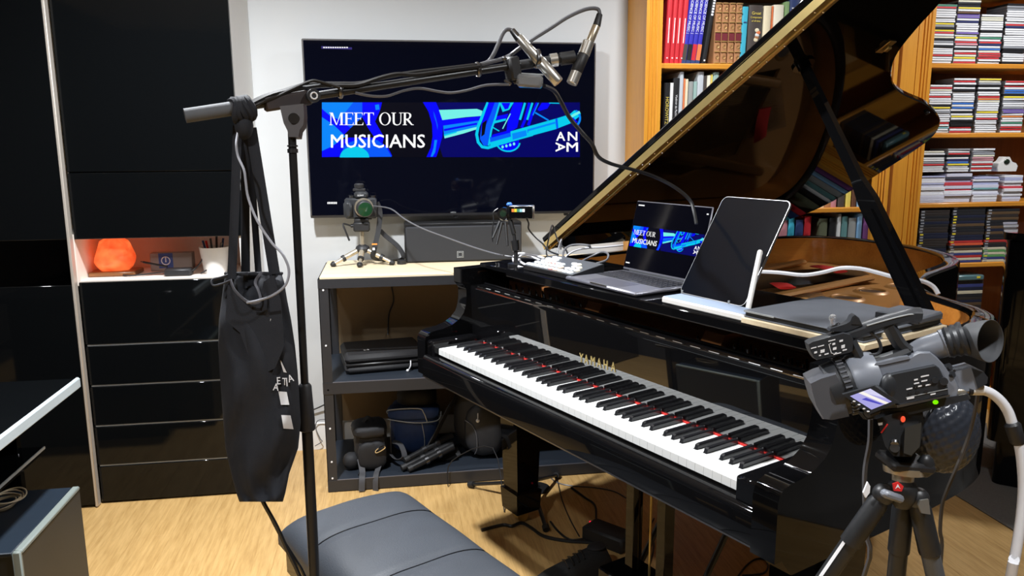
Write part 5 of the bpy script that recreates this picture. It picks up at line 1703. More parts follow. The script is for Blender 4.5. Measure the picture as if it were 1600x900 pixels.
add('arm_foot', G().cyl(a0 - o_ + V((0, 0, -0.012)), a0 - o_ + V((0, 0, 0.004)), 0.011, n=14), K['white'], t)

# plywood board and folder
t = pth('plywood_board', 0.597, 0.30, DZ + 0.0002, 0, 'pale plywood board under the dark folder on the piano', 'board')
add('board', G().rbox(-0.138, 0.150, -0.138, 0.145, 0, 0.0115, 0.001), K['ply'], t)
t = pth('folder', 0.597, 0.30, DZ + 0.0119, 0, 'dark grey closed folder lying on the plywood board', 'folder')
cloth = mat('grey_cloth_cover', (0.085, 0.092, 0.108, 1), 0.6, noise=0.15, scale=25, bump=0.15, bscale=800)
add('cover', G().rbox(-0.140, 0.142, -0.130, 0.142, 0.0115, 0.0150, 0.0016).rbox(-0.140, 0.142, -0.130, 0.142, 0.0, 0.003, 0.0014), cloth, t)
add('pages', G().rbox(-0.137, 0.139, -0.126, 0.139, 0.003, 0.0115, 0.001), K['camdark'], t)
add('spine_tag', G().box(-0.137, -0.06, -0.1312, -0.129, 0.0115, 0.0148), K['grey'], t)
t = pth('laptop_case', 0.705, 0.375, DZ + 0.0275, 4, 'small black case on the far right of the dark folder', 'case')
add('shell', G().rbox(-0.045, 0.045, -0.05, 0.05, 0, 0.015, 0.004), cloth, t)
add('side_band', G().box(-0.0435, 0.0435, -0.0506, -0.048, 0.002, 0.013), K['matte'], t)
t = pth('wood_block', 0.715, 0.245, DZ + 0.012, 12, 'small block of bare wood by the camcorder handle', 'block')
add('block', G().rbox(-0.03, 0.03, -0.018, 0.018, 0, 0.012, 0.002), K['ply'], t)
add('groove', G().box(-0.03, 0.03, -0.0035, 0.0035, 0.0116, 0.0124), K['action'], t)

# video switcher
t = pth('video_switcher', -0.287, 0.190, DZ, 0, 'black video switcher with rows of lit buttons left of laptop', 'switcher')
HT = lambda y: 0.014 + (0.036 - 0.014) * y / 0.118
add('body', G().prism([(0, 0.002), (0, 0.014), (0.118, 0.036), (0.118, 0.002)], lambda u, v, w: V((w, u, v)), -0.120, 0.120), K['satin'], t)
add('top_plate', G().prism([(0.003, 0.0148), (0.115, 0.0358), (0.115, 0.0364), (0.003, 0.0154)], lambda u, v, w: V((w, u, v)), -0.118, 0.118), mat('switcher_plate', (0.07, 0.075, 0.085, 1), 0.4), t)
BL = {k: mat('button_' + k, (0.6, 0.6, 0.6, 1), 0.4, emit=c, estr=0.42) for k, c in dict(w=(0.85, 0.95, 1, 1), r=(1, 0.12, 0.06, 1), a=(1, 0.62, 0.35, 1), y=(1, 0.9, 0.6, 1)).items()}
rows = [(0.014, [(-0.108 + 0.0225 * i, c) for i, c in enumerate('wwwwwrayww')], 0.0185), (0.036, [(-0.098 + 0.02 * i, c) for i, c in enumerate('wwwywwa')] + [(0.055, 'w'), (0.075, 'w'), (0.098, 'y')], 0.016),
        (0.056, [(-0.092 + 0.019 * i, c) for i, c in enumerate('wwrrww')] + [(0.06, 'w'), (0.083, 'y')], 0.015), (0.076, [(-0.095, 'w'), (-0.075, 'w'), (-0.055, 'w'), (0.035, 'w'), (0.055, 'y')], 0.016), (0.094, [(-0.085, 'w'), (-0.065, 'w')], 0.015)]
for y, bs, s_ in rows:
    for x, c in bs:
        z = HT(y)
        add('button', G().rbox(x - s_ / 2, x + s_ / 2, y - 0.007, y + 0.007, z - 0.001, z + 0.0055, 0.002), BL[c], t)
def wire(nm, pts, r, m, label, yy=None, n=6, cat_='cable'):
    return add(nm, G().tube(pts, r, n), m, label=label, cat_=cat_)
q = lambda px, py, y: yl(px, py, y)
wire('cable', [q(862, 414, .30), q(848, 403, .33), q(828, 398, .34), q(812, 396, .33), q(802, 402, .30), q(806, 414, .25), q(822, 420, .22)], 0.0042, K['wcable'], 'white cable looping out left of the video switcher')
wire('cable', [q(850, 410, .31), q(833, 402, .32), q(815, 399, .31), q(811, 406, .28), q(818, 412, .25), q(828, 416, .22)], 0.0036, K['wcable'], 'inner white cable loop beside the video switcher')
wire('tie', [q(803, 405, .29), q(807, 403, .29), q(813, 407, .29), q(811, 404, .29)], 0.003, K['grey'], 'grey twist tie on the white cables')
wire('cable', [q(880, 404, .31), q(881, 392, .32), q(890, 384, .34), q(905, 382, .36), q(922, 384, .38), q(916, 388, .4)], 0.0032, K['gcable'], 'grey cable arching up from the switcher back')
wire('cable', [q(881, 404, .31), q(895, 393, .34), q(915, 388, .38), q(945, 386, .42), q(974, 383, .46)], 0.0032, mat('pale_cable', (0.45, 0.45, 0.48, 1), 0.4), 'pale cable running from switcher to behind the laptop')
wire('cable', [q(905, 410, .31), q(925, 400, .35), q(940, 394, .37), q(950, 397, .37), q(948, 406, .35), q(935, 411, .33), q(922, 414, .31)], 0.0034, K['gcable'], 'grey cable loop right of the video switcher')
wire('cable', [q(868, 405, .31), q(872, 390, .34), q(877, 374, .37), q(876, 390, .37)], 0.0028, K['gcable'], 'thin grey cable rising from the switcher to the lid')
wire('cable', [q(867, 402, .32), q(854, 398, .33), q(858, 370, .37), q(863, 352, .42), q(868, 366, .42), q(874, 380, .40), q(884, 390, .36), q(888, 400, .32)], 0.0028, K['cable'], 'thin black cable loop beside the lid hinge foot')
t = pth('card_adapter', -0.10, 0.40, DZ, 8, 'small silver adapter with black lead behind the laptop', 'adapter')
add('body', G().rbox(-0.03, 0.03, -0.012, 0.012, 0, 0.012, 0.003), K['silver'], t)
add('lead', G().tube([(0.03, 0, 0.006), (0.06, 0.01, 0.01), (0.09, 0.02, 0.004)], 0.004), K['cable'], t)
wire('cable', [q(1170, 424, .62), q(1215, 426, .64), q(1255, 430, .66), q(1285, 426, .68), q(1315, 419, .70), q(1345, 420, .70), q(1375, 427, .70), q(1402, 434, .70), q(1440, 439, .72), q(1458, 448, .74), q(1466, 460, .74)],
     0.0058, K['wcable'], 'thick white cable running over the piano strings')

# small camcorder on its mini stand at the left end of the piano
p = yl(806, 428, .245)
pb = PMI @ p; pb.z = 0.9755 + 0.016
p = PM @ pb
t = thing('handycam', p, 'small black handheld camcorder on mini stand left of the switcher', 'camcorder')
T_ = (p - CAM_P).dot(CAM_W)
hp = lambda px, py, dt=0.0: at(px, py, T_ + dt)
add('stand_post', G().cyl(p, hp(806, 392), 0.007, n=10).cyl(hp(806, 392), hp(804, 376), 0.012, 0.014, 12).cyl(hp(804, 376), hp(803, 366), 0.006, n=10).cyl(hp(803, 366), hp(797, 344), 0.008, n=10), K['satin'], t, W=True)
add('stand_foot', G().cyl(p, p + V((0, 0, 0.008)), 0.026, n=18), K['satin'], t, W=True)
for a_, b_ in (((784, 348), (776, 382)), ((790, 348), (793, 384)), ((781, 346), (770, 372))):
    add('folded_leg', G().cyl(hp(*a_), hp(*b_, -0.01), 0.0055, 0.004, 8), K['satin'], t, W=True)
MH = Matrix.Translation(hp(806, 331)) @ Matrix.Rotation(R(-12), 4, 'Z')
add('body', G().rbox(-0.03, 0.057, -0.024, 0.024, -0.020, 0.020, 0.008, M=MH), K['gloss'], t, W=True)
add('screen_side', G().rbox(-0.022, 0.055, -0.031, -0.024, -0.019, 0.019, 0.003, M=MH), K['gloss'], t, W=True)
add('rim', G().rbox(0.053, 0.060, -0.031, 0.024, -0.021, 0.021, 0.003, M=MH).rbox(-0.02, 0.055, -0.0315, 0.02, 0.0185, 0.021, 0.001, M=MH), K['silver'], t, W=True)
lc = hp(787, 334)
dl = (-CAM_W * 0.9 - CAM_R * 0.35).normalized()
add('lens_barrel', G().stack([lc - dl * 0.03, lc, lc + dl * 0.006, lc + dl * 0.006], [0.021, 0.0215, 0.0195, 0.014], 22), K['chrome'], t, W=True)
add('lens_glass', G().stack([lc + dl * 0.0055, lc + dl * 0.0068], [0.0145, 0.006], 18), K['lens'], t, W=True)
g = G()
for i, c in enumerate(('orange', 'yellow', 'green', 'aqua', 'white')):
    add('colour_sticker', G().box(-0.012 + i * 0.0085, -0.004 + i * 0.0085, -0.0316, -0.0308, 0.002, 0.012, M=MH), CDC[c], t, W=True)
add('top_switch', G().rbox(-0.03, -0.012, -0.012, 0.012, 0.019, 0.030, 0.004, M=MH), CDC['blue'], t, W=True)
add('hand_strap', G().tube([hp(778, 326), hp(771, 332), hp(771, 345), hp(769, 365), hp(770, 378)], 0.0022, 6), K['cable'], t, W=True)
wire('cable', [hp(823, 342), hp(826, 349), hp(826, 358, .02), hp(836, 370, .02), hp(848, 381, .0), hp(858, 392, -.05), hp(872, 398, -.1)], 0.0028, K['cable'], 'thin black lead from the small camcorder to the switcher')
pa = atY(584, 322, 3.33)
wire('cable', [pa, atY(610, 326, 3.2), atY(632, 342, 3.1), atY(660, 357, 3.02), atY(700, 372, 2.9), atY(745, 388, 2.7), atY(790, 400, 2.5), yl(838, 404, .33)], 0.003, K['gcable'], 'long grey cable from the tripod camera to the switcher')

# ================================================================== microphone stand
t = thing('microphone_stand', (-0.165, 1.455, 0), 'black boom microphone stand standing left of the piano bench', 'microphone stand')
b0, b1 = V((-0.168, 1.46, 0.0)), at(456, 208, 1.437)
bz = lambda z: b0 + (b1 - b0) * (z / b1.z)
add('base', G().lathe([(0.0, 0.0), (0.15, 0.0), (0.152, 0.008), (0.145, 0.014), (0.03, 0.022), (0.0, 0.022)], 32, o=(b0.x, b0.y, 0)), K['satin'], t, W=True)
add('lower_tube', G().cyl(bz(0.02), bz(0.86), 0.0105, n=16), K['satin'], t, W=True)
add('clutch', G().stack([bz(0.835), bz(0.838), bz(0.86), bz(0.925), bz(0.930)], [0.011, 0.0155, 0.0155, 0.0125, 0.009], 16), K['matte'], t, W=True)
add('upper_tube', G().cyl(bz(0.92), b1, 0.0075, n=14), K['satin'], t, W=True)
add('collar', G().cyl(bz(1.365), bz(1.372), 0.0098, n=14).cyl(bz(1.376), bz(1.379), 0.0098, n=14), K['steel'], t, W=True)
rear, front = at(289, 181, 1.385), at(838, 97, 1.66)
def bm(px):                              # point on the boom axis at a picture column
    lo_, hi_ = 0.0, 1.0
    for _ in range(40):
        m = (lo_ + hi_) / 2
        d = rear + (front - rear) * m - CAM_P
        if 800 + CAM_F * d.dot(CAM_R) / d.dot(CAM_W) < px:
            lo_ = m
        else:
            hi_ = m
    return rear + (front - rear) * lo_
bd = (front - rear).normalized()
boom = add('boom', G().cyl(bm(355), bm(812), 0.0076, n=14), K['satin'], t, W=True)
add('foam_grip', G().cyl(rear, bm(366), 0.0128, n=18), mat('grey_foam', (0.10, 0.105, 0.115, 1), 0.8, noise=0.15, bump=0.3, bscale=900), boom, W=True, label='grey foam grip')
up = V((0, 0, 1)); sd = bd.cross(up).normalized(); un = sd.cross(bd).normalized()
MB = Matrix((bd, -sd, un)).transposed().to_4x4(); MB.translation = bm(452)
add('clutch_block', G().rbox(-0.047, 0.040, -0.014, 0.014, -0.015, 0.012, 0.004, M=MB), mat('brown_black_casting', (0.035, 0.026, 0.026, 1), 0.5, noise=0.2), t, W=True)
add('clamp_knob', G().cyl(MB @ V((0.040, -0.012, 0.0)), MB @ V((0.040, -0.030, 0.0)), 0.0125, n=16), K['matte'], t, W=True)
add('knob_ring', G().tube([MB @ V((0.040 + math.cos(a) * 0.006, -0.0305, math.sin(a) * 0.006)) for a in [i * PI / 5 for i in range(10)]], 0.0016, 5, closed=True, sm=1), K['print'], t, W=True)
pv = at(459, 186, 1.437)
ns = -CAM_W
add('pivot_bracket', G().slab([at(*c_, 1.425) for c_ in ((437, 166), (474, 162), (475, 180), (474, 195), (468, 203), (466, 214), (451, 214), (449, 204), (443, 192))], CAM_W * 0.024), mat('brown_casting', (0.04, 0.03, 0.03, 1), 0.5, noise=0.2), t, W=True)
add('pivot_bolt', G().cyl(at(459, 185, 1.421), at(459, 185, 1.428), 0.0098, n=18), K['steel'], t, W=True, label='round steel pivot bolt')
for px in (531, 747):
    c_ = bm(px)
    add('cable_clip', G().tube([c_ + un * 0.014 * math.cos(a) + sd * 0.010 * math.sin(a) + un * 0.003 for a in [i * PI / 6 for i in range(12)]], (0.004, 0.0015), 6, closed=True, sm=1, flat=bd), K['steel'], boom, W=True)
# mount at the boom tip
tip = bm(800)
add('bar_clamp', G().rbox(-0.012, 0.012, -0.018, 0.018, -0.030, 0.018, 0.004, M=Matrix.Translation(tip) @ MB.to_3x3().to_4x4()), K['matte'], t, W=True)
m0, m1 = at(806, 103, 1.655), at(905, 88, 1.665)
md = (m1 - m0)
add('stereo_bar', G().cyl(m0, m0 + md * 0.55, 0.0105, n=12).cyl(m0 + md * 0.55, m0 + md * 0.70, 0.0115, n=6).cyl(m0 + md * 0.70, m0 + md * 0.93, 0.0135, n=14), K['matte'], t, W=True)
add('lock_ring', G().cyl(m0 + md * 0.54, m0 + md * 0.655, 0.0142, n=12), K['micmetal'], t, W=True, label='nickel lock nut')
add('thumb_screw', G().cyl(at(801, 100, 1.64), at(792, 92, 1.63), 0.004, n=8).ell(at(790, 91, 1.63), (0.008, 0.003, 0.005), 8, 6).cyl(at(797, 130, 1.64), at(789, 126, 1.63), 0.006, 0.003, 8), K['steel'], t, W=True)


def seg(a, b, r0, r1, n=18):
    return G().stack([a, a + (b - a) * 0.04, a + (b - a) * 0.96, b], [r0 * 0.9, r0, r1, r1 * 0.9], n)


mm = lambda px, py: at(px, py, 1.665)
t2 = thing('microphone', mm(905, 100), 'right gold-necked pencil microphone pointing down at boom tip', 'microphone', 'pencil microphones on the boom')
add('connector', seg(mm(937, 22), mm(932, 41), 0.0065, 0.0085), K['matte'], t2, W=True)
add('body', seg(mm(932, 40), mm(920, 69), 0.0085, 0.0088), K['champagne'], t2, W=True, label='gold toned preamp body')
add('sleeve', seg(mm(920, 65), mm(912, 86), 0.0125, 0.0125), K['micmetal'], t2, W=True)
add('clip', seg(mm(912, 85), mm(900, 113), 0.0128, 0.0125), K['matte'], t2, W=True)
cp = add('capsule', seg(mm(903, 107), mm(893, 131), 0.0118, 0.0118), K['micmetal'], t2, W=True)
add('cable', G().tube([mm(937, 24), mm(935, 15), mm(924, 13), mm(908, 17), mm(885, 28), mm(862, 43), mm(838, 58), mm(812, 75), mm(790, 90), bm(752) + un * 0.012], 0.0042, 8), K['gcable'], t2, W=True)
m2 = lambda px, py: at(px, py, 1.645)
t2 = thing('microphone', m2(838, 90), 'left silver pencil microphone crossing the boom tip diagonally', 'microphone', 'pencil microphones on the boom')
add('connector', seg(m2(800, 47), m2(812, 62), 0.0065, 0.009), K['steel'], t2, W=True)
add('body', seg(m2(810, 58), m2(845, 98), 0.0095, 0.0118), K['micmetal'], t2, W=True)
add('clip_ring', G().tube([m2(838, 92) + (CAM_U * math.cos(a) * 0.018 + CAM_R * math.sin(a) * 0.006 - CAM_W * math.sin(a) * 0.016) for a in [i * PI / 6 for i in range(12)]], (0.0045, 0.002), 6, closed=True, sm=1), K['steel'], t2, W=True)
add('capsule', seg(m2(843, 95), m2(873, 129), 0.0125, 0.0120), K['micmetal'], t2, W=True)
add('cable', G().tube([m2(801, 48), m2(793, 46), m2(786, 52), m2(779, 68), m2(771, 85), m2(763, 96), bm(750) + un * 0.012], 0.0042, 8), K['gcable'], t2, W=True)
t2 = thing('action_camera', at(828, 127, 1.63), 'tiny action camera in a clear case under boom tip', 'camera')
MA = Matrix.Translation(at(828, 127, 1.64)) @ Matrix.Rotation(R(-14), 4, 'Z') @ Matrix.Rotation(R(4), 4, 'Y')
add('clear_case', G().rbox(-0.027, 0.027, -0.018, 0.018, -0.013, 0.013, 0.005, M=MA), K['clearp'], t2, W=True, label='clear plastic case')
add('camera_body', G().rbox(-0.021, 0.022, -0.012, 0.012, -0.009, 0.008, 0.002, M=MA), K['camdark'], t2, W=True)
add('latch', G().rbox(-0.028, 0.028, -0.006, 0.006, 0.012, 0.016, 0.002, M=MA), K['grey'], t2, W=True)
add('arm', G().cyl(at(803, 116, 1.645), at(806, 128, 1.642), 0.006, n=8).cyl(at(803, 128, 1.642), at(812, 127, 1.64), 0.005, n=8), K['matte'], t2, W=True)
# cables strapped along the boom
for k, (pts, r, lb) in enumerate((
    ([(748, 101, .014), (690, 108, .015), (640, 114, .016), (600, 121, .018), (565, 130, .014), (530, 131, .014), (495, 131, .020), (470, 134, .022), (440, 143, .020), (410, 152, .016), (385, 165, .014)], 0.0042, 'upper black cable strapped along the microphone boom'),
    ([(750, 104, .010), (700, 110, .012), (650, 117, .014), (620, 116, .018), (590, 123, .010), (560, 133, .011), (531, 134, .010), (500, 134, .016), (460, 140, .018), (425, 148, .015), (395, 162, .014)], 0.0042, 'second black cable strapped along the microphone boom'),
    ([(531, 137, .008), (500, 128, .02), (485, 127, .022), (455, 140, .02), (430, 152, .018), (405, 162, .014), (390, 172, .012)], 0.003, 'thin dark cable crossing the boom clutch block'))):
    P_ = [at(x_, y_, (bm(x_) - CAM_P).dot(CAM_W) - 0.006 - 0.004 * k) for x_, y_, _ in pts]
    wire('cable', P_, r, K['cable'], lb)
wire('cable', [at(555, 145, 1.50), at(580, 150, 1.51), at(605, 150, 1.52), at(630, 142, 1.54), at(655, 138, 1.56), at(685, 143, 1.58), at(705, 145, 1.59), at(730, 141, 1.60), at(760, 133, 1.62), at(795, 132, 1.635)], 0.0027, K['gcable'], 'slack grey cable sagging below the boom to the action camera')
wire('cable', [at(850, 134, 1.65), at(866, 142, 1.70), at(877, 160, 1.75), at(890, 184, 1.8), at(910, 208, 1.85), at(925, 225, 1.88), at(935, 245, 1.9), at(955, 256, 1.93), at(985, 264, 1.96), at(1020, 275, 2.0), at(1055, 293, 2.02), at(1078, 313, 2.02), at(1085, 333, 2.0), at(1088, 350, 1.99)],
     0.0048, K['cable'], 'black cable drooping from action camera to behind the laptop')

# ================================================================== tote bag
t = thing('tote_bag', at(405, 780, 1.47), 'black canvas tote bag with white stripes hanging from the boom', 'bag')
LV = [(428, 352, 440), (440, 350, 444), (470, 346, 449), (500, 342, 455), (540, 341, 461), (580, 343, 465), (620, 346, 468), (660, 349, 470), (700, 352, 466), (740, 361, 452), (770, 369, 446), (784, 374, 442)]
NS = 40
def bag_pt(k, u, push=0.0):
    """k: fractional level index, u: angle 0..1 round the section, front half is 0.5..1"""
    i = min(int(k), len(LV) - 2); f_ = k - i
    y_ = LV[i][0] * (1 - f_) + LV[i + 1][0] * f_
    l_ = LV[i][1] * (1 - f_) + LV[i + 1][1] * f_
    r_ = LV[i][2] * (1 - f_) + LV[i + 1][2] * f_
    a = 2 * PI * u
    c_ = math.cos(a); s_ = math.sin(a)
    x_ = (l_ + r_) / 2 + (r_ - l_) / 2 * (abs(c_) ** 0.85) * (1 if c_ > 0 else -1)
    kk = k / (len(LV) - 1)
    th = 0.030 + 0.022 * math.sin(PI * min(1, kk * 1.1)) * 1.0
    fold = 0.010 * math.sin(9.0 * c_ + 2.4 * math.sin(k * 0.9)) * (1 - 0.5 * kk) + 0.008 * math.sin(5 * c_ + 1.3 * k) + 0.006 * math.sin(2.1 * k + 3 * c_)
    d = 1.49 + s_ * th + (fold if s_ < 0 else fold * 0.5) * (abs(s_) ** 0.5) - push
    return at(x_, y_, d)
SUB = 3
nl = (len(LV) - 1) * SUB + 1
vs, fs = [], []
for j in range(nl):
    for i in range(NS):
        vs.append(bag_pt(j / SUB, i / NS))
for j in range(nl - 1):
    for i in range(NS):
        i2 = (i + 1) % NS
        fs.append((j * NS + i, j * NS + i2, (j + 1) * NS + i2, (j + 1) * NS + i))
fs.append([(nl - 1) * NS + i for i in range(NS)])
add('body', G().raw(vs, fs), K['canvas'], t, W=True, smooth=80)
rim_ = [bag_pt(0.0, i / NS) for i in range(NS)]
add('hem', G().tube(rim_, (0.004, 0.0025), 6, closed=True, sm=1), K['canvas'], t, W=True)
# turned-out hem flap hanging down at the front
fl_ = [at(x_, y_, d) for x_, y_, d in ((360, 437, 1.44), (366, 452, 1.432), (378, 465, 1.425), (388, 472, 1.42), (400, 473, 1.42), (407, 468, 1.425), (404, 455, 1.43), (399, 443, 1.435), (402, 434, 1.44), (409, 425, 1.447))]
add('folded_hem', G().tube(fl_, (0.0015, 0.003), 6), mat('grey_stitching', (0.09, 0.09, 0.105, 1), 0.8), t, W=True)
add('turned_hem', G().tube([at(x_, y_, d) for x_, y_, d in ((362, 428, 1.46), (345, 434, 1.45), (333, 437, 1.445), (331, 442, 1.442), (335, 446, 1.442), (348, 443, 1.442), (360, 438, 1.44))], (0.0018, 0.004), 6), mat('grey_hem', (0.05, 0.053, 0.065, 1), 0.8), t, W=True)
add('front_fold', G().slab([at(x_, y_, 1.436) for x_, y_ in ((356, 445), (366, 456), (388, 474), (404, 471), (412, 440), (428, 430), (438, 470), (444, 540), (430, 575), (405, 588), (390, 560), (375, 520), (352, 500))], CAM_W * 0.004), K['canvas'], t, W=True, smooth=60)
# white stripes and word printed along the right part of the front
def patch(k0, k1, u0, u1, n1=8, n2=5, push=0.0022):
    vs, fs = [], []
    for a in range(n1 + 1):
        for b in range(n2 + 1):
            vs.append(bag_pt(k0 + (k1 - k0) * a / n1, u0 + (u1 - u0) * b / n2, push))
    for a in range(n1):
        for b in range(n2):
            fs.append((a * (n2 + 1) + b, a * (n2 + 1) + b + 1, (a + 1) * (n2 + 1) + b + 1, (a + 1) * (n2 + 1) + b))
    return vs, fs
lvl = lambda py: next(i + (py - LV[i][0]) / (LV[i + 1][0] - LV[i][0]) for i in range(len(LV) - 1) if LV[i][0] <= py <= LV[i + 1][0])
def bag_front(px, py, lift=0.0025):
    """point just in front of the bag's near face seen at a pixel"""
    k = lvl(py)
    lo_, hi_ = 0.5, 1.0
    for _ in range(30):
        m = (lo_ + hi_) / 2
        d = bag_pt(k, m) - CAM_P
        if 800 + CAM_F * d.dot(CAM_R) / d.dot(CAM_W) < px:
            lo_ = m
        else:
            hi_ = m
    return bag_pt(k, lo_) - CAM_W * lift
def bag_quad(q, n1=6, n2=4):
    vs, fs = [], []
    for a in range(n1 + 1):
        for b in range(n2 + 1):
            f1, f2 = a / n1, b / n2
            x_ = (q[0][0] * (1 - f2) + q[1][0] * f2) * (1 - f1) + (q[3][0] * (1 - f2) + q[2][0] * f2) * f1
            y_ = (q[0][1] * (1 - f2) + q[1][1] * f2) * (1 - f1) + (q[3][1] * (1 - f2) + q[2][1] * f2) * f1
            vs.append(bag_front(x_, y_, 0.004))
    for a in range(n1):
        for b in range(n2):
            fs.append((a * (n2 + 1) + b, a * (n2 + 1) + b + 1, (a + 1) * (n2 + 1) + b + 1, (a + 1) * (n2 + 1) + b))
    return vs, fs
for q_ in (((421, 511), (424, 497), (438, 561), (428, 561)), ((438.5, 563), (440, 563), (449, 582), (444, 581)), ((436, 611), (449, 612), (453, 632), (440, 632)), ((440.5, 648), (455, 648.5), (459.5, 670), (444, 669))):
    add('printed_stripe', G().raw(*bag_quad(q_)), K['print'], t, W=True, label='white printed stripe', smooth=60)
for ch, px, py, rz in zip('AETIA', (428, 434, 442.5, 448.5, 453), (609, 600, 601, 603, 597), (-6, 4, 0, 4, 18)):
    Mx = Matrix((CAM_R, CAM_U, -CAM_W)).transposed().to_4x4()
    Mx.translation = bag_front(px, py, 0.006)
    add('printed_letter', G().text(ch, 0.019, Mx @ Matrix.Rotation(R(rz), 4, 'Z'), ext=0.001, sx=0.8), K['print'], t, W=True)
for k, (a, b, c_, w_, dd) in enumerate((((371, 196), (367, 320), (362, 436), 0.0085, 0.0), ((384, 200), (383, 320), (384, 440), 0.0085, 0.035), ((389, 205), (397, 330), (404, 428), 0.0065, 0.06), ((392, 200), (410, 310), (429, 428), 0.0105, 0.01))):
    add('strap', G().tube([at(*a, 1.445), at(*b, 1.45 + dd), at(*c_, 1.455 + dd)], (w_, 0.0022), 6, flat=CAM_R), K['canvas'], t, W=True)
for k, px in enumerate((366, 372, 378, 384, 390)):
    c_ = bm(px)
    add('strap_wrap', G().tube([c_ + un * (0.019 * math.cos(a) - 0.004) + sd * 0.017 * math.sin(a) + bd * (0.004 * math.sin(a * 2 + k)) for a in [i * PI / 7 for i in range(14)]], 0.0062, 7, closed=True, sm=1), K['canvas'], t, W=True)
add('strap_knot', G().ell(at(381, 196, 1.432), (0.017, 0.02, 0.026), 12, 8), K['canvas'], t, W=True)
wire('cable', [at(372, 205, 1.425), at(369, 225, 1.42), at(372, 245, 1.42), at(381, 265, 1.415), at(384, 285, 1.415), at(388, 310, 1.415), at(402, 345, 1.41), at(425, 380, 1.405), at(440, 395, 1.40), at(450, 415, 1.40), at(451, 432, 1.40), at(444, 448, 1.40), at(425, 462, 1.40), at(402, 470, 1.405), at(386, 473, 1.41)],
     0.0024, mat('silver_cable', (0.42, 0.43, 0.48, 1), 0.3, metal=0.3), 'thin shiny cable looping down beside the tote bag')
wire('cable', [at(406, 770, 1.50), at(412, 786, 1.50), at(432, 822, 1.52), at(450, 862, 1.54), at(468, 900, 1.56), at(500, 980, 1.58), V((-0.16, 1.52, 0.03)), V((-0.1, 1.5, 0.006))], 0.0045, K['cable'], 'black cable dropping from the tote bag to the floor')
wire('cable', [at(410, 778, 1.51), at(418, 797, 1.52), at(440, 840, 1.54), at(462, 875, 1.56), at(476, 900, 1.58), at(512, 985, 1.6), V((-0.13, 1.58, 0.03)), V((-0.05, 1.60, 0.006))], 0.0035, K['cable'], 'thinner second cable dropping from the tote bag')

# ================================================================== bench
BW, BLn = 0.352, 0.84
dirl = V((0.452, -0.892, 0)); dirw = V((0.892, 0.452, 0))
MBn = Matrix((dirw, dirl * -1, V((0, 0, 1)))).transposed().to_4x4()
MBn.translation = V((-0.296, 1.874, 0.0))
t = thing('piano_bench', MBn, 'black padded leather piano bench with stitched seams in the foreground', 'bench')
nx, ny = 26, 66
seams = (0.185, 0.425, 0.66)
vs, fs = [], []
def hz(u, w):
    x, y = u * BW, w * BLn
    e = lambda d: 1 - math.exp(-((d / 0.028) ** 1.1)) if d > 0 else 0
    edge = min(1, e(x) if x < BW / 2 else e(BW - x)) * (e(y) if y < BLn / 2 else e(BLn - y))
    z = 0.432 + 0.052 * edge ** 0.55 + 0.010 * math.sin(PI * u) * edge
    for s in seams:
        z -= 0.0045 * math.exp(-((y - s) / 0.010) ** 2) * math.sin(PI * u) ** 0.3 if 0 < u < 1 else 0
    z += 0.002 * math.sin(y * 26 + x * 18) * math.sin(x * 21 + 1) * edge
    return z
for j in range(ny + 1):
    for i in range(nx + 1):
        u = 0.5 - 0.5 * math.cos(PI * i / nx); w = 0.5 - 0.5 * math.cos(PI * j / ny) if False else j / ny
        w = max(0, min(1, w))
        vs.append((u * BW, -w * BLn, hz(u, w)))
for j in range(ny):
    for i in range(nx):
        a = j * (nx + 1) + i
        fs.append((a, a + nx + 1, a + nx + 2, a + 1))
bord = [i for i in range(nx + 1)] + [j * (nx + 1) + nx for j in range(1, ny + 1)] + [ny * (nx + 1) + i for i in range(nx - 1, -1, -1)] + [j * (nx + 1) for j in range(ny - 1, 0, -1)]
base_i = len(vs)
for b in bord:
    vs.append((vs[b][0], vs[b][1], 0.405))
nb = len(bord)
for i in range(nb):
    j = (i + 1) % nb
    fs.append((bord[i], bord[j], base_i + j, base_i + i))
fs.append([base_i + i for i in range(nb)][::-1])
cu = add('cushion', G().raw(vs, fs), K['leather'], t, smooth=60)
for s in seams:
    add('seam_piping', G().tube([(u * BW, -s, hz(u, s / BLn) + 0.0012) for u in [0.02 + 0.96 * i / 20 for i in range(21)]], 0.0019, 5, sm=1), mat('seam_black', (0.006, 0.006, 0.007, 1), 0.3), cu)
add('frame', G().rbox(0.012, BW - 0.012, -BLn + 0.012, -0.012, 0.33, 0.405, 0.004), K['gloss'], t)
for x in (0.04, BW - 0.04):
    for y in (-0.05, -BLn + 0.05):
        add('leg', G().prism([(x - 0.022, y - 0.022), (x + 0.022, y - 0.022), (x + 0.022, y + 0.022), (x - 0.022, y + 0.022)], lambda u, v, w: V((u, v, w)), 0.0, 0.33), K['gloss'], t, smooth=0)

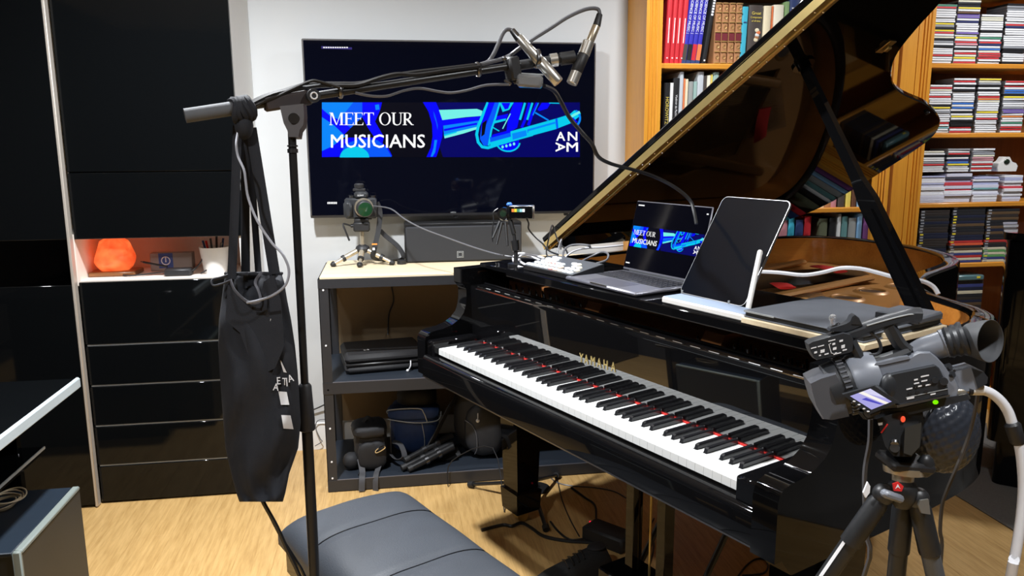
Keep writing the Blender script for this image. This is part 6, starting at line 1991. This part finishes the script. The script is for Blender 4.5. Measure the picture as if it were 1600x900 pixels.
# ================================================================== camcorder on tripod
hub = at(1410, 768, 1.25)
t = thing('video_tripod', (hub.x, hub.y, 0), 'dark tripod with red badge carrying the big camcorder', 'tripod')
tg = mat('tripod_dark', (0.02, 0.021, 0.023, 1), 0.42, noise=0.15)
tgr = mat('tripod_grey_sleeve', (0.10, 0.11, 0.125, 1), 0.5, noise=0.1)
add('hub', G().stack([hub + CAM_U * 0.020, hub + CAM_U * 0.014, hub + CAM_U * 0.006, hub - CAM_U * 0.010, hub - CAM_U * 0.026], [0.014, 0.020, 0.0225, 0.0205, 0.011], 20), tg, t, W=True)
def leg2(p_top, px, py, tt, wpx):
    a = p_top; b = at(px, py, tt)
    d = (b - a); foot = a + d * (a.z / -d.z) * 0.985
    ln = (foot - a).length; d.normalize()
    l = add('leg', G().stack([a + d * 0.004, a + d * 0.02, a + d * 0.10], [0.011, 0.0165, 0.0170], 14), tg, t, W=True)
    add('leg_joint', G().ell(a, (0.0175, 0.0175, 0.0175), 16, 10), tg, l, W=True)
    add('leg_tube', G().cyl(a + d * 0.095, a + d * 0.52, 0.0145, n=14), tgr if px > 1420 else tg, l, W=True)
    add('lower_leg', G().cyl(a + d * 0.50, a + d * (ln - 0.03), 0.0115, n=12), K['steel'], l, W=True)
    add('rubber_foot', G().cyl(a + d * (ln - 0.04), a + d * (ln - 0.004), 0.015, n=12), K['rubber'], l, W=True)
    return l, a, d
l1, a1_, d1 = leg2(at(1381, 772, 1.25), 1290, 903, 1.30, 0)
l2, a2_, d2 = leg2(at(1434, 778, 1.25), 1462, 903, 1.28, 0)
l3, a3_, d3 = leg2(at(1412, 778, 1.275), 1400, 903, 1.32, 0)
sdv = (d1.cross(CAM_W)).normalized()
s1 = -1 if sdv.dot(CAM_R) > 0 else 1
add('white_lettering', G().slab([a1_ + d1 * 0.085 + sdv * s1 * 0.0150 - CAM_W * 0.006, a1_ + d1 * 0.085 + sdv * s1 * 0.0120 - CAM_W * 0.010, a1_ + d1 * 0.20 + sdv * s1 * 0.0115 - CAM_W * 0.010, a1_ + d1 * 0.20 + sdv * s1 * 0.0145 - CAM_W * 0.006], -CAM_W * 0.001), K['print'], l1, W=True, label='white print along the leg')
add('white_tab', G().slab([at(*c_, 1.228) for c_ in ((1349, 770), (1356, 753), (1360, 760), (1359, 770), (1353, 778))], CAM_W * 0.004), K['print'], l1, W=True)
add('white_tab', G().slab([at(*c_, 1.228) for c_ in ((1435, 790), (1438, 782), (1451, 780), (1454, 804), (1440, 802))], CAM_W * 0.004), K['micmetal'], l2, W=True)
add('red_badge', G().slab([at(*c_, 1.214) for c_ in ((1395, 756), (1404, 753), (1412, 760), (1409, 768), (1397, 767))], CAM_W * 0.003), mat('badge_red', (0.72, 0.03, 0.03, 1), 0.4), t, W=True, label='red badge with white triangle')
add('badge_mark', G().slab([at(*c_, 1.2135) for c_ in ((1399, 764), (1403, 756.5), (1407, 764), (1403, 761))], CAM_W * 0.001), K['print'], t, W=True)
add('leg_lock', G().rbox(-0.019, 0.019, -0.008, 0.008, -0.006, 0.006, 0.004, M=Matrix.Translation(at(1394, 775, 1.213)) @ Matrix.Rotation(R(22), 4, 'Y')), K['camgrey'], t, W=True)
add('ring_plate', G().stack([at(1410, 757, 1.25), at(1411, 742, 1.25), at(1412, 739, 1.25), at(1412, 729, 1.25)], [0.016, 0.0165, 0.030, 0.031], 22), K['champagne'], t, W=True, label='pale metal ring')
add('quick_plate', G().rbox(-0.036, 0.036, -0.030, 0.030, -0.008, 0.008, 0.005, M=Matrix.Translation(at(1414, 722, 1.25)) @ Matrix.Rotation(R(-6), 4, 'Z') @ Matrix.Rotation(R(7), 4, 'Y')), K['matte'], t, W=True)
add('pan_knob', G().ell(at(1446, 728, 1.235), (0.014, 0.012, 0.019), 12, 8), tg, t, W=True)
add('head', G().prism([(1370, 655), (1392, 647), (1441, 636), (1444, 660), (1437, 700), (1424, 714), (1396, 713), (1383, 697)], lambda u, v, w: at(u, v, w), 1.205, 1.275), tg, t, W=True)
add('head_cheek', G().prism([(1414, 668), (1440, 660), (1437, 698), (1424, 712), (1412, 708)], lambda u, v, w: at(u, v, w), 1.197, 1.206), mat('olive_casting', (0.035, 0.033, 0.028, 1), 0.5, noise=0.1), t, W=True)
add('head_knob', G().cyl(at(1398, 700, 1.20), at(1398, 700, 1.215), 0.007, n=12).cyl(at(1398, 694, 1.20), at(1398, 690, 1.203), 0.006, n=10), K['steel'], t, W=True)
add('red_print', G().slab([at(*c_, 1.2045) for c_ in ((1376, 676), (1378, 677), (1388, 663), (1386, 662))], CAM_W * 0.0006), K['felt'], t, W=True)
add('white_print', G().slab([at(*c_, 1.2045) for c_ in ((1372, 661), (1379, 660), (1379, 664), (1373, 665))], CAM_W * 0.0006), K['print'], t, W=True)

PSI, TT = R(14), R(17)
S0 = 1.21 / CAM_F
cX = (CAM_R * math.cos(TT) + CAM_U * math.sin(TT))
cY = (-CAM_R * math.sin(TT) + CAM_U * math.cos(TT))
cN0 = -CAM_W
X_ = (cX * math.cos(PSI) + cN0 * math.sin(PSI)).normalized()
N_ = X_.cross(cY).normalized()
if N_.dot(CAM_W) > 0:
    N_ = -N_
Oc = at(1400, 600, 1.235)
def cc(px, py, c=0.0):
    a = ((px - 1400) * math.cos(TT) + (600 - py) * math.sin(TT)) / math.cos(PSI)
    b = -(px - 1400) * math.sin(TT) + (600 - py) * math.cos(TT)
    return Oc + (X_ * a + cY * b) * S0 + N_ * c * 0.001
def cpoly(g, pts, c0, c1, ins=0.0, mi=0):
    """side outline in picture pixels extruded across the camcorder, outer face drawn in a little"""
    cx_ = sum(p_[0] for p_ in pts) / len(pts); cy_ = sum(p_[1] for p_ in pts) / len(pts)
    k = [(cx_ + (a - cx_) * (1 - ins), cy_ + (b - cy_) * (1 - ins)) for a, b in pts]
    n = len(pts)
    lay = [(k, c0), (pts, c0 + (c1 - c0) * 0.12), (pts, c0 + (c1 - c0) * 0.88), (k, c1)] if ins else [(pts, c0), (pts, c1)]
    vs = [cc(a, b, c) for pl_, c in lay for a, b in pl_]
    fs = [(m * n + i, m * n + (i + 1) % n, (m + 1) * n + (i + 1) % n, (m + 1) * n + i) for m in range(len(lay) - 1) for i in range(n)]
    fs += [list(range(n))[::-1], list(range((len(lay) - 1) * n, len(lay) * n))]
    return g.raw(vs, fs, mi)
t = thing('camcorder', cc(1410, 640, 0), 'large grey professional camcorder on the tripod at right', 'camcorder')
# lens side
add('lens_hood', cpoly(G(), [(1268, 594), (1284, 585), (1307, 577), (1313, 590), (1322, 622), (1329, 648), (1304, 655), (1290, 654), (1278, 632), (1271, 608)], -52, 40, 0.07), mat('hood_grey', (0.085, 0.088, 0.10, 1), 0.36, noise=0.1), t, W=True)
add('lens_barrel', G().stack([cc(1303, 614), cc(1318, 608), cc(1326, 605), cc(1334, 602), cc(1350, 596)], [0.043, 0.044, 0.043, 0.041, 0.040], 26), K['camdark'], t, W=True)
rb = add('focus_ring', G().stack([cc(1322, 606), cc(1323, 606), cc(1331, 603), cc(1332, 602)], [0.043, 0.0455, 0.0455, 0.043], 40), K['camdark'], t, W=True)
g = G()
axd = (cc(1331, 603) - cc(1322, 606)).normalized(); e1 = axd.orthogonal().normalized(); e2 = axd.cross(e1)
for i in range(34):
    a = 2 * PI * i / 34
    c_ = cc(1327, 604.5) + (e1 * math.cos(a) + e2 * math.sin(a)) * 0.0458
    g.cyl(c_ - axd * 0.005, c_ + axd * 0.005, 0.0019, n=5)
add('ring_ribs', g, mat('rib_grey', (0.11, 0.115, 0.13, 1), 0.4), rb, W=True, kind='stuff')
add('barrel_shell', G().stack([cc(1336, 599), cc(1340, 597), cc(1362, 589), cc(1374, 586)], [0.0405, 0.0425, 0.0415, 0.038], 26), K['camgrey'], t, W=True)
body = add('body', cpoly(G(), [(1346, 578), (1364, 566), (1374, 560), (1412, 552), (1424, 544), (1440, 543), (1450, 552), (1464, 568), (1476, 585), (1482, 600), (1480, 612), (1430, 624), (1400, 634), (1368, 638), (1352, 628), (1344, 604)], -42, 30, 0.05), K['camgrey'], t, W=True)
add('side_panel', cpoly(G(), [(1371, 588), (1376, 582), (1386, 577), (1444, 562), (1449, 566), (1461, 592), (1463, 606), (1396, 625), (1388, 622), (1374, 606)], 26, 42, 0.04), K['camdark'], t, W=True, label='dark control panel')
add('panel_bulge', G().ell(cc(1382, 600, 34), (0.016, 0.012, 0.024), 14, 10), K['camdark'], t, W=True)
g = G()
for (x0, y0, w_, h_) in ((1415, 590, 7, 2), (1425, 586, 8, 2), (1415, 584, 5, 2.5), (1424, 579, 11, 2), (1405, 599, 8, 2), (1417, 595, 9, 2), (1431, 592, 7, 2), (1406, 613, 10, 3), (1438, 606, 7, 2), (1456, 590, 4, 2), (1443, 584, 2, 5)):
    k = -0.27
    g.slab([cc(x0, y0, 42.3), cc(x0 + w_, y0 + w_ * k, 42.3), cc(x0 + w_, y0 + w_ * k + h_, 42.3), cc(x0, y0 + h_, 42.3)], N_ * 0.0006)
add('panel_print', g, K['print'], t, W=True, kind='stuff')
for (x0, y0) in ((1418, 590), (1428, 587), (1438, 584), (1410, 602), (1420, 600), (1432, 598)):
    add('button', G().cyl(cc(x0, y0 + 4, 41.5), cc(x0, y0 + 4, 43.5), 0.0028, n=8), K['matte'], t, W=True)
add('panel_line', G().slab([cc(1405, 612, 42.2), cc(1461, 597, 42.2), cc(1461, 598, 42.2), cc(1405, 613.2, 42.2)], N_ * 0.0006), K['grey'], t, W=True)
add('base_band', G().slab([cc(1392, 625, 44), cc(1464, 606, 44), cc(1464, 609, 44), cc(1393, 629, 44)], -N_ * 0.02), K['silver'], t, W=True, label='pale lower band')
add('dial', G().cyl(cc(1455, 586, 38), cc(1455, 586, 45), 0.006, n=14).cyl(cc(1443, 585, 40), cc(1443, 585, 44), 0.0045, n=12), K['camdark'], t, W=True)
add('green_light', G().ell(cc(1446, 619, 40), (0.0045, 0.003, 0.0035), 10, 6), glow('green_led', (0.25, 1.0, 0.0, 1), 0.9), t, W=True)
# flip-out screen
lf = [(1313, 607), (1356, 592), (1391, 616), (1350, 637)]
add('screen_frame', G().slab([cc(a, b, 62) for a, b in lf], -N_ * 0.009), K['camdark'], t, W=True)
sg = G()
Q = lambda u, v: (lambda A, B, C_, D_: ((A[0] * (1 - u) + B[0] * u) * (1 - v) + (D_[0] * (1 - u) + C_[0] * u) * v, (A[1] * (1 - u) + B[1] * u) * (1 - v) + (D_[1] * (1 - u) + C_[1] * u) * v))((1323, 609), (1351, 596.5), (1381, 615.5), (1353.5, 629))
def scr(pts, m, c):
    sg.poly([cc(*Q(*p_), 62.3 + c * 0.2) for p_ in pts], m)
em('lilac', (0.50, 0.47, 0.95, 1), 0.8); em('palelilac', (0.75, 0.73, 1.0, 1), 0.9); em('keys', (1.0, 0.95, 0.88, 1), 0.95); em('violet', (0.10, 0.09, 0.62, 1), 0.8)
L4 = [EM[k] for k in ('lilac', 'palelilac', 'keys', 'violet')]
scr([(0, 0), (1, 0), (1, 1), (0, 1)], 0, 0)
scr([(0.55, 0), (1, 0), (1, 0.75)], 1, 1)
scr([(0.42, 0.0), (0.62, 0.0), (0.85, 1), (0.68, 1)], 2, 2)
scr([(0.2, 0.35), (0.42, 0.35), (0.62, 0.95), (0.5, 0.9)], 3, 3)
add('screen_picture', sg, L4, t, W=True, smooth=0, kind='stuff', label='lit lilac screen picture')
for (x0, y0) in ((1329, 617), (1336, 622), (1343, 628), (1349, 632)):
    add('screen_button', G().rbox(-0.002, 0.002, -0.001, 0.001, -0.001, 0.001, 0.0005, M=Matrix.Translation(cc(x0, y0, 62.5))), K['print'], t, W=True)
add('screen_hinge', G().cyl(cc(1362, 600, 34), cc(1372, 612, 58), 0.008, n=10).cyl(cc(1350, 638, 50), cc(1366, 634, 40), 0.007, n=10), K['camdark'], t, W=True)
add('underside', cpoly(G(), [(1340, 641), (1400, 632), (1470, 611), (1494, 606), (1498, 614), (1440, 634), (1402, 646), (1350, 653)], -35, 32, 0.05), K['camdark'], t, W=True)
# handle
hd = add('handle_front', cpoly(G(), [(1266, 535), (1272, 531), (1318, 516), (1328, 518), (1333, 526), (1333, 545), (1328, 548), (1281, 561), (1275, 558), (1269, 547)], -20, 24, 0.05), K['camdark'], t, W=True, label='front microphone block')
g = G()
for (x0, y0, w_, h_) in ((1271, 541, 8, 1.6), (1281, 538, 9, 1.6), (1276, 547, 4, 3), (1285, 544, 6, 5), (1283, 552, 3, 2), (1291, 550, 6, 2), (1296, 529, 10, 1.6), (1302, 533, 4, 3), (1312, 528, 5, 3), (1303, 540, 5, 4), (1315, 536, 5, 5), (1306, 548, 3, 3), (1317, 543, 6, 2), (1304, 550, 11, 1.5)):
    k = -0.30
    g.slab([cc(x0, y0, 24.4), cc(x0 + w_, y0 + w_ * k, 24.4), cc(x0 + w_, y0 + w_ * k + h_, 24.4), cc(x0, y0 + h_, 24.4)], N_ * 0.0006)
add('panel_print', g, K['print'], hd, W=True, kind='stuff')
add('outline_print', G().tube([cc(1300, 533, 24.4), cc(1297, 535, 24.4), cc(1301, 549, 24.4), cc(1304, 549, 24.4)], 0.0006, 4, sm=1), K['print'], hd, W=True)
g = G().tube([cc(1322, 524, 2), cc(1345, 515, 2), cc(1375, 503, 2), (cc(1400, 495, 2)), cc(1418, 489, 2), cc(1430, 489, 2)], (0.0115, 0.017), 10, flat=cY)
add('handle_bar', g, K['camdark'], t, W=True)
add('handle_grip_line', G().tube([cc(1352, 505, 18), cc(1385, 494, 18), cc(1410, 487, 18), cc(1422, 487, 16)], 0.0013, 5), K['grey'], t, W=True)
add('handle_arch', G().tube([cc(1331, 530, 5), cc(1338, 545, 5), cc(1348, 562, 5), cc(1358, 566, 5), cc(1380, 560, 5), cc(1400, 552, 5), cc(1414, 545, 5)], (0.009, 0.016), 8, flat=cY, sm=4), K['camdark'], t, W=True)
add('handle_arch', G().tube([cc(1386, 506, 4), cc(1392, 518, 4), cc(1402, 535, 4), cc(1414, 546, 4)], (0.010, 0.014), 8, flat=cX, sm=4), K['camdark'], t, W=True)
add('zoom_guard', G().tube([cc(1344, 521, 12), cc(1356, 516, 12), cc(1368, 525, 12), cc(1374, 540, 12), cc(1370, 550, 12), cc(1358, 553, 12)], 0.0026, 6), K['camdark'], t, W=True)
add('accessory_shoe', cpoly(G(), [(1298, 515), (1300, 511), (1322, 503), (1328, 499), (1331, 491), (1335, 488), (1341, 493), (1347, 505), (1330, 513), (1320, 516)], -14, 16, 0.03), K['camdark'], t, W=True)
add('shoe_slot', cpoly(G(), [(1330, 503), (1333, 493), (1336, 491), (1342, 499), (1344, 504)], 15, 17), K['rubber'], t, W=True)
add('lamp_bulb', G().stack([cc(1306, 508), cc(1305, 500), cc(1305, 496), cc(1305, 491), cc(1305, 489)], [0.004, 0.004, 0.006, 0.005, 0.001], 10), K['clearp'], t, W=True)
add('shoe_screw', G().cyl(cc(1309, 505), cc(1311, 510), 0.007, n=10), K['steel'], t, W=True)
add('top_strip', cpoly(G(), [(1360, 566), (1364, 562), (1398, 552), (1409, 550), (1412, 554), (1372, 565)], -8, 32, 0.02), K['camgrey'], t, W=True)
# viewfinder
add('viewfinder_tube', G().stack([cc(1424, 551, 0), cc(1434, 545, 2), cc(1440, 543, 3), cc(1462, 534, 5), cc(1463, 533.5, 5), cc(1468, 532, 6)], [0.017, 0.0185, 0.020, 0.0205, 0.0225, 0.0225], 24), K['camgrey'], t, W=True)
vf = [cc(1466 + i * 4.2, 532.5 - i * 1.5, 6 + i) for i in range(7)]
add('bellows', G().stack(vf, [0.022, 0.0245, 0.0225, 0.0255, 0.024, 0.027, 0.026], 24), K['camdark'], t, W=True)
cdn = (X_ * 0.62 + N_ * 0.76 - cY * 0.16).normalized()
c0 = cc(1500, 527, -4)
sec = [(0.0, 0.0245), (0.010, 0.027), (0.022, 0.0305), (0.034, 0.0325), (0.0345, 0.0320), (0.034, 0.0312), (0.022, 0.0290), (0.006, 0.023), (-0.006, 0.020), (-0.008, 0.0)]
add('eyecup', G().stack([c0 + cdn * a for a, _ in sec], [max(b, 0.0005) for _, b in sec], 30), mat('eyecup_rubber', (0.055, 0.057, 0.062, 1), 0.55, noise=0.1), t, W=True, label='flared rubber eyecup')
add('battery', cpoly(G(), [(1473, 578), (1478, 573), (1500, 566), (1516, 574), (1521, 582), (1520, 592), (1508, 602), (1488, 608), (1482, 604)], -24, 20, 0.06), K['camgrey'], t, W=True, label='grey battery block')
add('battery_end', cpoly(G(), [(1498, 568), (1515, 574), (1521, 582), (1520, 592), (1508, 600)], -26, 22, 0.04), K['camdark'], t, W=True)
add('rear_knobs', G().cyl(cc(1462, 570, 20), cc(1468, 566, 26), 0.006, n=10).cyl(cc(1466, 580, 24), cc(1472, 577, 30), 0.005, n=10), K['camdark'], t, W=True)
wc = lambda px, py, d=1.20: at(px, py, d)
add('plug', G().cyl(wc(1486, 614), wc(1512, 610), 0.006, n=12), K['champagne'], t, W=True, label='pale metal plug')
t = thing('video_cable', wc(1583, 670), 'thick white video cable curving down from the camcorder', 'cable')
add('boot', G().cyl(wc(1511, 610), wc(1517, 609), 0.0085, n=12), K['matte'], t, W=True)
add('sleeve', G().cyl(wc(1517, 609), wc(1535, 609), 0.0085, n=12), K['white'], t, W=True)
add('lead', G().tube([wc(1534, 609), wc(1548, 614), wc(1563, 626), wc(1575, 643), wc(1582, 663)], 0.0075, 12), K['wcable'], t, W=True)
add('joiner', G().stack([wc(1581, 660), wc(1582, 664), wc(1590, 690), wc(1592, 694)], [0.0085, 0.0115, 0.0105, 0.008], 14), K['matte'], t, W=True, label='dark cable joiner')
add('lead', G().tube([wc(1592, 693), wc(1596, 715), wc(1599, 755), wc(1597, 795), wc(1591, 840), wc(1584, 880), wc(1578, 910), V((0.93, 1.0, 0.3)), V((0.96, 1.02, 0.012)), V((1.1, 0.9, 0.008))], 0.0075, 12), K['wcable'], t, W=True)
wire('cable', [wc(1528, 612, 1.24), wc(1524, 640, 1.25), wc(1514, 680, 1.27), wc(1497, 725, 1.28), wc(1480, 765, 1.29), wc(1472, 790, 1.30), wc(1469, 830, 1.31), wc(1470, 880, 1.32), V((0.86, 1.05, 0.4)), V((0.88, 1.1, 0.01)), V((0.95, 1.3, 0.006))], 0.0032, mat('brown_cable', (0.06, 0.05, 0.042, 1), 0.5), 'thin brown cable hanging beside the camcorder tripod')
wire('cable', [wc(1360, 655, 1.30), wc(1359, 690, 1.30), wc(1352, 730, 1.31), wc(1351, 770, 1.32), wc(1353, 830, 1.34), wc(1350, 900, 1.36), V((0.75, 1.25, 0.3)), V((0.76, 1.3, 0.008)), V((0.7, 1.5, 0.006))], 0.0042, K['gcable'], 'grey cable hanging between the piano and the tripod')
add('power_light', G().ell(at(1411, 655, 1.203), (0.0035, 0.003, 0.005), 10, 6), glow('red_led', (1, 0.10, 0.04, 1), 1.0), [x for x in bpy.data.objects if x.name == 'video_tripod'][0], W=True)

# dimpled black case behind the tripod
dm = mat('dimpled_black', (0.035, 0.041, 0.055, 1), 0.26)
dc = at(1478, 676, 1.50)
t = thing('dimpled_case', dc, 'rounded black case with dimpled surface hanging behind the tripod', 'case')
fibs = []
for i in range(260):
    z_ = 1 - 2 * (i + 0.5) / 260
    r_ = math.sqrt(1 - z_ * z_); a = i * 2.399963
    fibs.append(V((r_ * math.cos(a), r_ * math.sin(a), z_)))
import mathutils.kdtree
kd = mathutils.kdtree.KDTree(260)
for i, f_ in enumerate(fibs):
    kd.insert(f_, i)
kd.balance()
def dimple(d):
    _, _, ds = kd.find(d)
    return 1.0 - 0.06 * math.exp(-(ds / 0.075) ** 2)
add('shell', G().ell(dc, (0.064, 0.050, 0.080), 90, 60, fn=dimple), dm, t, W=True, smooth=80)
add('hanging_strap', G().tube([dc + V((0, 0, 0.08)), at(1450, 640, 1.45), at(1440, 655, 1.275)], (0.003, 0.006), 6, sm=2), K['nylon'], t, W=True)

# ================================================================== under the piano
t = thing('floor_stand', (0.52, 2.93, 0), 'small black tripod stand on the floor behind the piano leg', 'stand')
ctr = atZ(829, 752, 0.10)
add('post', G().cyl(ctr, ctr + V((0, 0, 0.55)), 0.008, n=12).cyl(ctr + V((0, 0, 0.03)), ctr + V((0, 0, 0.09)), 0.015, 0.012, 12), K['satin'], t, W=True)
for px, py in ((733, 757), (854, 828), (872, 742)):
    f_ = atZ(px, py, 0.012)
    l = add('leg', G().cyl(ctr, f_, 0.0075, n=10), K['satin'], t, W=True)
    add('rubber_foot', G().cyl(f_ + (ctr - f_) * 0.08, f_, 0.013, n=10), K['rubber'], l, W=True)
t = thing('round_base', atZ(838, 764, 0), 'round dark plate lying on the floor behind the piano leg', 'plate')
add('plate', G().lathe([(0, 0), (0.055, 0), (0.056, 0.006), (0.05, 0.009), (0, 0.009)], 24), K['satin'], t)
add('boss', G().cyl((0, 0, 0.009), (0, 0, 0.02), 0.012, n=12), K['steel'], t)
b_ = atZ(930, 862, 0.0)
t = thing('power_brick', Matrix.Translation(b_ + V((0.06, 0.05, 0))) @ Matrix.Rotation(R(-50), 4, 'Z'), 'black power brick with red light near the piano pedals', 'adapter')
add('body', G().rbox(-0.085, 0.085, -0.045, 0.045, 0, 0.055, 0.008), K['rubber'], t)
add('red_light', G().ell((-0.088, 0.015, 0.045), (0.004, 0.004, 0.004), 8, 6), glow('red_power_led', (1, 0.02, 0.06, 1), 1.2), t)
b_ = atZ(898, 906, 0.0)
t = thing('shoe', Matrix.Translation(b_) @ Matrix.Rotation(R(200), 4, 'Z'), 'black mesh shoe on the floor right of the bench', 'shoe', )
mesh_m = mat('shoe_mesh', (0.012, 0.013, 0.014, 1), 0.85, noise=0.5, scale=90, bump=0.5, bscale=400)
vs, fs = [], []
prof = [(-0.13, 0.028, 0.055), (-0.115, 0.036, 0.085), (-0.08, 0.040, 0.098), (-0.04, 0.041, 0.092), (0.0, 0.044, 0.078), (0.05, 0.050, 0.062), (0.09, 0.050, 0.052), (0.12, 0.040, 0.044), (0.138, 0.018, 0.034)]
nr = 16
for x, w_, h_ in prof:
    for i in range(nr):
        a = 2 * PI * i / nr
        vs.append((x, math.cos(a) * w_, 0.016 + (h_ - 0.016) * max(0, math.sin(a)) ** 0.8 if math.sin(a) > 0 else 0.016))
for k in range(len(prof) - 1):
    for i in range(nr):
        j = (i + 1) % nr
        fs.append((k * nr + i, k * nr + j, (k + 1) * nr + j, (k + 1) * nr + i))
fs += [list(range(nr))[::-1], [(len(prof) - 1) * nr + i for i in range(nr)]]
add('upper', G().raw(vs, fs), mesh_m, t, smooth=60)
add('sole', G().prism([(p_[0] * 1.03, -p_[1] * 1.06) for p_ in prof] + [(p_[0] * 1.03, p_[1] * 1.06) for p_ in prof[::-1]], lambda u, v, w: V((u, v, w)), 0.0, 0.017), K['rubber'], t)
add('opening', G().ell((-0.085, 0, 0.094), (0.035, 0.026, 0.008), 14, 6), K['nylon'], t)
for k in range(4):
    add('lace', G().tube([(-0.03 + k * 0.02, -0.026, 0.080 - k * 0.005), (-0.025 + k * 0.02, 0, 0.0935 - k * 0.006), (-0.02 + k * 0.02, 0.026, 0.080 - k * 0.005)], 0.003, 5), K['cable'], t)
fz = lambda px, py, z=0.006: atZ(px, py, z)
for pts, r, m, lb in (
    ([(752, 828), (785, 820), (800, 822), (815, 817), (832, 826), (850, 838), (885, 845), (915, 847), (950, 849)], 0.0062, 'cable', 'thick black floor cable from bench side to power brick'),
    ([(860, 815), (872, 830), (890, 843), (912, 842), (935, 838), (965, 832), (985, 830)], 0.004, 'cable', 'black floor cable curving under the piano to the pedals'),
    ([(870, 745), (878, 780), (890, 810), (905, 838)], 0.0025, 'cable', 'thin black cable hanging near the floor stand'),
    ([(893, 762), (915, 778), (930, 790), (932, 815), (938, 830), (948, 842)], 0.0042, 'cable', 'black cable bent round under the middle of piano'),
    ([(835, 690), (848, 700), (853, 725), (862, 748), (885, 758), (930, 762), (960, 768), (978, 778)], 0.0028, 'gcable', 'thin grey cable lying across the lit floor'),
    ([(1150, 905), (1165, 885), (1180, 874), (1194, 874), (1200, 884), (1192, 896), (1160, 899)], 0.0032, 'cable', 'dark cable loop on the floor below the keys'),
    ([(1022, 810), (1014, 830), (1022, 850), (1016, 880)], 0.0028, 'cable', 'dark cable behind the pedal lyre posts')):
    wire('cable', [fz(*p_, r) for p_ in pts], r, K[m], lb)
wire('cable', [atY(612, 448, 3.49), atY(615, 470, 3.485), atY(608, 490, 3.485), atY(606, 520, 3.48), V(atY(606, 522, 3.45))], 0.0035, K['cable'], 'black cable hanging inside the upper shelf bay')
wire('cable', [atY(484, 642, 3.522), atY(495, 638, 3.52), atY(508, 632, 3.515), atY(520, 628, 3.51)], 0.0035, K['cable'], 'black cable on the wall beside the shelf unit')
wire('cable', [atY(512, 655, 3.51), atY(497, 657, 3.515), atY(493, 668, 3.515), atY(500, 685, 3.51), atY(503, 690, 3.505), atY(492, 697, 3.505)], 0.0022, K['gcable'], 'thin cable loop on baseboard beside the shelf unit')
wire('cable', [atZ(700, 760, 0.004), atY(706, 720, 3.04), atY(770, 700, 3.0), atZ(788, 800, 0.004)], 0.0022, K['cable'], 'thin lead in front of the shelf unit foot')
